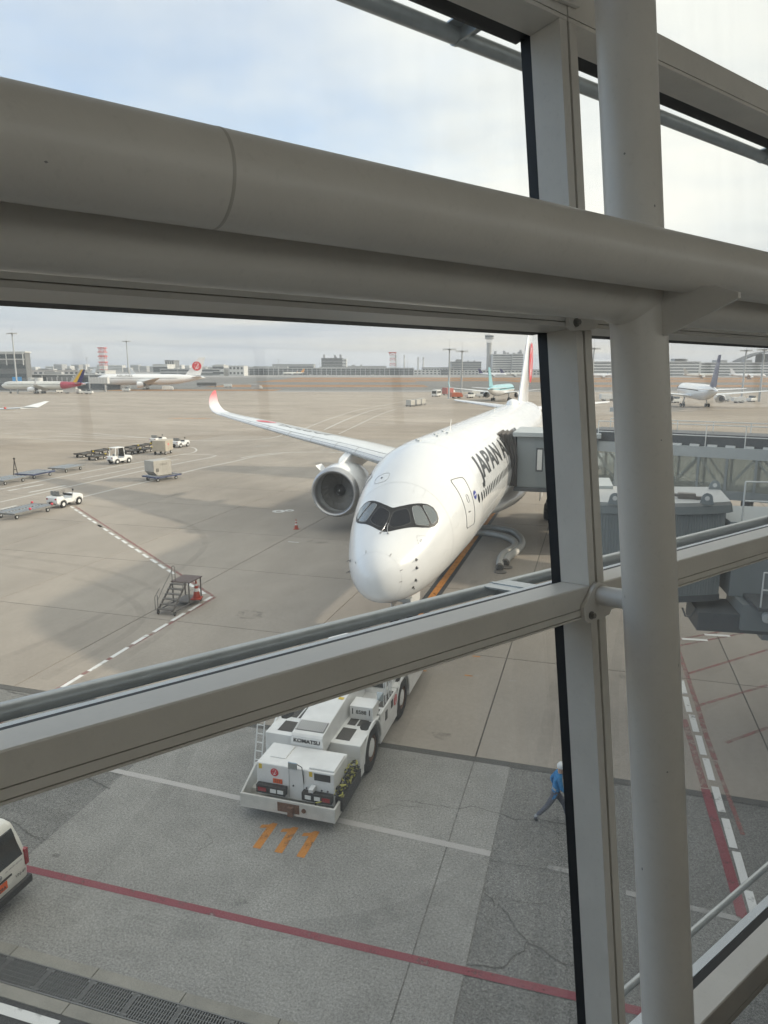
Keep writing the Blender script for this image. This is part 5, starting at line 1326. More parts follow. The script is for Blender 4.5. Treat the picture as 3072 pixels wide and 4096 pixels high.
MB().box(4.42 - o.x, 4.88 - o.x, 20.58 - o.y, 20.598 - o.y, 5.5, 7.0).build('window_frame', 'bridge_dark', CABA)
b = MB()
for k in range(5): b.box(3.4 + k * .8 - o.x, 3.46 + k * .8 - o.x, 20.56 - o.y, 20.598 - o.y, 7.72, 7.9)
b.build('roof_fixing', 'bridge_dark', CABA)
MB().box(3.1 - o.x, 8.2 - o.x, 20.5 - o.y, 24.7 - o.y, 4.2, 4.448).build('cab_floor', 'bridge_dark', CABA)
T0, T1 = Vector((8.0, 22.4, 0)), Vector((44, 12.5, 0)); td = (T1 - T0).normalized(); tn = Vector((-td.y, td.x, 0))
def tl_box(l0, l1, w0, w1, z0, z1):
    P = [T0 + td * l + tn * w_ - o for l, w_ in ((l0, w0), (l1, w0), (l1, w1), (l0, w1))]
    return [Vector((p.x, p.y, z0)) for p in P] + [Vector((p.x, p.y, z1)) for p in P]
L = (T1 - T0).length
MB().hexa(tl_box(0, L, -1.45, 1.45, 6.9, 7.5)).build('roof_beam', 'bridge_light', BA, fix=True)
MB().hexa(tl_box(0, L, -1.1, 1.2, 7.503, 8.2)).build('roof_deck', 'bridge_dark', BA, fix=True)
MB().hexa(tl_box(0, L, -1.45, 1.45, 4.55, 5.05)).build('floor_beam', 'bridge_grey', BA, fix=True)
for w0 in (-1.42, 1.36):
    MB().hexa(tl_box(.1, L, w0, w0 + .04, 5.06, 6.89)).build('glazing', 'bridge_glass', BA, fix=True)
    x = .3; k = 0
    while x < L - .5:
        MB().hexa(tl_box(x, x + .14, w0 - .06, w0 + .1, 5.05, 6.9)).build('post', 'bridge_grey', BA, fix=True)
        if k % 1 == 0 and x + 2.1 < L:
            a = T0 + td * (x + (.1 if k % 2 else 1.45)) + tn * (w0 + (.12 if w0 < 0 else -.1)) - o; c = T0 + td * (x + (1.45 if k % 2 else .1)) + tn * (w0 + (.12 if w0 < 0 else -.1)) - o
            MB().cyl((a.x, a.y, 5.1), (c.x, c.y, 6.85), .07, n=6).build('brace', 'rail_white', BA)
        x += 1.5; k += 1
b = MB(); railing(b, [T0 + td * .5 + tn * -1.4 - o + Vector((0, 0, 7.5)), T1 + tn * -1.4 - o + Vector((0, 0, 7.5))], 1.25, 2.0, .03); b.build('roof_railing', 'rail_white', BA)
b = MB(); railing(b, [T0 + td * .5 + tn * 1.4 - o + Vector((0, 0, 7.5)), T1 + tn * 1.4 - o + Vector((0, 0, 7.5))], 1.25, 2.0, .03); b.build('roof_railing', 'rail_white', BA)
k = 0; x = 2.0
while x < L - 1:
    MB().hexa(tl_box(x, x + .5, -1.36, -1.13, 7.505, 7.62)).build('roof_lamp', 'rail_white', BA, fix=True); x += .95; k += 1
b = MB(); q0 = T0 + td * 9 - o
for w_ in (-1.0, 1.0): q = q0 + tn * w_; b.cyl((q.x, q.y, .9), (q.x, q.y, 4.55), .26, n=14)
q = q0; b.hexa([Vector((p.x, p.y, z)) for z in (.7, 1.0) for p in (q0 + tn * -1.5 + td * -.4, q0 + tn * 1.5 + td * -.4, q0 + tn * 1.5 + td * .4, q0 + tn * -1.5 + td * .4)])
b.build('lift_column', 'bridge_dark', BA, smooth=40, fix=True)
for w_ in (-1.3, 1.3): q = q0 + tn * w_; wheel(BA, (q.x, q.y, .6), .6, .4)
# mast with lamps and air-conditioning box on the cab side
b = MB(); mp_ = Vector((9.4, 20.6, 0)) - o
b.box(mp_.x - .22, mp_.x + .22, mp_.y - .22, mp_.y + .22, 4.6, 9.0); b.cyl((mp_.x, mp_.y, 9.0), (mp_.x, mp_.y, 10.4), .1, n=10)
for z in (9.3, 9.8, 10.2): b.cyl((mp_.x - .05, mp_.y, z), (mp_.x + .05, mp_.y, z + .12), .2, n=10)
b.box(mp_.x - .6, mp_.x + .5, mp_.y - .06, mp_.y + .06, 9.45, 9.55); b.box(mp_.x - .7, mp_.x - .45, mp_.y - .15, mp_.y + .1, 9.35, 9.6)
b.build('service_mast', 'bridge_light', BA, smooth=40)
AC = MB().box(mp_.x + .35, mp_.x + 1.3, mp_.y - .2, mp_.y + .25, 7.9, 8.8).build('air_conditioner', 'rail_white', BA, bevel=.02)
MB().rev([(0, .34), (.02, .34), (.02, .28), (0, .02)], (mp_.x + .95, mp_.y - .2, 8.35), (0, -1, 0), 20).build('fan_guard', 'bridge_dark', AC)
b = MB()
for k in range(8): b.box(mp_.x + .38, mp_.x + .56, mp_.y - .215, mp_.y - .2, 8.05 + k * .08, 8.08 + k * .08)
b.build('vent_slat', 'bridge_dark', AC)

BB = thing('passenger_bridge', 'blue-grey passenger bridge head with curved front parked near the window, unused', 'jet bridge', (10.5, -1.5, 0))
o = Vector(BB.location)
c00, c10, c01, c11 = Vector((8.1, -2.95, 0)) - o, Vector((11.89, -1.75, 0)) - o, Vector((7.6, -.1, 0)) - o, Vector((12.0, 1.0, 0)) - o
fr = []
for k in range(13):
    t = k / 12; p = c00 + (c10 - c00) * t; nn = Vector((c10.y - c00.y, -(c10.x - c00.x), 0)).normalized(); fr.append(p + nn * .22 * math.sin(PI * t) ** .8)
out = fr + [c11, c01]
HD = MB().loft([[Vector((p.x, p.y, z)) for p in out] for z in (5.0, 7.78)]).build('head_wall', 'bridge_grey', BB, fix=True)
grow = [p * 1.0 + (p - Vector((0, 0, 0))).normalized() * .12 for p in out]
MB().loft([[Vector((p.x, p.y, z)) for p in grow] for z in (7.60, 7.84)]).build('roof_fascia', 'bridge_grey', BB, fix=True)
grow2 = [p * .985 for p in grow]
MB().loft([[Vector((p.x, p.y, z)) for p in grow2] for z in (7.842, 7.95)]).build('roof_deck', 'bridge_roof', BB, fix=True)
MB().loft([[Vector((p.x, p.y, z)) for p in [q * 1.02 for q in out]] for z in (4.8, 5.0)]).build('floor_ring', 'bridge_dark', BB, fix=True)
b = MB()
for k in range(46):
    t = .02 + .96 * k / 45; i = min(11, int(t * 12)); f = t * 12 - i; p = fr[i] + (fr[i + 1] - fr[i]) * f; b.cyl((p.x, p.y - .004, 5.02), (p.x, p.y - .004, 7.58), .022, n=5)
tag(b.build('corrugation', 'bridge_grey', HD), kind='stuff')
def lug(p, parent):
    b = MB(); a = [(math.cos(PI * k / 8) * .16, .14 + math.sin(PI * k / 8) * .16) for k in range(9)] + [(-.2, -.05), (.2, -.05)]
    b.prism(a, lambda x, z, h: Vector((p[0] + x, p[1] + h, p[2] + z)), -.02, .02); ob = b.build('lifting_lug', 'bridge_grey', parent, fix=True)
    MB().cyl((p[0], p[1] - .024, p[2] + .14), (p[0], p[1] + .024, p[2] + .14), .07, n=12).build('lug_hole', 'lamp_glass', ob)
lug((.75, -.75, 7.95), BB); lug((1.45, .15, 7.6), BB); lug((-1.9, -1.5, 7.95), BB); lug((1.35, 2.0, 7.95), BB)
# roof clutter: cable reel, hatch
b = MB(); b.cyl((-.6, .1, 8.05), (.1, -.2, 8.05), .05, n=8); b.box(.0, .5, -.25, .0, 7.955, 8.12); b.box(.5, .8, -.3, -.15, 7.955, 8.05); b.build('roof_winch', 'stair_steel', BB)
# side box to the left: slightly higher roofed closet
SB = MB().hexa([Vector((p.x, p.y, z)) for z in (5.0, 8.05) for p in (c01 + Vector((-.1, -.6, 0)), c01 + Vector((1.0, -.3, 0)), c01 + Vector((.9, 1.6, 0)), c01 + Vector((-.5, 1.3, 0)))]).build('side_closet', 'bridge_light', BB, fix=True)
# tunnel to the right, service landing, stair, rails
tdir = Vector((1, .10, 0)).normalized(); tnn = Vector((-tdir.y, tdir.x, 0)); q0 = Vector((1.6, 1.0, 0))
def tb2(l0, l1, w0, w1, z0, z1):
    P = [q0 + tdir * l + tnn * w_ for l, w_ in ((l0, w0), (l1, w0), (l1, w1), (l0, w1))]
    return [Vector((p.x, p.y, z0)) for p in P] + [Vector((p.x, p.y, z1)) for p in P]
MB().hexa(tb2(0, 16, -1.1, 1.3, 4.9, 7.2)).build('tunnel', 'bridge_grey', BB, fix=True, bevel=.03)
MB().hexa(tb2(-.2, 16, -1.3, 1.5, 7.203, 7.33)).build('tunnel_roof', 'bridge_grey', BB, fix=True)
LP = MB().hexa(tb2(.4, 3.4, -2.6, -1.15, 4.95, 5.05)).build('landing', 'bridge_dark', BB, fix=True)
b = MB(); railing(b, [q0 + tdir * .5 + tnn * -2.5 + Vector((0, 0, 5.05)), q0 + tdir * 3.3 + tnn * -2.5 + Vector((0, 0, 5.05)), q0 + tdir * 3.3 + tnn * -1.2 + Vector((0, 0, 5.05))], 1.05, 1.0, .024); b.build('landing_rail', 'rail_white', BB)
b = MB(); railing(b, [q0 + tdir * .2 + tnn * -1.0 + Vector((0, 0, 7.33)), q0 + tdir * 2.4 + tnn * -1.0 + Vector((0, 0, 7.33)), q0 + tdir * 2.4 + tnn * 1.0 + Vector((0, 0, 7.33))], 1.2, 1.1, .028); b.build('roof_railing', 'rail_white', BB)
b = MB()
for k in range(3): b.cyl(q0 + tdir * (1.6 + .35 * k) + tnn * -1.25 + Vector((0, 0, 5.0)), q0 + tdir * (1.6 + .35 * k) + tnn * -1.25 + Vector((0, 0, 8.6)), .07, n=8)
b.box(q0.x + 1.5, q0.x + 2.6, q0.y - 1.45, q0.y - 1.2, 8.45, 8.6)
b.build('pipe_stack', 'bridge_light', BB, smooth=40)
b = MB(); b.hexa(tb2(.2, 4.5, -1.9, -.2, 4.1, 4.9)); b.hexa(tb2(.9, 5.5, -1.7, -.3, 3.75, 4.1)); b.build('under_gear', 'bridge_grey', BB, fix=True)
b = MB(); b.hexa(tb2(-1.0, 1.2, -1.75, -.2, 3.95, 4.54)); b.build('junction_box', 'bridge_dark', BB, fix=True)
b = MB(); p = q0 + tdir * .9 + tnn * -1.95 + Vector((0, 0, 4.6)); b.rev([(0, .17), (.12, .17), (.16, .12), (.17, .02)], p, (0, -1, -.2), 14); b.build('flood_lamp', 'lamp_glass', BB, smooth=40)
b = MB(); b.cyl((-.2, -.8, 4.3), (-.2, -.8, 4.55), .14, n=10); ob = b.build('beacon_base', 'bridge_dark', BB); MB().cyl((-.2, -.8, 4.12), (-.2, -.8, 4.3), .06, n=8).build('beacon', 'signal_red', ob)
b = MB(); b.tube([(.35, -.55, 4.55), (.45, -.6, 4.3), (.6, -.6, 4.3), (.75, -.55, 4.55)], .03, 6); b.build('loose_cable', 'bridge_dark', BB)
b = MB(); b.cyl(q0 + tdir * 3.0 + Vector((0, 0, 3.9)), q0 + tdir * 7.5 + tnn * -1.0 + Vector((0, 0, .6)), .11, n=8); b.cyl(q0 + tdir * 3.4 + tnn * -.9 + Vector((0, 0, 3.9)), q0 + tdir * 7.9 + tnn * -1.9 + Vector((0, 0, .6)), .11, n=8); b.build('service_stair', 'bridge_dark', BB)
for k in range(14):
    p = q0 + tdir * (3.3 + k * .33) + tnn * (-.5 - .07 * k) + Vector((0, 0, 3.75 - k * .24)); MB().box(p.x - .14, p.x + .14, p.y - .55, p.y + .55, p.z - .02, p.z + .02).build('tread', 'bridge_dark', BB)
b = MB(); c = q0 + tdir * 9
for w_ in (-.8, 1.0): p = c + tnn * w_; b.cyl((p.x, p.y, .5), (p.x, p.y, 4.9), .24, n=12)
b.build('lift_column', 'bridge_dark', BB, smooth=40)
for w_ in (-1.2, 1.4): p = c + tnn * w_; wheel(BB, (p.x, p.y, .55), .55, .4)

# ------------------------------------------------------------------ baggage tractors, dollies and containers on the left
mat('seat_grey', (0.22, 0.22, 0.21), 0.7)
mat('dolly_steel', (0.24, 0.235, 0.22), 0.6, 0.3, var=0.25, scale=3)
mat('dolly_blue', (0.06, 0.075, 0.15), 0.5, var=0.2, scale=3)
mat('dolly_dark', (0.075, 0.068, 0.062), 0.7, var=0.25, scale=3)
mat('roller_alu', (0.55, 0.55, 0.53), 0.4, 0.6)
mat('container_alu', (0.46, 0.44, 0.40), 0.5, 0.25, var=0.14, scale=1.5)
mat('container_tan', (0.47, 0.42, 0.34), 0.6, var=0.12, scale=1.5)
mat('marker_yellow', (0.65, 0.48, 0.03), 0.5)
mat('marker_red', (0.72, 0.06, 0.09), 0.5)
mat('pilot_blue', (0.05, 0.16, 0.30), 0.7)
def wheels4(R, x, y0, y1, r=.33, wd=.22):
    for y in (y0, y1):
        for sg in (-1, 1):
            c = Vector((sg * x, y, r)); o = MB().rev([(-wd / 2, r * .5), (-wd / 2, r * .85), (-wd * .3, r), (wd * .3, r), (wd / 2, r * .85), (wd / 2, r * .5)], c, (1, 0, 0), 18).build('wheel', 'black_rubber', R, smooth=40)
            MB().rev([(sg * wd * .42, r * .56), (sg * wd * .45, .02)], c, (1, 0, 0), 14).build('hub', 'machine_white', o)
def baggage_tractor(label, loc, rz, cab=False):
    R = thing('baggage_tractor', label, 'tractor', loc, rz, 'baggage tractors on the apron')
    # local +Y forward
    sec = [(-1.5, .55, .95), (-1.42, .40, 1.02), (-.75, .38, 1.02), (-.62, .36, .72), (.25, .36, .70), (.4, .38, 1.02), (1.25, .40, .98), (1.5, .46, .84), (1.55, .5, .7)]
    MB().loft([[(-.62, y, z0), (.62, y, z0), (.60, y, z1), (-.60, y, z1)] for y, z0, z1 in sec]).build('body', 'machine_white', R, fix=True, bevel=.04)
    for sg in (-1, 1):
        for y in (-.85, .95):
            MB().loft([[(sg * .60 - .09, y + .46 * math.cos(a), .33 + .46 * math.sin(a)), (sg * .60 + .09, y + .46 * math.cos(a), .33 + .46 * math.sin(a)), (sg * .60 + .09, y + .40 * math.cos(a), .33 + .40 * math.sin(a)), (sg * .60 - .09, y + .40 * math.cos(a), .33 + .40 * math.sin(a))] for a in [PI * k / 8 for k in range(9)]]).build('mudguard', 'machine_white', R, fix=True)
    for x in (-.34, .02, .36)[:2 if cab else 3]:
        s = MB().box(x - .15, x + .15, -.95 if not cab else -.5, -.55 if not cab else -.1, 1.02 if not cab else .8, 1.12 if not cab else .9).build('seat', 'seat_grey', R, bevel=.03)
        y_ = -1.0 if not cab else -.55; z_ = 1.1 if not cab else .88; MB().box(x - .15, x + .15, y_ - .08, y_ + .02, z_, z_ + .38).build('backrest', 'seat_grey', s, bevel=.04)
    b = MB(); b.cyl((-.3, .35, .95), (-.3, .12, 1.25), .02, n=6); b.rev([(0, .19), (.02, .175), (0, .16)], (-.3, .12, 1.25), (0, -.6, .8), 16); b.build('steering_wheel', 'bumper_black', R)
    MB().box(-.5, .5, .28, .40, .9, 1.08).build('dashboard', 'bumper_black', R, bevel=.02)
    for sg in (-1, 1): MB().cyl((sg * .42, 1.51, .78), (sg * .42, 1.56, .78), .08, n=10).build('headlight', 'lamp_glass', R); MB().box(sg * .48 - .08, sg * .48 + .08, -1.53, -1.49, .78, .9).build('tail_light', 'tail_red', R)
    MB().box(-.12, .12, -1.72, -1.48, .42, .62).build('tow_hitch', 'dark_metal', R)
    b = MB(); b.cyl((.5, .42, 1.0), (.55, .45, 1.38), .015, n=5); b.box(.47, .63, .42, .46, 1.32, 1.5); b.build('mirror', 'bumper_black', R)
    wheels4(R, .60, -.85, .95)
    if cab:
        b = MB()
        for x, y in ((-.56, -1.05), (.56, -1.05), (-.56, .42), (.56, .42)): b.hexa([(x - .035, y - .04, 1.0), (x + .035, y - .04, 1.0), (x + .035, y + .04, 1.0), (x - .035, y + .04, 1.0), (x * .94 - .035, y * .85 - .04, 2.02), (x * .94 + .035, y * .85 - .04, 2.02), (x * .94 + .035, y * .85 + .04, 2.02), (x * .94 - .035, y * .85 + .04, 2.02)])
        b.build('cab_post', 'machine_white', R); MB().box(-.62, .62, -1.02, .46, 2.02, 2.1).build('cab_roof', 'machine_white', R, bevel=.03)
        MB().hexa([(-.5, .40, 1.05), (.5, .40, 1.05), (.5, .42, 1.05), (-.5, .42, 1.05), (-.48, .34, 2.0), (.48, .34, 2.0), (.48, .36, 2.0), (-.48, .36, 2.0)]).build('windscreen', 'dark_glass', R)
    return R
def roller_dolly(label, loc, rz, w_=2.5, l=3.3, frame='dolly_steel', rollers=True, flags=None, group='flat dollies on the apron', nr=9):
    R = thing('cargo_dolly', label, 'dolly', loc, rz, group)
    b = MB(); hw, hl = w_ / 2, l / 2
    for x in (-hw, hw - .12): b.box(x, x + .12, -hl, hl, .42, .56)
    for y in (-hl, hl - .12): b.box(-hw + .12, hw - .12, y, y + .12, .42, .56)
    b.box(-.1, .1, -hl + .12, hl - .12, .36, .5); b.box(-hw + .12, hw - .12, -.05, .05, .4, .48)
    b.build('frame', frame, R)
    for k in range(nr):
        y = -hl + .25 + k * (l - .5) / (nr - 1)
        if rollers: MB().cyl((-hw + .13, y, .53), (-.12, y, .53), .045, n=8).cyl((.12, y, .53), (hw - .13, y, .53), .045, n=8).build('roller', 'roller_alu', R, smooth=40)
    b = MB(); b.cyl((0, hl, .42), (0, hl + .9, .38), .04, n=6); b.rev([(0, .08), (.03, .08)], (0, hl + .95, .36), (0, 0, 1), 10); b.build('tow_bar', 'dolly_dark', R)
    for sg in (-1, 1):
        for y in (-hl + .5, hl - .5): wheel(R, (sg * (hw - .35), y, .19), .19, .12)
    for (x, y) in flags or (): MB().sphere((x * hw, y * hl, .66), .11, 8).build('corner_marker', 'marker_red', R)
    return R
def bag_cart(label, loc, rz):
    R = thing('baggage_cart', label, 'cart', loc, rz, 'empty baggage carts in a row')
    b = MB(); b.box(-.75, .75, -1.25, 1.25, .42, .5); b.box(-.75, .75, 1.18, 1.25, .5, .62); b.box(-.75, .75, -1.25, -1.18, .5, .62); b.box(-.75, -.69, -1.25, 1.25, .5, .58); b.box(.69, .75, -1.25, 1.25, .5, .58); b.build('deck', 'dolly_dark', R)
    for k in range(5): MB().box(-.66, .66, -1.1 + k * .46, -.95 + k * .46, .5, .53).build('slat', 'dolly_steel', R)
    b = MB(); b.cyl((0, 1.25, .4), (0, 2.0, .36), .035, n=6); b.build('tow_bar', 'dolly_dark', R)
    wheels4(R, .55, -.8, .8, .2, .12); MB().sphere((.5, 1.1, .68), .12, 8).build('marker', 'marker_yellow', R)
    return R
def P4(x, y): return at(x * .663, 1650 + y * .663)
def face(a, c): return heading(P4(*a), P4(*c))
t1r, t1f = P4(392, 574), P4(465, 557); h1 = heading(t1r, t1f)
baggage_tractor('open white baggage tractor towing a roller dolly at the tip of the red line', tuple(P4(395, 562)), h1)
baggage_tractor('white baggage tractor with a roofed cab on the service road', tuple(P4(722, 306)), face((712, 320), (777, 311)) , True)
baggage_tractor('open white baggage tractor at the head of the parked carts, beside the road bend', tuple(P4(1090, 208)), face((1085, 220), (1126, 213)))
baggage_tractor('open white baggage tractor half hidden behind the tan box cart', tuple(P4(955, 188)), face((930, 195), (990, 185)))
d1 = P4(395, 562) - Vector((-math.sin(h1), math.cos(h1), 0)) * 4.5
roller_dolly('roller deck dolly with red corner markers hitched to a tractor', tuple(P4(150, 617)), h1 + .02, 2.4, 4.2, flags=((-.9, .9), (.9, .9), (-.9, -.9), (.9, -.2)), nr=12)
for lab, q, fr_ in (('empty grey roller dolly nearest the parked carts', (405, 352), 'dolly_steel'), ('blue framed roller dolly with an upright tow bar beside it', (215, 388), 'dolly_blue'), ('grey roller dolly cut by the edge of the window', (45, 425), 'dolly_steel')):
    roller_dolly(lab, tuple(P4(*q)), face((215, 388), (405, 352)), 2.5, 3.4, fr_)
AFR = thing('tow_bar', 'dark A-shaped tow bar standing upright between two roller dollies', 'tow bar', tuple(P4(97, 398)), face((215, 388), (405, 352)))
b = MB(); b.cyl((-.35, 0, .05), (0, 0, 2.1), .05, n=6); b.cyl((.35, 0, .05), (0, 0, 2.1), .05, n=6); b.cyl((-.2, 0, 1.0), (.2, 0, 1.0), .04, n=6); b.build('legs', 'dolly_dark', AFR)
MB().rev([(-.04, .12), (.04, .12), (.04, .06), (-.04, .06)], (0, 0, 2.2), (0, 1, 0), 12).build('eye_ring', 'dolly_dark', AFR)
cart_spots = [(512, 268), (585, 284), (612, 248), (790, 228), (800, 250), (872, 240), (866, 216)]
cart_labels = ['dark empty baggage cart at the far end of the cart row', 'dark empty baggage cart nearest the camera in the cart row', 'dark empty baggage cart just behind the roofed tractor', 'dark empty baggage cart in the back row right of the roofed tractor',
               'dark empty baggage cart in the front row right of the roofed tractor', 'dark empty baggage cart in the front row against the tan box cart', 'dark empty baggage cart in the back row against the tan box cart']
for q, lb_ in zip(cart_spots, cart_labels): bag_cart(lb_, tuple(P4(*q)), face((512, 268), (866, 216)) + .05)
BX = thing('box_cart', 'tan box container on a wheeled cart before two tractors', 'container', tuple(P4(985, 250)), face((980, 258), (1040, 240)))
MB().box(-.95, .95, -1.4, 1.4, .5, 2.0).build('box', 'container_tan', BX, bevel=.03)
b = MB()
for k in range(3):
    for sg in (-1, 1): b.box(sg * .955 - .01, sg * .955 + .01, -1.3 + k * .95, -1.22 + k * .95, .5, 1.98)
b.build('box_rib', 'container_alu', BX); MB().box(.956, .962, -.5, -.1, 1.3, 1.6).build('warning_sticker', 'marker_red', BX); wheels4(BX, .75, -1.0, 1.0, .26, .16)
roller_dolly('blue roller dolly carrying the aluminium freight container', tuple(P4(978, 405)), face((905, 420), (1070, 395)) , 2.4, 3.4, 'dolly_blue', group='flat dollies on the apron')
UL = thing('freight_container', 'dented aluminium freight container with a sloped lower corner on a blue dolly', 'container', tuple(P4(960, 405) + Vector((0, 0, .58))), face((905, 420), (1070, 395)))
MB().prism([(-1.1, 0), (.75, 0), (1.2, .45), (1.2, 1.62), (-1.1, 1.62)], lambda a, c, h: Vector((h, -a, c)), -.8, .8).build('shell', 'container_alu', UL, fix=True, bevel=.015)
place_text('CARGO', 'lettering', 'dolly_dark', UL, (.806, .1, 1.1), (0, 1, 0), (0, 0, 1), .28)
for y in (-.75, 0, .75): MB().box(.801, .815, y - .02, y + .02, .05, 1.58).build('seam_rib', 'container_alu', UL)
MB().box(.802, .81, -.9, -.6, .4, .8).build('label_plate', 'dolly_dark', UL)

# ------------------------------------------------------------------ other airliners
for nm, c in (('fin_red', (.42, .02, .06)), ('fin_yellow', (.75, .45, .03)), ('fin_navy', (.035, .03, .13)), ('fin_grey', (.42, .40, .36)), ('body_teal', (.24, .50, .56)), ('fin_blue', (.05, .06, .14)), ('body_cream', (.70, .69, .64)), ('tail_orange', (.7, .3, .05)), ('body_blue', (.10, .22, .50))):
    mat(nm, c, .35, coat=.3)
def jetliner(name, label, loc, rz, L=44, D=4.0, span=35, fin_h=12, top='aircraft_white', bottom=None, fin='aircraft_white', fin_bands=None, tail=None, disc=False, group=None, detail=True, winglet=True, stripe=None, text=None):
    """nose at local y = -0.45 L, +Y aft, root under the main gear"""
    R = thing(name, label, 'airplane', loc, rz, group)
    r = D / 2; zc = r + D * .42 + .3; y0 = -.45 * L; n = 24 if detail else 14
    st = [(0, .02, -.12), (.008, .3, -.1), (.03, .62, -.06), (.06, .84, -.02), (.10, .97, 0), (.14, 1, 0), (.66, 1, 0), (.76, .88, .09), (.86, .6, .2), (.94, .33, .28), (1.0, .06, .32)]
    ring = lambda t, k, dz: [(r * k * math.cos(2 * PI * j / n), y0 + t * L, zc + r * dz * 2 * .5 + r * k * math.sin(2 * PI * j / n)) for j in range(n)]
    b = MB(); b.loft([ring(*s) for s in st])
    if bottom: b.m = [1 if (k % n) / n >= .5 else 0 for k in range(len(b.f))]
    F_ = b.build('fuselage', [top, bottom] if bottom else top, R, smooth=60, fix=True)
    if tail:
        b = MB(); b.loft([[(x * 1.004, y, zc + (z - zc) * 1.004) for x, y, z in ring(*s)] for s in [(.72, .925, .055), (.76, .88, .09), (.86, .6, .2), (.94, .33, .28), (.995, .08, .32)]]); b.build('tail_section', tail, R, smooth=60, fix=True)
    if detail:
        b = MB()
        for sg in (-1, 1):
            k = 0; y = .10 * L
            while y < .74 * L:
                b.box(sg * r * .985 - .04, sg * r * .985 + .04, y0 + y, y0 + y + .3, zc + .20 * r, zc + .32 * r); y += .62
        tag(b.build('cabin_windows', 'cabin_window', F_), kind='stuff')
        b = MB(); b.loft([[(r * .80 * math.cos(a), y0 + .035 * L, zc + r * .30 + .0), (r * .86 * math.cos(a), y0 + .045 * L, zc + r * .52)] for a in [rad(30 + 10 * k) for k in range(13)]], caps=(False, False), closed=False); b.build('cockpit_window', 'mask_black', F_)
    for sg in (-1, 1):
        b = MB(); hs = span / 2
        P = [(r * .6, .36, -.55, .17, .12), (hs * .33, .455, -.30, .11, .11), (hs * .98, .62, .35, .035, .1), (hs, .63, .38, .02, .1)]
        b.loft([[Vector((sg * y, y0 + (x + a * c) * L, zc + z * r + h * t * c * L)) for a, h in AF[::2]] for y, x, z, c, t in P]); W_ = b.build('wing', 'wing_paint' if detail else top, R, smooth=50, fix=True)
        if winglet:
            b = MB(); x0 = .63 * L + y0; b.hexa([(sg * hs, x0, zc + .36 * r), (sg * (hs + .1), x0, zc + .36 * r), (sg * (hs + .1), x0 + .03 * L, zc + .36 * r), (sg * hs, x0 + .03 * L, zc + .36 * r), (sg * (hs + .5), x0 + .03 * L, zc + 1.5 * r), (sg * (hs + .56), x0 + .03 * L, zc + 1.5 * r), (sg * (hs + .56), x0 + .042 * L, zc + 1.5 * r), (sg * (hs + .5), x0 + .042 * L, zc + 1.5 * r)])
            b.build('winglet', fin if fin != 'aircraft_white' else 'aircraft_white', W_, fix=True)
        ex, ey, ez, er = sg * hs * .33, y0 + .40 * L, zc - r * .92, D * .27
        E_ = MB().rev([(.4, er * .86), (0, er * .92), (.0, er), (.5, er * 1.1), (2.2, er * 1.06), (3.6, er * .72)], (ex, ey, ez), (0, 1, 0), 20).build('engine', 'aircraft_white', R, smooth=50, fix=True)
        MB().rev([(.42, er * .87), (.45, .03)], (ex, ey, ez), (0, 1, 0), 16).build('fan', 'fan_black', E_)
        MB().rev([(3.58, er * .7), (4.6, er * .35)], (ex, ey, ez), (0, 1, 0), 14).build('nozzle', 'dark_metal', E_)
        b = MB(); b.box(ex - .14, ex + .14, ey + .8, ey + 4.2, ez + er * .9, zc - r * .28); b.build('pylon', 'aircraft_grey', R)
        b = MB(); b.loft([[Vector((sg * y, y0 + (x + a * c) * L, zc + z * r + h * .1 * c * L)) for a, h in AF[::2]] for y, x, z, c in ((r * .2, .87, .45, .10), (span * .17, .94, .62, .035))]); b.build('tailplane', 'aircraft_white', R, smooth=50, fix=True)
        g_ = MB().cyl((sg * D * .75, 0, .55), (sg * D * .6, 0, zc - r * .5), .16, n=8).build('main_gear', 'aircraft_grey', R)
        for dx in (-.45, .45):
            for dy in (-.6, .6): wheel(g_, (sg * D * .75 + dx, dy, .55), .55, .4)
    g_ = MB().cyl((0, y0 + .1 * L, .45), (0, y0 + .1 * L, zc - r * .8), .12, n=8).build('nose_gear', 'aircraft_grey', R)
    for dx in (-.25, .25): wheel(g_, (dx, y0 + .1 * L, .45), .45, .25)
    zt = zc + r * .85; f0, f1 = fin_bands or [0, 1], None
    bands = fin_bands or [(0, 1, fin)]
    for c0, c1, mm in bands:
        b = MB(); R_ = []
        for x, z, c in ((.80, zt - .2, .155), (.82, zt + .35, .14), (.945, fin_h, .06)):
            th = .09 * c * L * .5; q = [(c0, th * .35 if c0 == 0 else th), (c0 + (c1 - c0) * .5, th), (c1, th * .2 if c1 == 1 else th)]
            ringp = [Vector((t, y0 + (x + a * c) * L, z)) for a, t in q] + [Vector((-t, y0 + (x + a * c) * L, z)) for a, t in q[::-1]]
            R_.append(ringp)
        b.loft(R_); FN_ = b.build('tail_fin', mm, R, smooth=40, fix=True)
    if disc:
        yy = y0 + .925 * L; zz_ = zt + (fin_h - zt) * .50; rr2 = (fin_h - zt) * .26
        crane_disc(FN_, (.62, yy, zz_), (0, 1, 0), (0, 0, 1), rr2); crane_disc(FN_, (-.62, yy, zz_), (0, -1, 0), (0, 0, 1), rr2)
    if text: place_text(text, 'lettering', 'letter_black', F_, (r + .03, y0 + .2 * L, zc + .52 * r), (0, 1, 0), (0, .0, 1), D * .28, .01, 1.3, 'LEFT')
    return R
def aim(p, d_old):       # nose-to-tail direction given as (right, ahead) seen from the camera
    X, Y = d_old; v = Vector((X * _ch - Y * _sh, X * _sh + Y * _ch, 0)); return heading(Vector((0, 0, 0)), v)
pA = at(160, 1574)
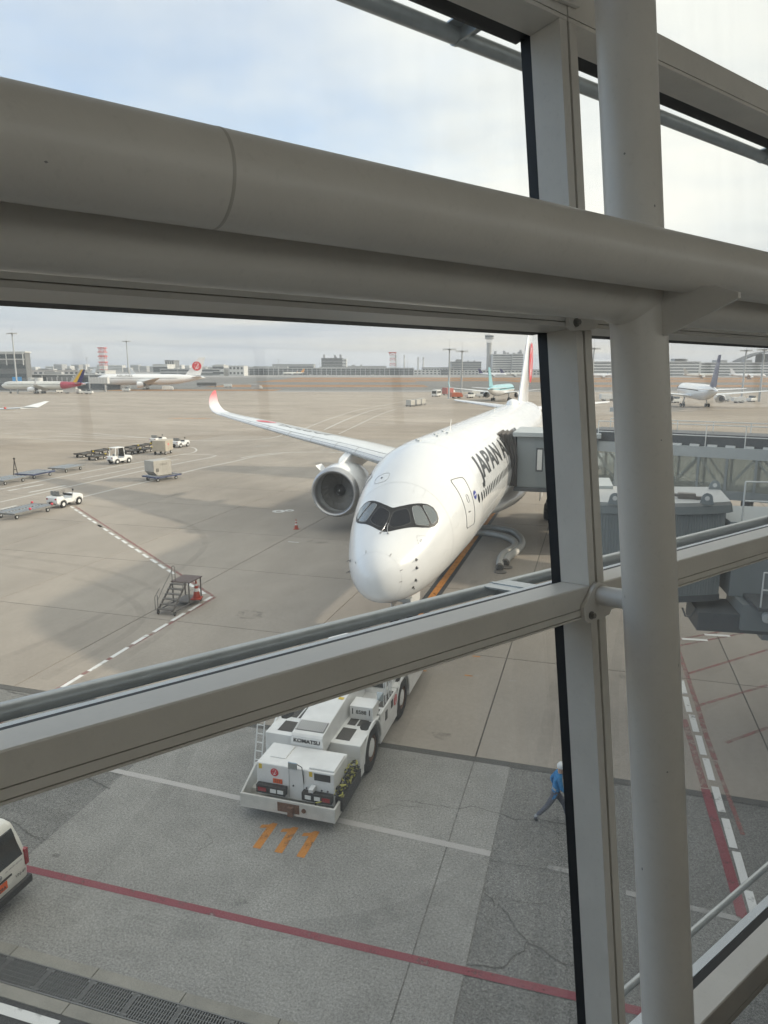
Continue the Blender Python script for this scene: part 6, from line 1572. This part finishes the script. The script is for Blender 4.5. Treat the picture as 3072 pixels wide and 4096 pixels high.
jetliner('airliner', 'grey-white narrow airliner at a far gate with a red, yellow and navy tail', tuple(pA), aim(pA, (1, -.12)), 44.5, 4.0, 34, 11.6, 'body_cream', None, fin_bands=[(0, .28, 'fin_grey'), (.28, .62, 'fin_yellow'), (.62, 1, 'fin_navy')], tail='fin_red')
p7 = at(585, 1559)
jetliner('airliner', 'white wide-body airliner at the far gate with a red round emblem on its fin', tuple(p7), aim(p7, (1, .15)), 62, 6.1, 60, 18.6, disc=True, winglet=False, text='AIRLINES')
pK = at(2005, 1603)
jetliner('airliner', 'sky blue topped airliner seen from behind, beyond the big airliner tail', tuple(pK), aim(pK, (-.36, -.93)), 42, 4.2, 36, 12.5, 'body_teal', 'aircraft_white', fin='body_teal')
pN = at(2778, 1627)
jetliner('airliner', 'white airliner with a dark navy fin seen from behind through the narrow window', tuple(pN), aim(pN, (-.2, -.98)), 50, 5.0, 47, 15.8, fin='fin_blue', winglet=False)
far_specs = [('small far airliner with blue belly stripe left of the red and white mast', 300, 640, (1, -.35), 'body_blue', 'aircraft_white'), ('small far white airliner right of the red and white mast', 375, 900, (-1, .2), 'aircraft_white', 'aircraft_white'),
             ('small far white airliner beyond the big wing, its fin white', 590, 860, (-1, .12), 'aircraft_white', 'aircraft_white'), ('far white airliner with a dark fin below the control tower', 1975, 1050, (-1, .1), 'aircraft_white', 'fin_navy'),
             ('far white airliner left of the steel column at the striped hangar', 2415, 900, (1, -.1), 'aircraft_white', 'body_blue'), ('far white airliner standing before the striped hangar on the right', 3000, 850, (-1, .1), 'aircraft_white', 'aircraft_white'),
             ('small far airliner half hidden by the navy finned airliner', 2810, 900, (-1, .15), 'body_cream', 'fin_grey'), ('second far white airliner with a dark fin right of the control tower', 2060, 1080, (-1, .1), 'body_cream', 'fin_navy'), ('tiny far airliner at the centre terminal with an orange fin', 1170, 1350, (1, .1), 'body_cream', 'tail_orange')]
for lb_, u, dist, d_, tp, fn in far_specs:
    p = far(u, dist); jetliner('airliner', lb_, tuple(p), aim(p, d_), 42, 4.2, 36, 12.5, tp, fin=fn, detail=False, group='small airliners across the field')
# the neighbouring stand's wing tip that reaches into the view
NW = thing('airliner', 'pale wing tip of a neighbouring airliner entering from the frame edge', 'airplane', tuple(at(-160, 1600)))
b = MB(); pw_ = [at(-420, 1640, 4.6), at(-60, 1640, 5.4), at(80, 1632, 6.0), at(175, 1606, 6.8)]; cw = [5.5, 3.6, 2.6, .8]
ab = Vector((.5, .9, 0)); oo = Vector(NW.location)
b.loft([[p - oo + ab * (a * c) + Vector((0, 0, h * .1 * c)) for a, h in AF] for p, c in zip(pw_, cw)]); b.build('wing', 'wing_paint', NW, smooth=50, fix=True)
MB().sphere(at(20, 1632, 5.9) - oo, .2, 8).build('navigation_light', 'signal_red', NW)

# ------------------------------------------------------------------ light masts, towers, buildings across the field
mat('mast_steel', (0.42, 0.43, 0.43), 0.5, 0.3, var=0.08)
mat('lattice_red', (0.62, 0.08, 0.05), 0.5)
mat('lattice_white', (0.75, 0.74, 0.72), 0.5)
mat('tower_concrete', (0.42, 0.415, 0.40), 0.7, var=0.06, scale=.1)
mat('wall_grey', (0.36, 0.365, 0.37), 0.7, var=0.06, scale=.05)
mat('wall_light', (0.58, 0.58, 0.57), 0.7, var=0.06, scale=.05)
mat('wall_dark', (0.17, 0.175, 0.18), 0.6, var=0.1, scale=.05)
mat('band_glass', (0.09, 0.105, 0.115), 0.25)
mat('roof_pale', (0.60, 0.60, 0.58), 0.6)
mat('sign_blue', (0.08, 0.35, 0.70), 0.4)
mat('bus_red', (0.36, 0.09, 0.07), 0.4)
mat('bus_white', (0.66, 0.66, 0.64), 0.4)
mat('orange_vehicle', (0.45, 0.13, 0.07), 0.5)
def light_mast(u, dist, vtop, label, lamps=6):
    p = far(u, dist); H_ = CAM.z + (1476 - vtop) / 2841 * dist * 1.02
    R = thing('light_mast', label, 'light mast', tuple(p), YAW, 'apron light masts')
    MB().cyl((0, 0, 0), (0, 0, H_ - 1.0), .45, .26, 12).build('pole', 'mast_steel', R, smooth=40)
    b = MB(); b.box(-2.6, 2.6, -.12, .12, H_ - 1.3, H_ - 1.1); b.box(-.12, .12, -2.0, 2.0, H_ - 1.3, H_ - 1.1); b.rev([(0, 1.1), (.15, 1.1)], (0, 0, H_ - 1.35), (0, 0, 1), 12, caps=(True, True)); b.build('head_frame', 'mast_steel', R)
    for k in range(lamps):
        x = -2.5 + 5.0 * k / (lamps - 1); l_ = MB().hexa([(x - .3, -.3, H_ - 1.75), (x + .3, -.3, H_ - 1.75), (x + .3, .25, H_ - 1.55), (x - .3, .25, H_ - 1.55), (x - .3, -.3, H_ - 1.45), (x + .3, -.3, H_ - 1.45), (x + .3, .25, H_ - 1.25), (x - .3, .25, H_ - 1.25)]).build('floodlight', 'lattice_white', R)
    MB().cyl((0, 0, H_ - 1.1), (0, 0, H_ + 2.6), .05, n=6).build('lightning_rod', 'mast_steel', R)
    return R
light_mast(62, 350, 1330, 'tall pale light mast rising behind the far left gate')
light_mast(513, 445, 1362, 'tall pale light mast beside the far wide-body fin')
light_mast(1797, 288, 1388, 'light mast with its foot by the red vehicle, nearer of a pair')
light_mast(1847, 306, 1396, 'light mast standing second in the pair by the red vehicle')
light_mast(2372, 292, 1385, 'light mast glimpsed between the mullion and the steel column')
light_mast(2978, 300, 1393, 'light mast behind the navy finned airliner wing')
light_mast(3050, 262, 1388, 'light mast at the far edge of the narrow window')
for u, d_, vt, lb_ in ((350, 900, 1430, 'slim distant light mast just left of the red and white radar mast'), (710, 1100, 1440, 'slim distant light mast left of the emblem fin'), (1115, 1000, 1437, 'slim distant light mast above the low long shed'), (1280, 1300, 1450, 'slim distant light mast against the dark office block'), (1630, 1500, 1448, 'slim distant light mast right of the red lattice tower')):
    light_mast(u, d_, vt, lb_, 4)

def lattice(u, dist, vtop, wpx, label, flare=False):
    p = far(u, dist); H_ = CAM.z + (1476 - vtop) / 2841 * dist; wd = wpx / 2841 * dist
    R = thing('radar_mast', label, 'tower', tuple(p), YAW); ns = 8
    for k in range(ns):
        z0, z1 = H_ * k / ns, H_ * (k + 1) / ns; b = MB(); w0 = wd * (.5 - .08 * k / ns); w1 = wd * (.5 - .08 * (k + 1) / ns); t = wd * .035
        if flare and k == ns - 1: w1 = wd * .62
        c0 = [(-w0, -w0), (w0, -w0), (w0, w0), (-w0, w0)]; c1 = [(-w1, -w1), (w1, -w1), (w1, w1), (-w1, w1)]
        for i in range(4):
            j = (i + 1) % 4; b.cyl((*c0[i], z0), (*c1[i], z1), t, n=5); b.cyl((*c0[i], z0), (*c1[j], z1), t * .6, n=4); b.cyl((*c0[j], z0), (*c1[i], z1), t * .6, n=4); b.cyl((*c1[i], z1), (*c1[j], z1), t * .8, n=4)
        b.build('section', 'lattice_red' if k % 2 else 'lattice_white', R)
    for zf in ((.5, .7, .85, 1.0) if not flare else (1.0,)):
        b = MB(); w1 = wd * (.62 if not flare else .72); b.box(-w1, w1, -w1, w1, H_ * zf, H_ * zf + wd * .12); b.build('platform', 'lattice_red', R)
lattice(415, 1150, 1395, 24, 'red and white lattice radar mast on the left skyline')
lattice(1570, 1900, 1413, 22, 'red lattice tower with a wide top on the centre skyline', True)

def building(label, u0, u1, vtop, dist, depth=30, wall='wall_grey', floors=3, style='bands', roof=None, vbase=None, name='building', extras=0, seed=1):
    p = far((u0 + u1) / 2, dist); wd = abs(u1 - u0) / 2841 * dist; H_ = CAM.z + (1476 - vtop) / 2841 * dist
    R = thing(name, label, 'building', tuple(p), YAW)
    MB().box(-wd / 2, wd / 2, 0, depth, 0, H_).build('wall', wall, R)
    RF = MB().box(-wd / 2 - .6, wd / 2 + .6, -.8, depth + .6, H_ + .02, H_ + max(.5, H_ * .03)).build('roof', roof or wall, R)
    fl = H_ / floors
    for k in range(floors):
        z0 = k * fl + fl * .32; z1 = k * fl + fl * .78
        if style == 'bands': MB().box(-wd / 2 + wd * .01, wd / 2 - wd * .01, -.15, -.02, z0, z1).build('window_band', 'band_glass', R)
        elif style == 'windows':
            n = max(4, min(34, int(wd / 7)))
            for i in range(n):
                x = -wd / 2 + wd * (i + .2) / n; MB().box(x, x + wd / n * .55, -.15, -.02, z0, z1).build('window', 'band_glass', R)
        elif style == 'columns':
            n = max(4, min(40, int(wd / 9)))
            if k == 0: MB().box(-wd / 2 + .5, wd / 2 - .5, -.1, -.02, fl * .1, H_ * .86).build('curtain_glazing', 'band_glass', R)
            if k == 0:
                for i in range(n + 1): x = -wd / 2 + wd * i / n; MB().box(x - .35, x + .35, -.9, -.12, 0, H_ * .97).build('column', 'wall_light', R)
            MB().box(-wd / 2, wd / 2, -.6, -.11, k * fl + fl * .85, (k + 1) * fl).build('floor_band', wall, R)
    r_ = random.Random(seed)
    for k in range(extras):
        x = r_.uniform(-wd * .45, wd * .4); w_ = wd * r_.uniform(.03, .12); MB().box(x, x + w_, depth * .3, depth * .6, H_ + .5, H_ + .5 + H_ * r_.uniform(.08, .25)).build('rooftop_plant', 'wall_grey', RF)
    return R
# left gate building, near
GB_ = building('dark glazed gate building with a white roof frame at the frame edge', -160, 105, 1412, 400, 6, 'wall_dark', 4, 'bands', 'roof_pale', extras=2)
b = MB(); d0 = 400; wd = 265 / 2841 * d0
for z in (0, 3.2): b.box(-wd / 2, wd / 2 + 1, -3.2, -2.8, 21 + z - 4, 21.5 + z - 4)
for k in range(9): b.box(-wd / 2 + wd * k / 8, -wd / 2 + wd * k / 8 + .4, -3.2, -2.8, 14, 21)
b.build('roof_frame', 'roof_pale', GB_); MB().box(wd * .28, wd * .42, -.4, -.2, 1.5, 7.5).build('screen', 'sign_blue', GB_)
building('glazed gate concourse running behind the red tailed airliner', 105, 480, 1500, 415, 12, 'wall_dark', 1, 'columns', 'roof_pale', extras=3)
b_ = thing('storage_tank', 'pair of squat pale tanks beside the glazed gate', 'tank', tuple(far(138, 390)))
for x in (-2.2, 2.2): MB().cyl((x, 0, 0), (x, 0, 7.2), 2.0, n=20).build('tank', 'wall_light', b_, smooth=40)
# centre terminal and its neighbours
building('long glazed terminal with a pale flat roof in the centre distance', 880, 1655, 1472, 1400, 60, 'wall_grey', 3, 'columns', 'roof_pale', extras=8)
building('white terminal wing with a row of small windows right of the glazed terminal', 1655, 1765, 1481, 1400, 40, 'wall_light', 2, 'windows', 'roof_pale')
building('dark glazed link between two white terminal wings', 1765, 1800, 1480, 1395, 40, 'wall_dark', 2, 'bands')
building('white terminal wing with small windows below the control tower', 1800, 2190, 1482, 1400, 40, 'wall_light', 2, 'windows', 'roof_pale', extras=4, seed=4)
building('dark office block with a banded facade on the terminal skyline', 1286, 1370, 1435, 1650, 40, 'wall_dark', 5, 'bands', extras=4, seed=5)
building('narrow grey stair block beside the dark office block', 1370, 1386, 1438, 1650, 30, 'wall_light', 5, 'windows')
building('low long shed left of the dark office block', 1090, 1255, 1458, 1600, 40, 'wall_grey', 1, 'bands')
building('low grey sheds right of the dark office block', 1390, 1545, 1465, 1700, 40, 'wall_grey', 1, 'bands', extras=3, seed=7)
building('low building between the chimneys and the light masts', 1690, 1815, 1470, 1800, 40, 'wall_grey', 1, 'windows')
building('grey cargo buildings along the left skyline with a pale roof', 640, 880, 1476, 1250, 60, 'wall_grey', 2, 'bands', 'roof_pale', extras=6, seed=9)
building('white hangar block on the left skyline', 612, 670, 1458, 1300, 50, 'wall_light', 1, 'bands')
building('cream hangar block on the left skyline near the emblem fin', 850, 895, 1462, 1250, 40, 'wall_light', 2, 'bands')
building('pale warehouse between emblem fin and centre terminal', 915, 975, 1464, 1250, 40, 'wall_light', 2, 'windows')
building('dark frame-roofed hall on the left skyline', 662, 697, 1443, 1500, 40, 'wall_dark', 2, 'columns')
building('low gate buildings far behind the left mast', 110, 420, 1482, 1000, 40, 'wall_light', 1, 'windows', extras=8, seed=11)
# control tower complex
building('stepped grey operations block left of the control tower', 1806, 1925, 1448, 2200, 60, 'wall_grey', 5, 'bands', extras=7, seed=13)
building('tall banded operations block right of the control tower', 1970, 2045, 1420, 2250, 60, 'wall_light', 8, 'bands', extras=4, seed=14)
building('second tall banded operations block beside the airliner fin', 2048, 2092, 1418, 2240, 60, 'wall_light', 8, 'bands', extras=5, seed=15)
TW = thing('control_tower', 'tall grey airport control tower with ringed shaft and glazed cab', 'tower', tuple(far(1954, 2300)), YAW)
HT = CAM.z + (1476 - 1336) / 2841 * 2300; sc_ = HT / 116
MB().rev([(0, 8), (60 * sc_, 7.4), (80 * sc_, 7.2), (88 * sc_, 8.4)], (0, 0, 0), (0, 0, 1), 20).build('shaft', 'tower_concrete', TW, smooth=40)
for k in range(7): MB().rev([(0, 7.6), (0, 10.5), (1.6, 10.5), (1.6, 7.6)], (0, 0, (62 + k * 5) * sc_), (0, 0, 1), 20).build('ring_gallery', 'wall_light', TW)
MB().rev([(0, 8.5), (2, 14), (5, 15), (6, 15)], (0, 0, 97 * sc_), (0, 0, 1), 20).build('cab_base', 'tower_concrete', TW)
MB().rev([(0, 13.4), (6, 14.6)], (0, 0, 97 * sc_ + 6), (0, 0, 1), 20).build('cab_glazing', 'band_glass', TW)
MB().rev([(0, 15.4), (2, 15.4), (4.5, 9), (7, 4), (8, .2)], (0, 0, 97 * sc_ + 12), (0, 0, 1), 20).build('cab_roof', 'wall_light', TW)
# chimneys
for u, vt, lb_ in ((1583, 1421, 'pale chimney beside the red lattice tower'), (1617, 1421, 'pale chimney right of the red lattice tower'), (1672, 1430, 'slim chimney, first of the twin stacks'), (1693, 1430, 'slim chimney, second of the twin stacks')):
    dist = 2600; p = far(u, dist); H_ = CAM.z + (1476 - vt) / 2841 * dist; R = thing('chimney', lb_, 'chimney', tuple(p), 0, 'chimneys on the centre skyline')
    MB().cyl((0, 0, 0), (0, 0, H_ * .85), 3.4, 2.6, 14).build('stack', 'wall_light', R, smooth=40); MB().cyl((0, 0, H_ * .85), (0, 0, H_), 2.6, 2.4, 14).build('stack_top', 'wall_grey', R, smooth=40)
# right: striped hangar, arched roof, sheds
building('long striped grey hangar behind the column and the narrow window', 2330, 2800, 1448, 1150, 60, 'wall_light', 5, 'bands', extras=3, seed=20)
building('long striped grey hangar reaching the frame edge on the right', 2800, 3250, 1452, 1150, 60, 'wall_light', 5, 'bands', extras=3, seed=21)
AR = thing('arched_roof', 'dark arched roof rising over the striped hangar', 'building', tuple(far(3075, 1240)), YAW)
wd = 230 / 2841 * 1240; b = MB(); arc = []
for k in range(17):
    t = k / 16; arc.append((-wd / 2 + wd * t, 24 + 17 * math.sin(PI * t * .9)))
b.loft([[(x, 0, z), (x, 30, z), (x, 30, z + 1.6), (x, 0, z + 1.6)] for x, z in arc]); b.build('arch', 'wall_dark', AR, smooth=40, fix=True)
MB().box(-wd * .12, wd / 2, 4, 26, 0, 38).build('hall', 'wall_dark', AR)
# distant town
r_ = random.Random(21); k = 0
for u in list(range(-40, 900, 34)) + list(range(2250, 3200, 60)):
    if 150 < u < 190: continue
    vt = r_.uniform(1457, 1471); wpx = r_.uniform(14, 40); dist = r_.uniform(2300, 3200)
    p = far(u, dist); wd = wpx / 2841 * dist; H_ = CAM.z + (1476 - vt) / 2841 * dist; R = thing('town_building', 'hazy block of the distant town skyline', 'building', tuple(p), YAW, 'distant town blocks')
    MB().box(-wd / 2, wd / 2, 0, 40, 0, H_).build('wall', r_.choice(['wall_grey', 'wall_light', 'wall_light']), R)
    for j in range(3): MB().box(-wd / 2 + 1, wd / 2 - 1, -.3, -.05, H_ * (.3 + .22 * j), H_ * (.38 + .22 * j)).build('window_band', 'band_glass', R)

# ------------------------------------------------------------------ vehicles on the far apron
def boxtruck(label, loc, rz, L=8, wd=2.5, h=3.0, body='bus_white', cabm='bus_white', name='truck', cat='truck', bus=False):
    R = thing(name, label, cat, loc, rz)
    MB().box(-wd / 2, wd / 2, -L / 2, L / 2 - (0 if bus else 1.8), .6, h).build('body', body, R, bevel=.08)
    if not bus: MB().loft([[(-wd / 2 + .05, y, .5), (wd / 2 - .05, y, .5), (wd / 2 - .1, y, z), (-wd / 2 + .1, y, z)] for y, z in ((L / 2 - 1.75, 2.3), (L / 2 - .5, 2.25), (L / 2, 1.3))]).build('cab', cabm, R, fix=True, bevel=.05)
    if bus:
        for sg in (-1, 1): MB().box(sg * wd / 2 - .03, sg * wd / 2 + .03, -L / 2 + .4, L / 2 - .4, 1.5, 2.5).build('side_window', 'dark_glass', R)
        for y in (-L / 2, L / 2): MB().box(-wd / 2 + .2, wd / 2 - .2, y - .03, y + .03, 1.4, 2.6).build('end_window', 'dark_glass', R)
    else: MB().hexa([(-wd / 2 + .2, L / 2 - .45, 1.4), (wd / 2 - .2, L / 2 - .45, 1.4), (wd / 2 - .2, L / 2 - .1, 1.4), (-wd / 2 + .2, L / 2 - .1, 1.4), (-wd / 2 + .2, L / 2 - .6, 2.2), (wd / 2 - .2, L / 2 - .6, 2.2), (wd / 2 - .2, L / 2 - .46, 2.2), (-wd / 2 + .2, L / 2 - .46, 2.2)]).build('windscreen', 'dark_glass', R)
    wheels4(R, wd / 2 - .2, -L / 2 + 1.5, L / 2 - 1.2, .48, .3)
    return R
boxtruck('white airside bus left of the paired light masts', tuple(at(1745, 1587)), aim(None, (.35, 1)), 7, 2.4, 3.0, bus=True, name='bus', cat='bus')
boxtruck('red and white truck behind the nearer light mast', tuple(at(1795, 1580)), aim(None, (.7, 1)), 8, 2.6, 3.4, 'bus_red', 'bus_white')
boxtruck('orange service truck at the foot of the paired light masts', tuple(at(1825, 1593)), aim(None, (1, .3)), 5, 2.3, 2.4, 'orange_vehicle', 'orange_vehicle')
boxtruck('long dark bus with a red end by the emblem-finned airliner', tuple(at(828, 1548)), aim(None, (1, .1)), 13, 2.6, 3.2, 'wall_dark', bus=True, name='bus', cat='bus')
boxtruck('small white van right of the long dark bus', tuple(at(912, 1550)), aim(None, (1, .1)), 5.2, 2.1, 2.2)
boxtruck('grey and white truck standing alone by the grass island', tuple(at(1028, 1558)), aim(None, (1, .15)), 6.5, 2.4, 2.8, 'wall_grey')
boxtruck('white catering truck under the red airliner tail', tuple(at(290, 1574)), aim(None, (1, .05)), 8, 2.5, 3.6)
boxtruck('white loader truck under the emblem-finned airliner tail', tuple(at(672, 1562)), aim(None, (1, .2)), 6, 2.4, 2.6)
boxtruck('white van parked right of the navy finned airliner', tuple(at(2953, 1612)), aim(None, (1, .05)), 4.6, 1.9, 2.0, name='parked_van', cat='van')
boxtruck('white service truck behind the navy finned airliner engine', tuple(at(2890, 1606)), aim(None, (1, .1)), 5.5, 2.2, 2.3)
boxtruck('white tanker truck between mullion and column', tuple(at(2430, 1603)), aim(None, (1, .1)), 6, 2.3, 2.6)
boxtruck('small cream truck at the sky blue airliner wing tip', tuple(at(1905, 1586)), aim(None, (1, .2)), 5, 2.2, 2.4, 'body_cream')
for i, (u, v) in enumerate(((1642, 1627), (1665, 1624), (1685, 1621))):
    R = thing('container_cart', ['grey box container, first of three in the train on the service road', 'grey box container, middle of three in the train on the service road', 'grey box container, last of three in the train on the service road'][i], 'container', tuple(at(u, v)), aim(None, (.75, 1)), 'container train on the service road')
    MB().box(-1.0, 1.0, -1.2, 1.2, .55, 2.2).build('box', 'container_alu', R, bevel=.03); MB().box(-1.1, 1.1, -1.5, 1.5, .4, .52).build('deck', 'dolly_dark', R); wheels4(R, .8, -1.0, 1.0, .22, .14)
    for y in (-.4, .4): MB().box(-1.01, 1.01, y - .03, y + .03, .6, 2.15).build('rib', 'wall_light', R)
# gate bridges at the far left
for i, (u, w_) in enumerate(((250, 120), (395, 70))):
    p = far(u, 372); R = thing('passenger_bridge', ['far passenger bridge with lattice sides between the two gate airliners', 'far white bridge head touching the wide-body airliner'][i], 'jet bridge', tuple(p), YAW); ln = w_ / 2841 * 372
    MB().box(-ln / 2, ln / 2, -1.6, 1.6, 4.4, 7.6).build('tunnel', 'wall_dark' if i == 0 else 'wall_light', R); b = MB()
    for k in range(7): x = -ln / 2 + ln * k / 6; b.box(x - .15, x + .15, -1.75, -1.62, 4.4, 7.6)
    b.build('tunnel_post', 'wall_light', R); MB().cyl((ln * .3, 0, 0), (ln * .3, 0, 4.4), .5, n=10).build('lift_column', 'wall_grey', R)
# small apron clutter far off: tugs and carts one can just tell apart
for i, (u, v) in enumerate(((355, 1577), (335, 1576), (240, 1572), (505, 1566), (1130, 1509), (1240, 1507), (1310, 1507), (1490, 1506), (1880, 1592), (1925, 1590), (2700, 1612), (3005, 1608))):
    p = at(u, v) if v > 1530 else far(u, 1330)
    R = thing('service_cart', ['tiny pale cart under the navy rudder of the red tailed airliner', 'tiny pale cart under the red tail section', 'tiny pale cart under the red tailed airliner wing', 'tiny pale cart under the wide-body airliner nose', 'tiny vehicle before the left end of the glazed terminal', 'tiny vehicle before the glazed terminal below the long shed', 'tiny vehicle before the glazed terminal below the dark office block', 'tiny vehicle before the right part of the glazed terminal', 'tiny pale cart right of the paired light masts', 'tiny pale cart at the sky blue airliner wing', 'tiny pale cart left of the navy finned airliner gear', 'tiny pale cart right of the parked white van'][i], 'vehicle', tuple(p), YAW + (i % 3) * .3, 'far service vehicles')
    MB().box(-2, 2, -1, 1, .5, 1.5).build('body', 'bus_white', R, bevel=.1); MB().box(-.4, 1.2, -.9, .9, 1.5, 2.3).build('cabin', 'band_glass', R, bevel=.1); wheels4(R, .8, -.6, .6, .4, .25)

# ------------------------------------------------------------------ air between here and the far side of the field
def haze():
    m = bpy.data.materials.new('haze_air'); m.use_nodes = True; nt = m.node_tree
    nt.nodes.remove(nt.nodes['Principled BSDF']); v = nt.nodes.new('ShaderNodeVolumePrincipled')
    v.inputs['Color'].default_value = (.90, .93, .97, 1); v.inputs['Density'].default_value = .00012; v.inputs['Anisotropy'].default_value = .2
    nt.links.new(v.outputs[0], nt.nodes['Material Output'].inputs['Volume'])
    b = MB(); b.box(-5000, 4500, -400, 5200, -1.3, 160); o = b.build('haze', m); o['kind'] = 'stuff'; o['label'] = 'thin pale haze over the airfield'
    return o
haze()
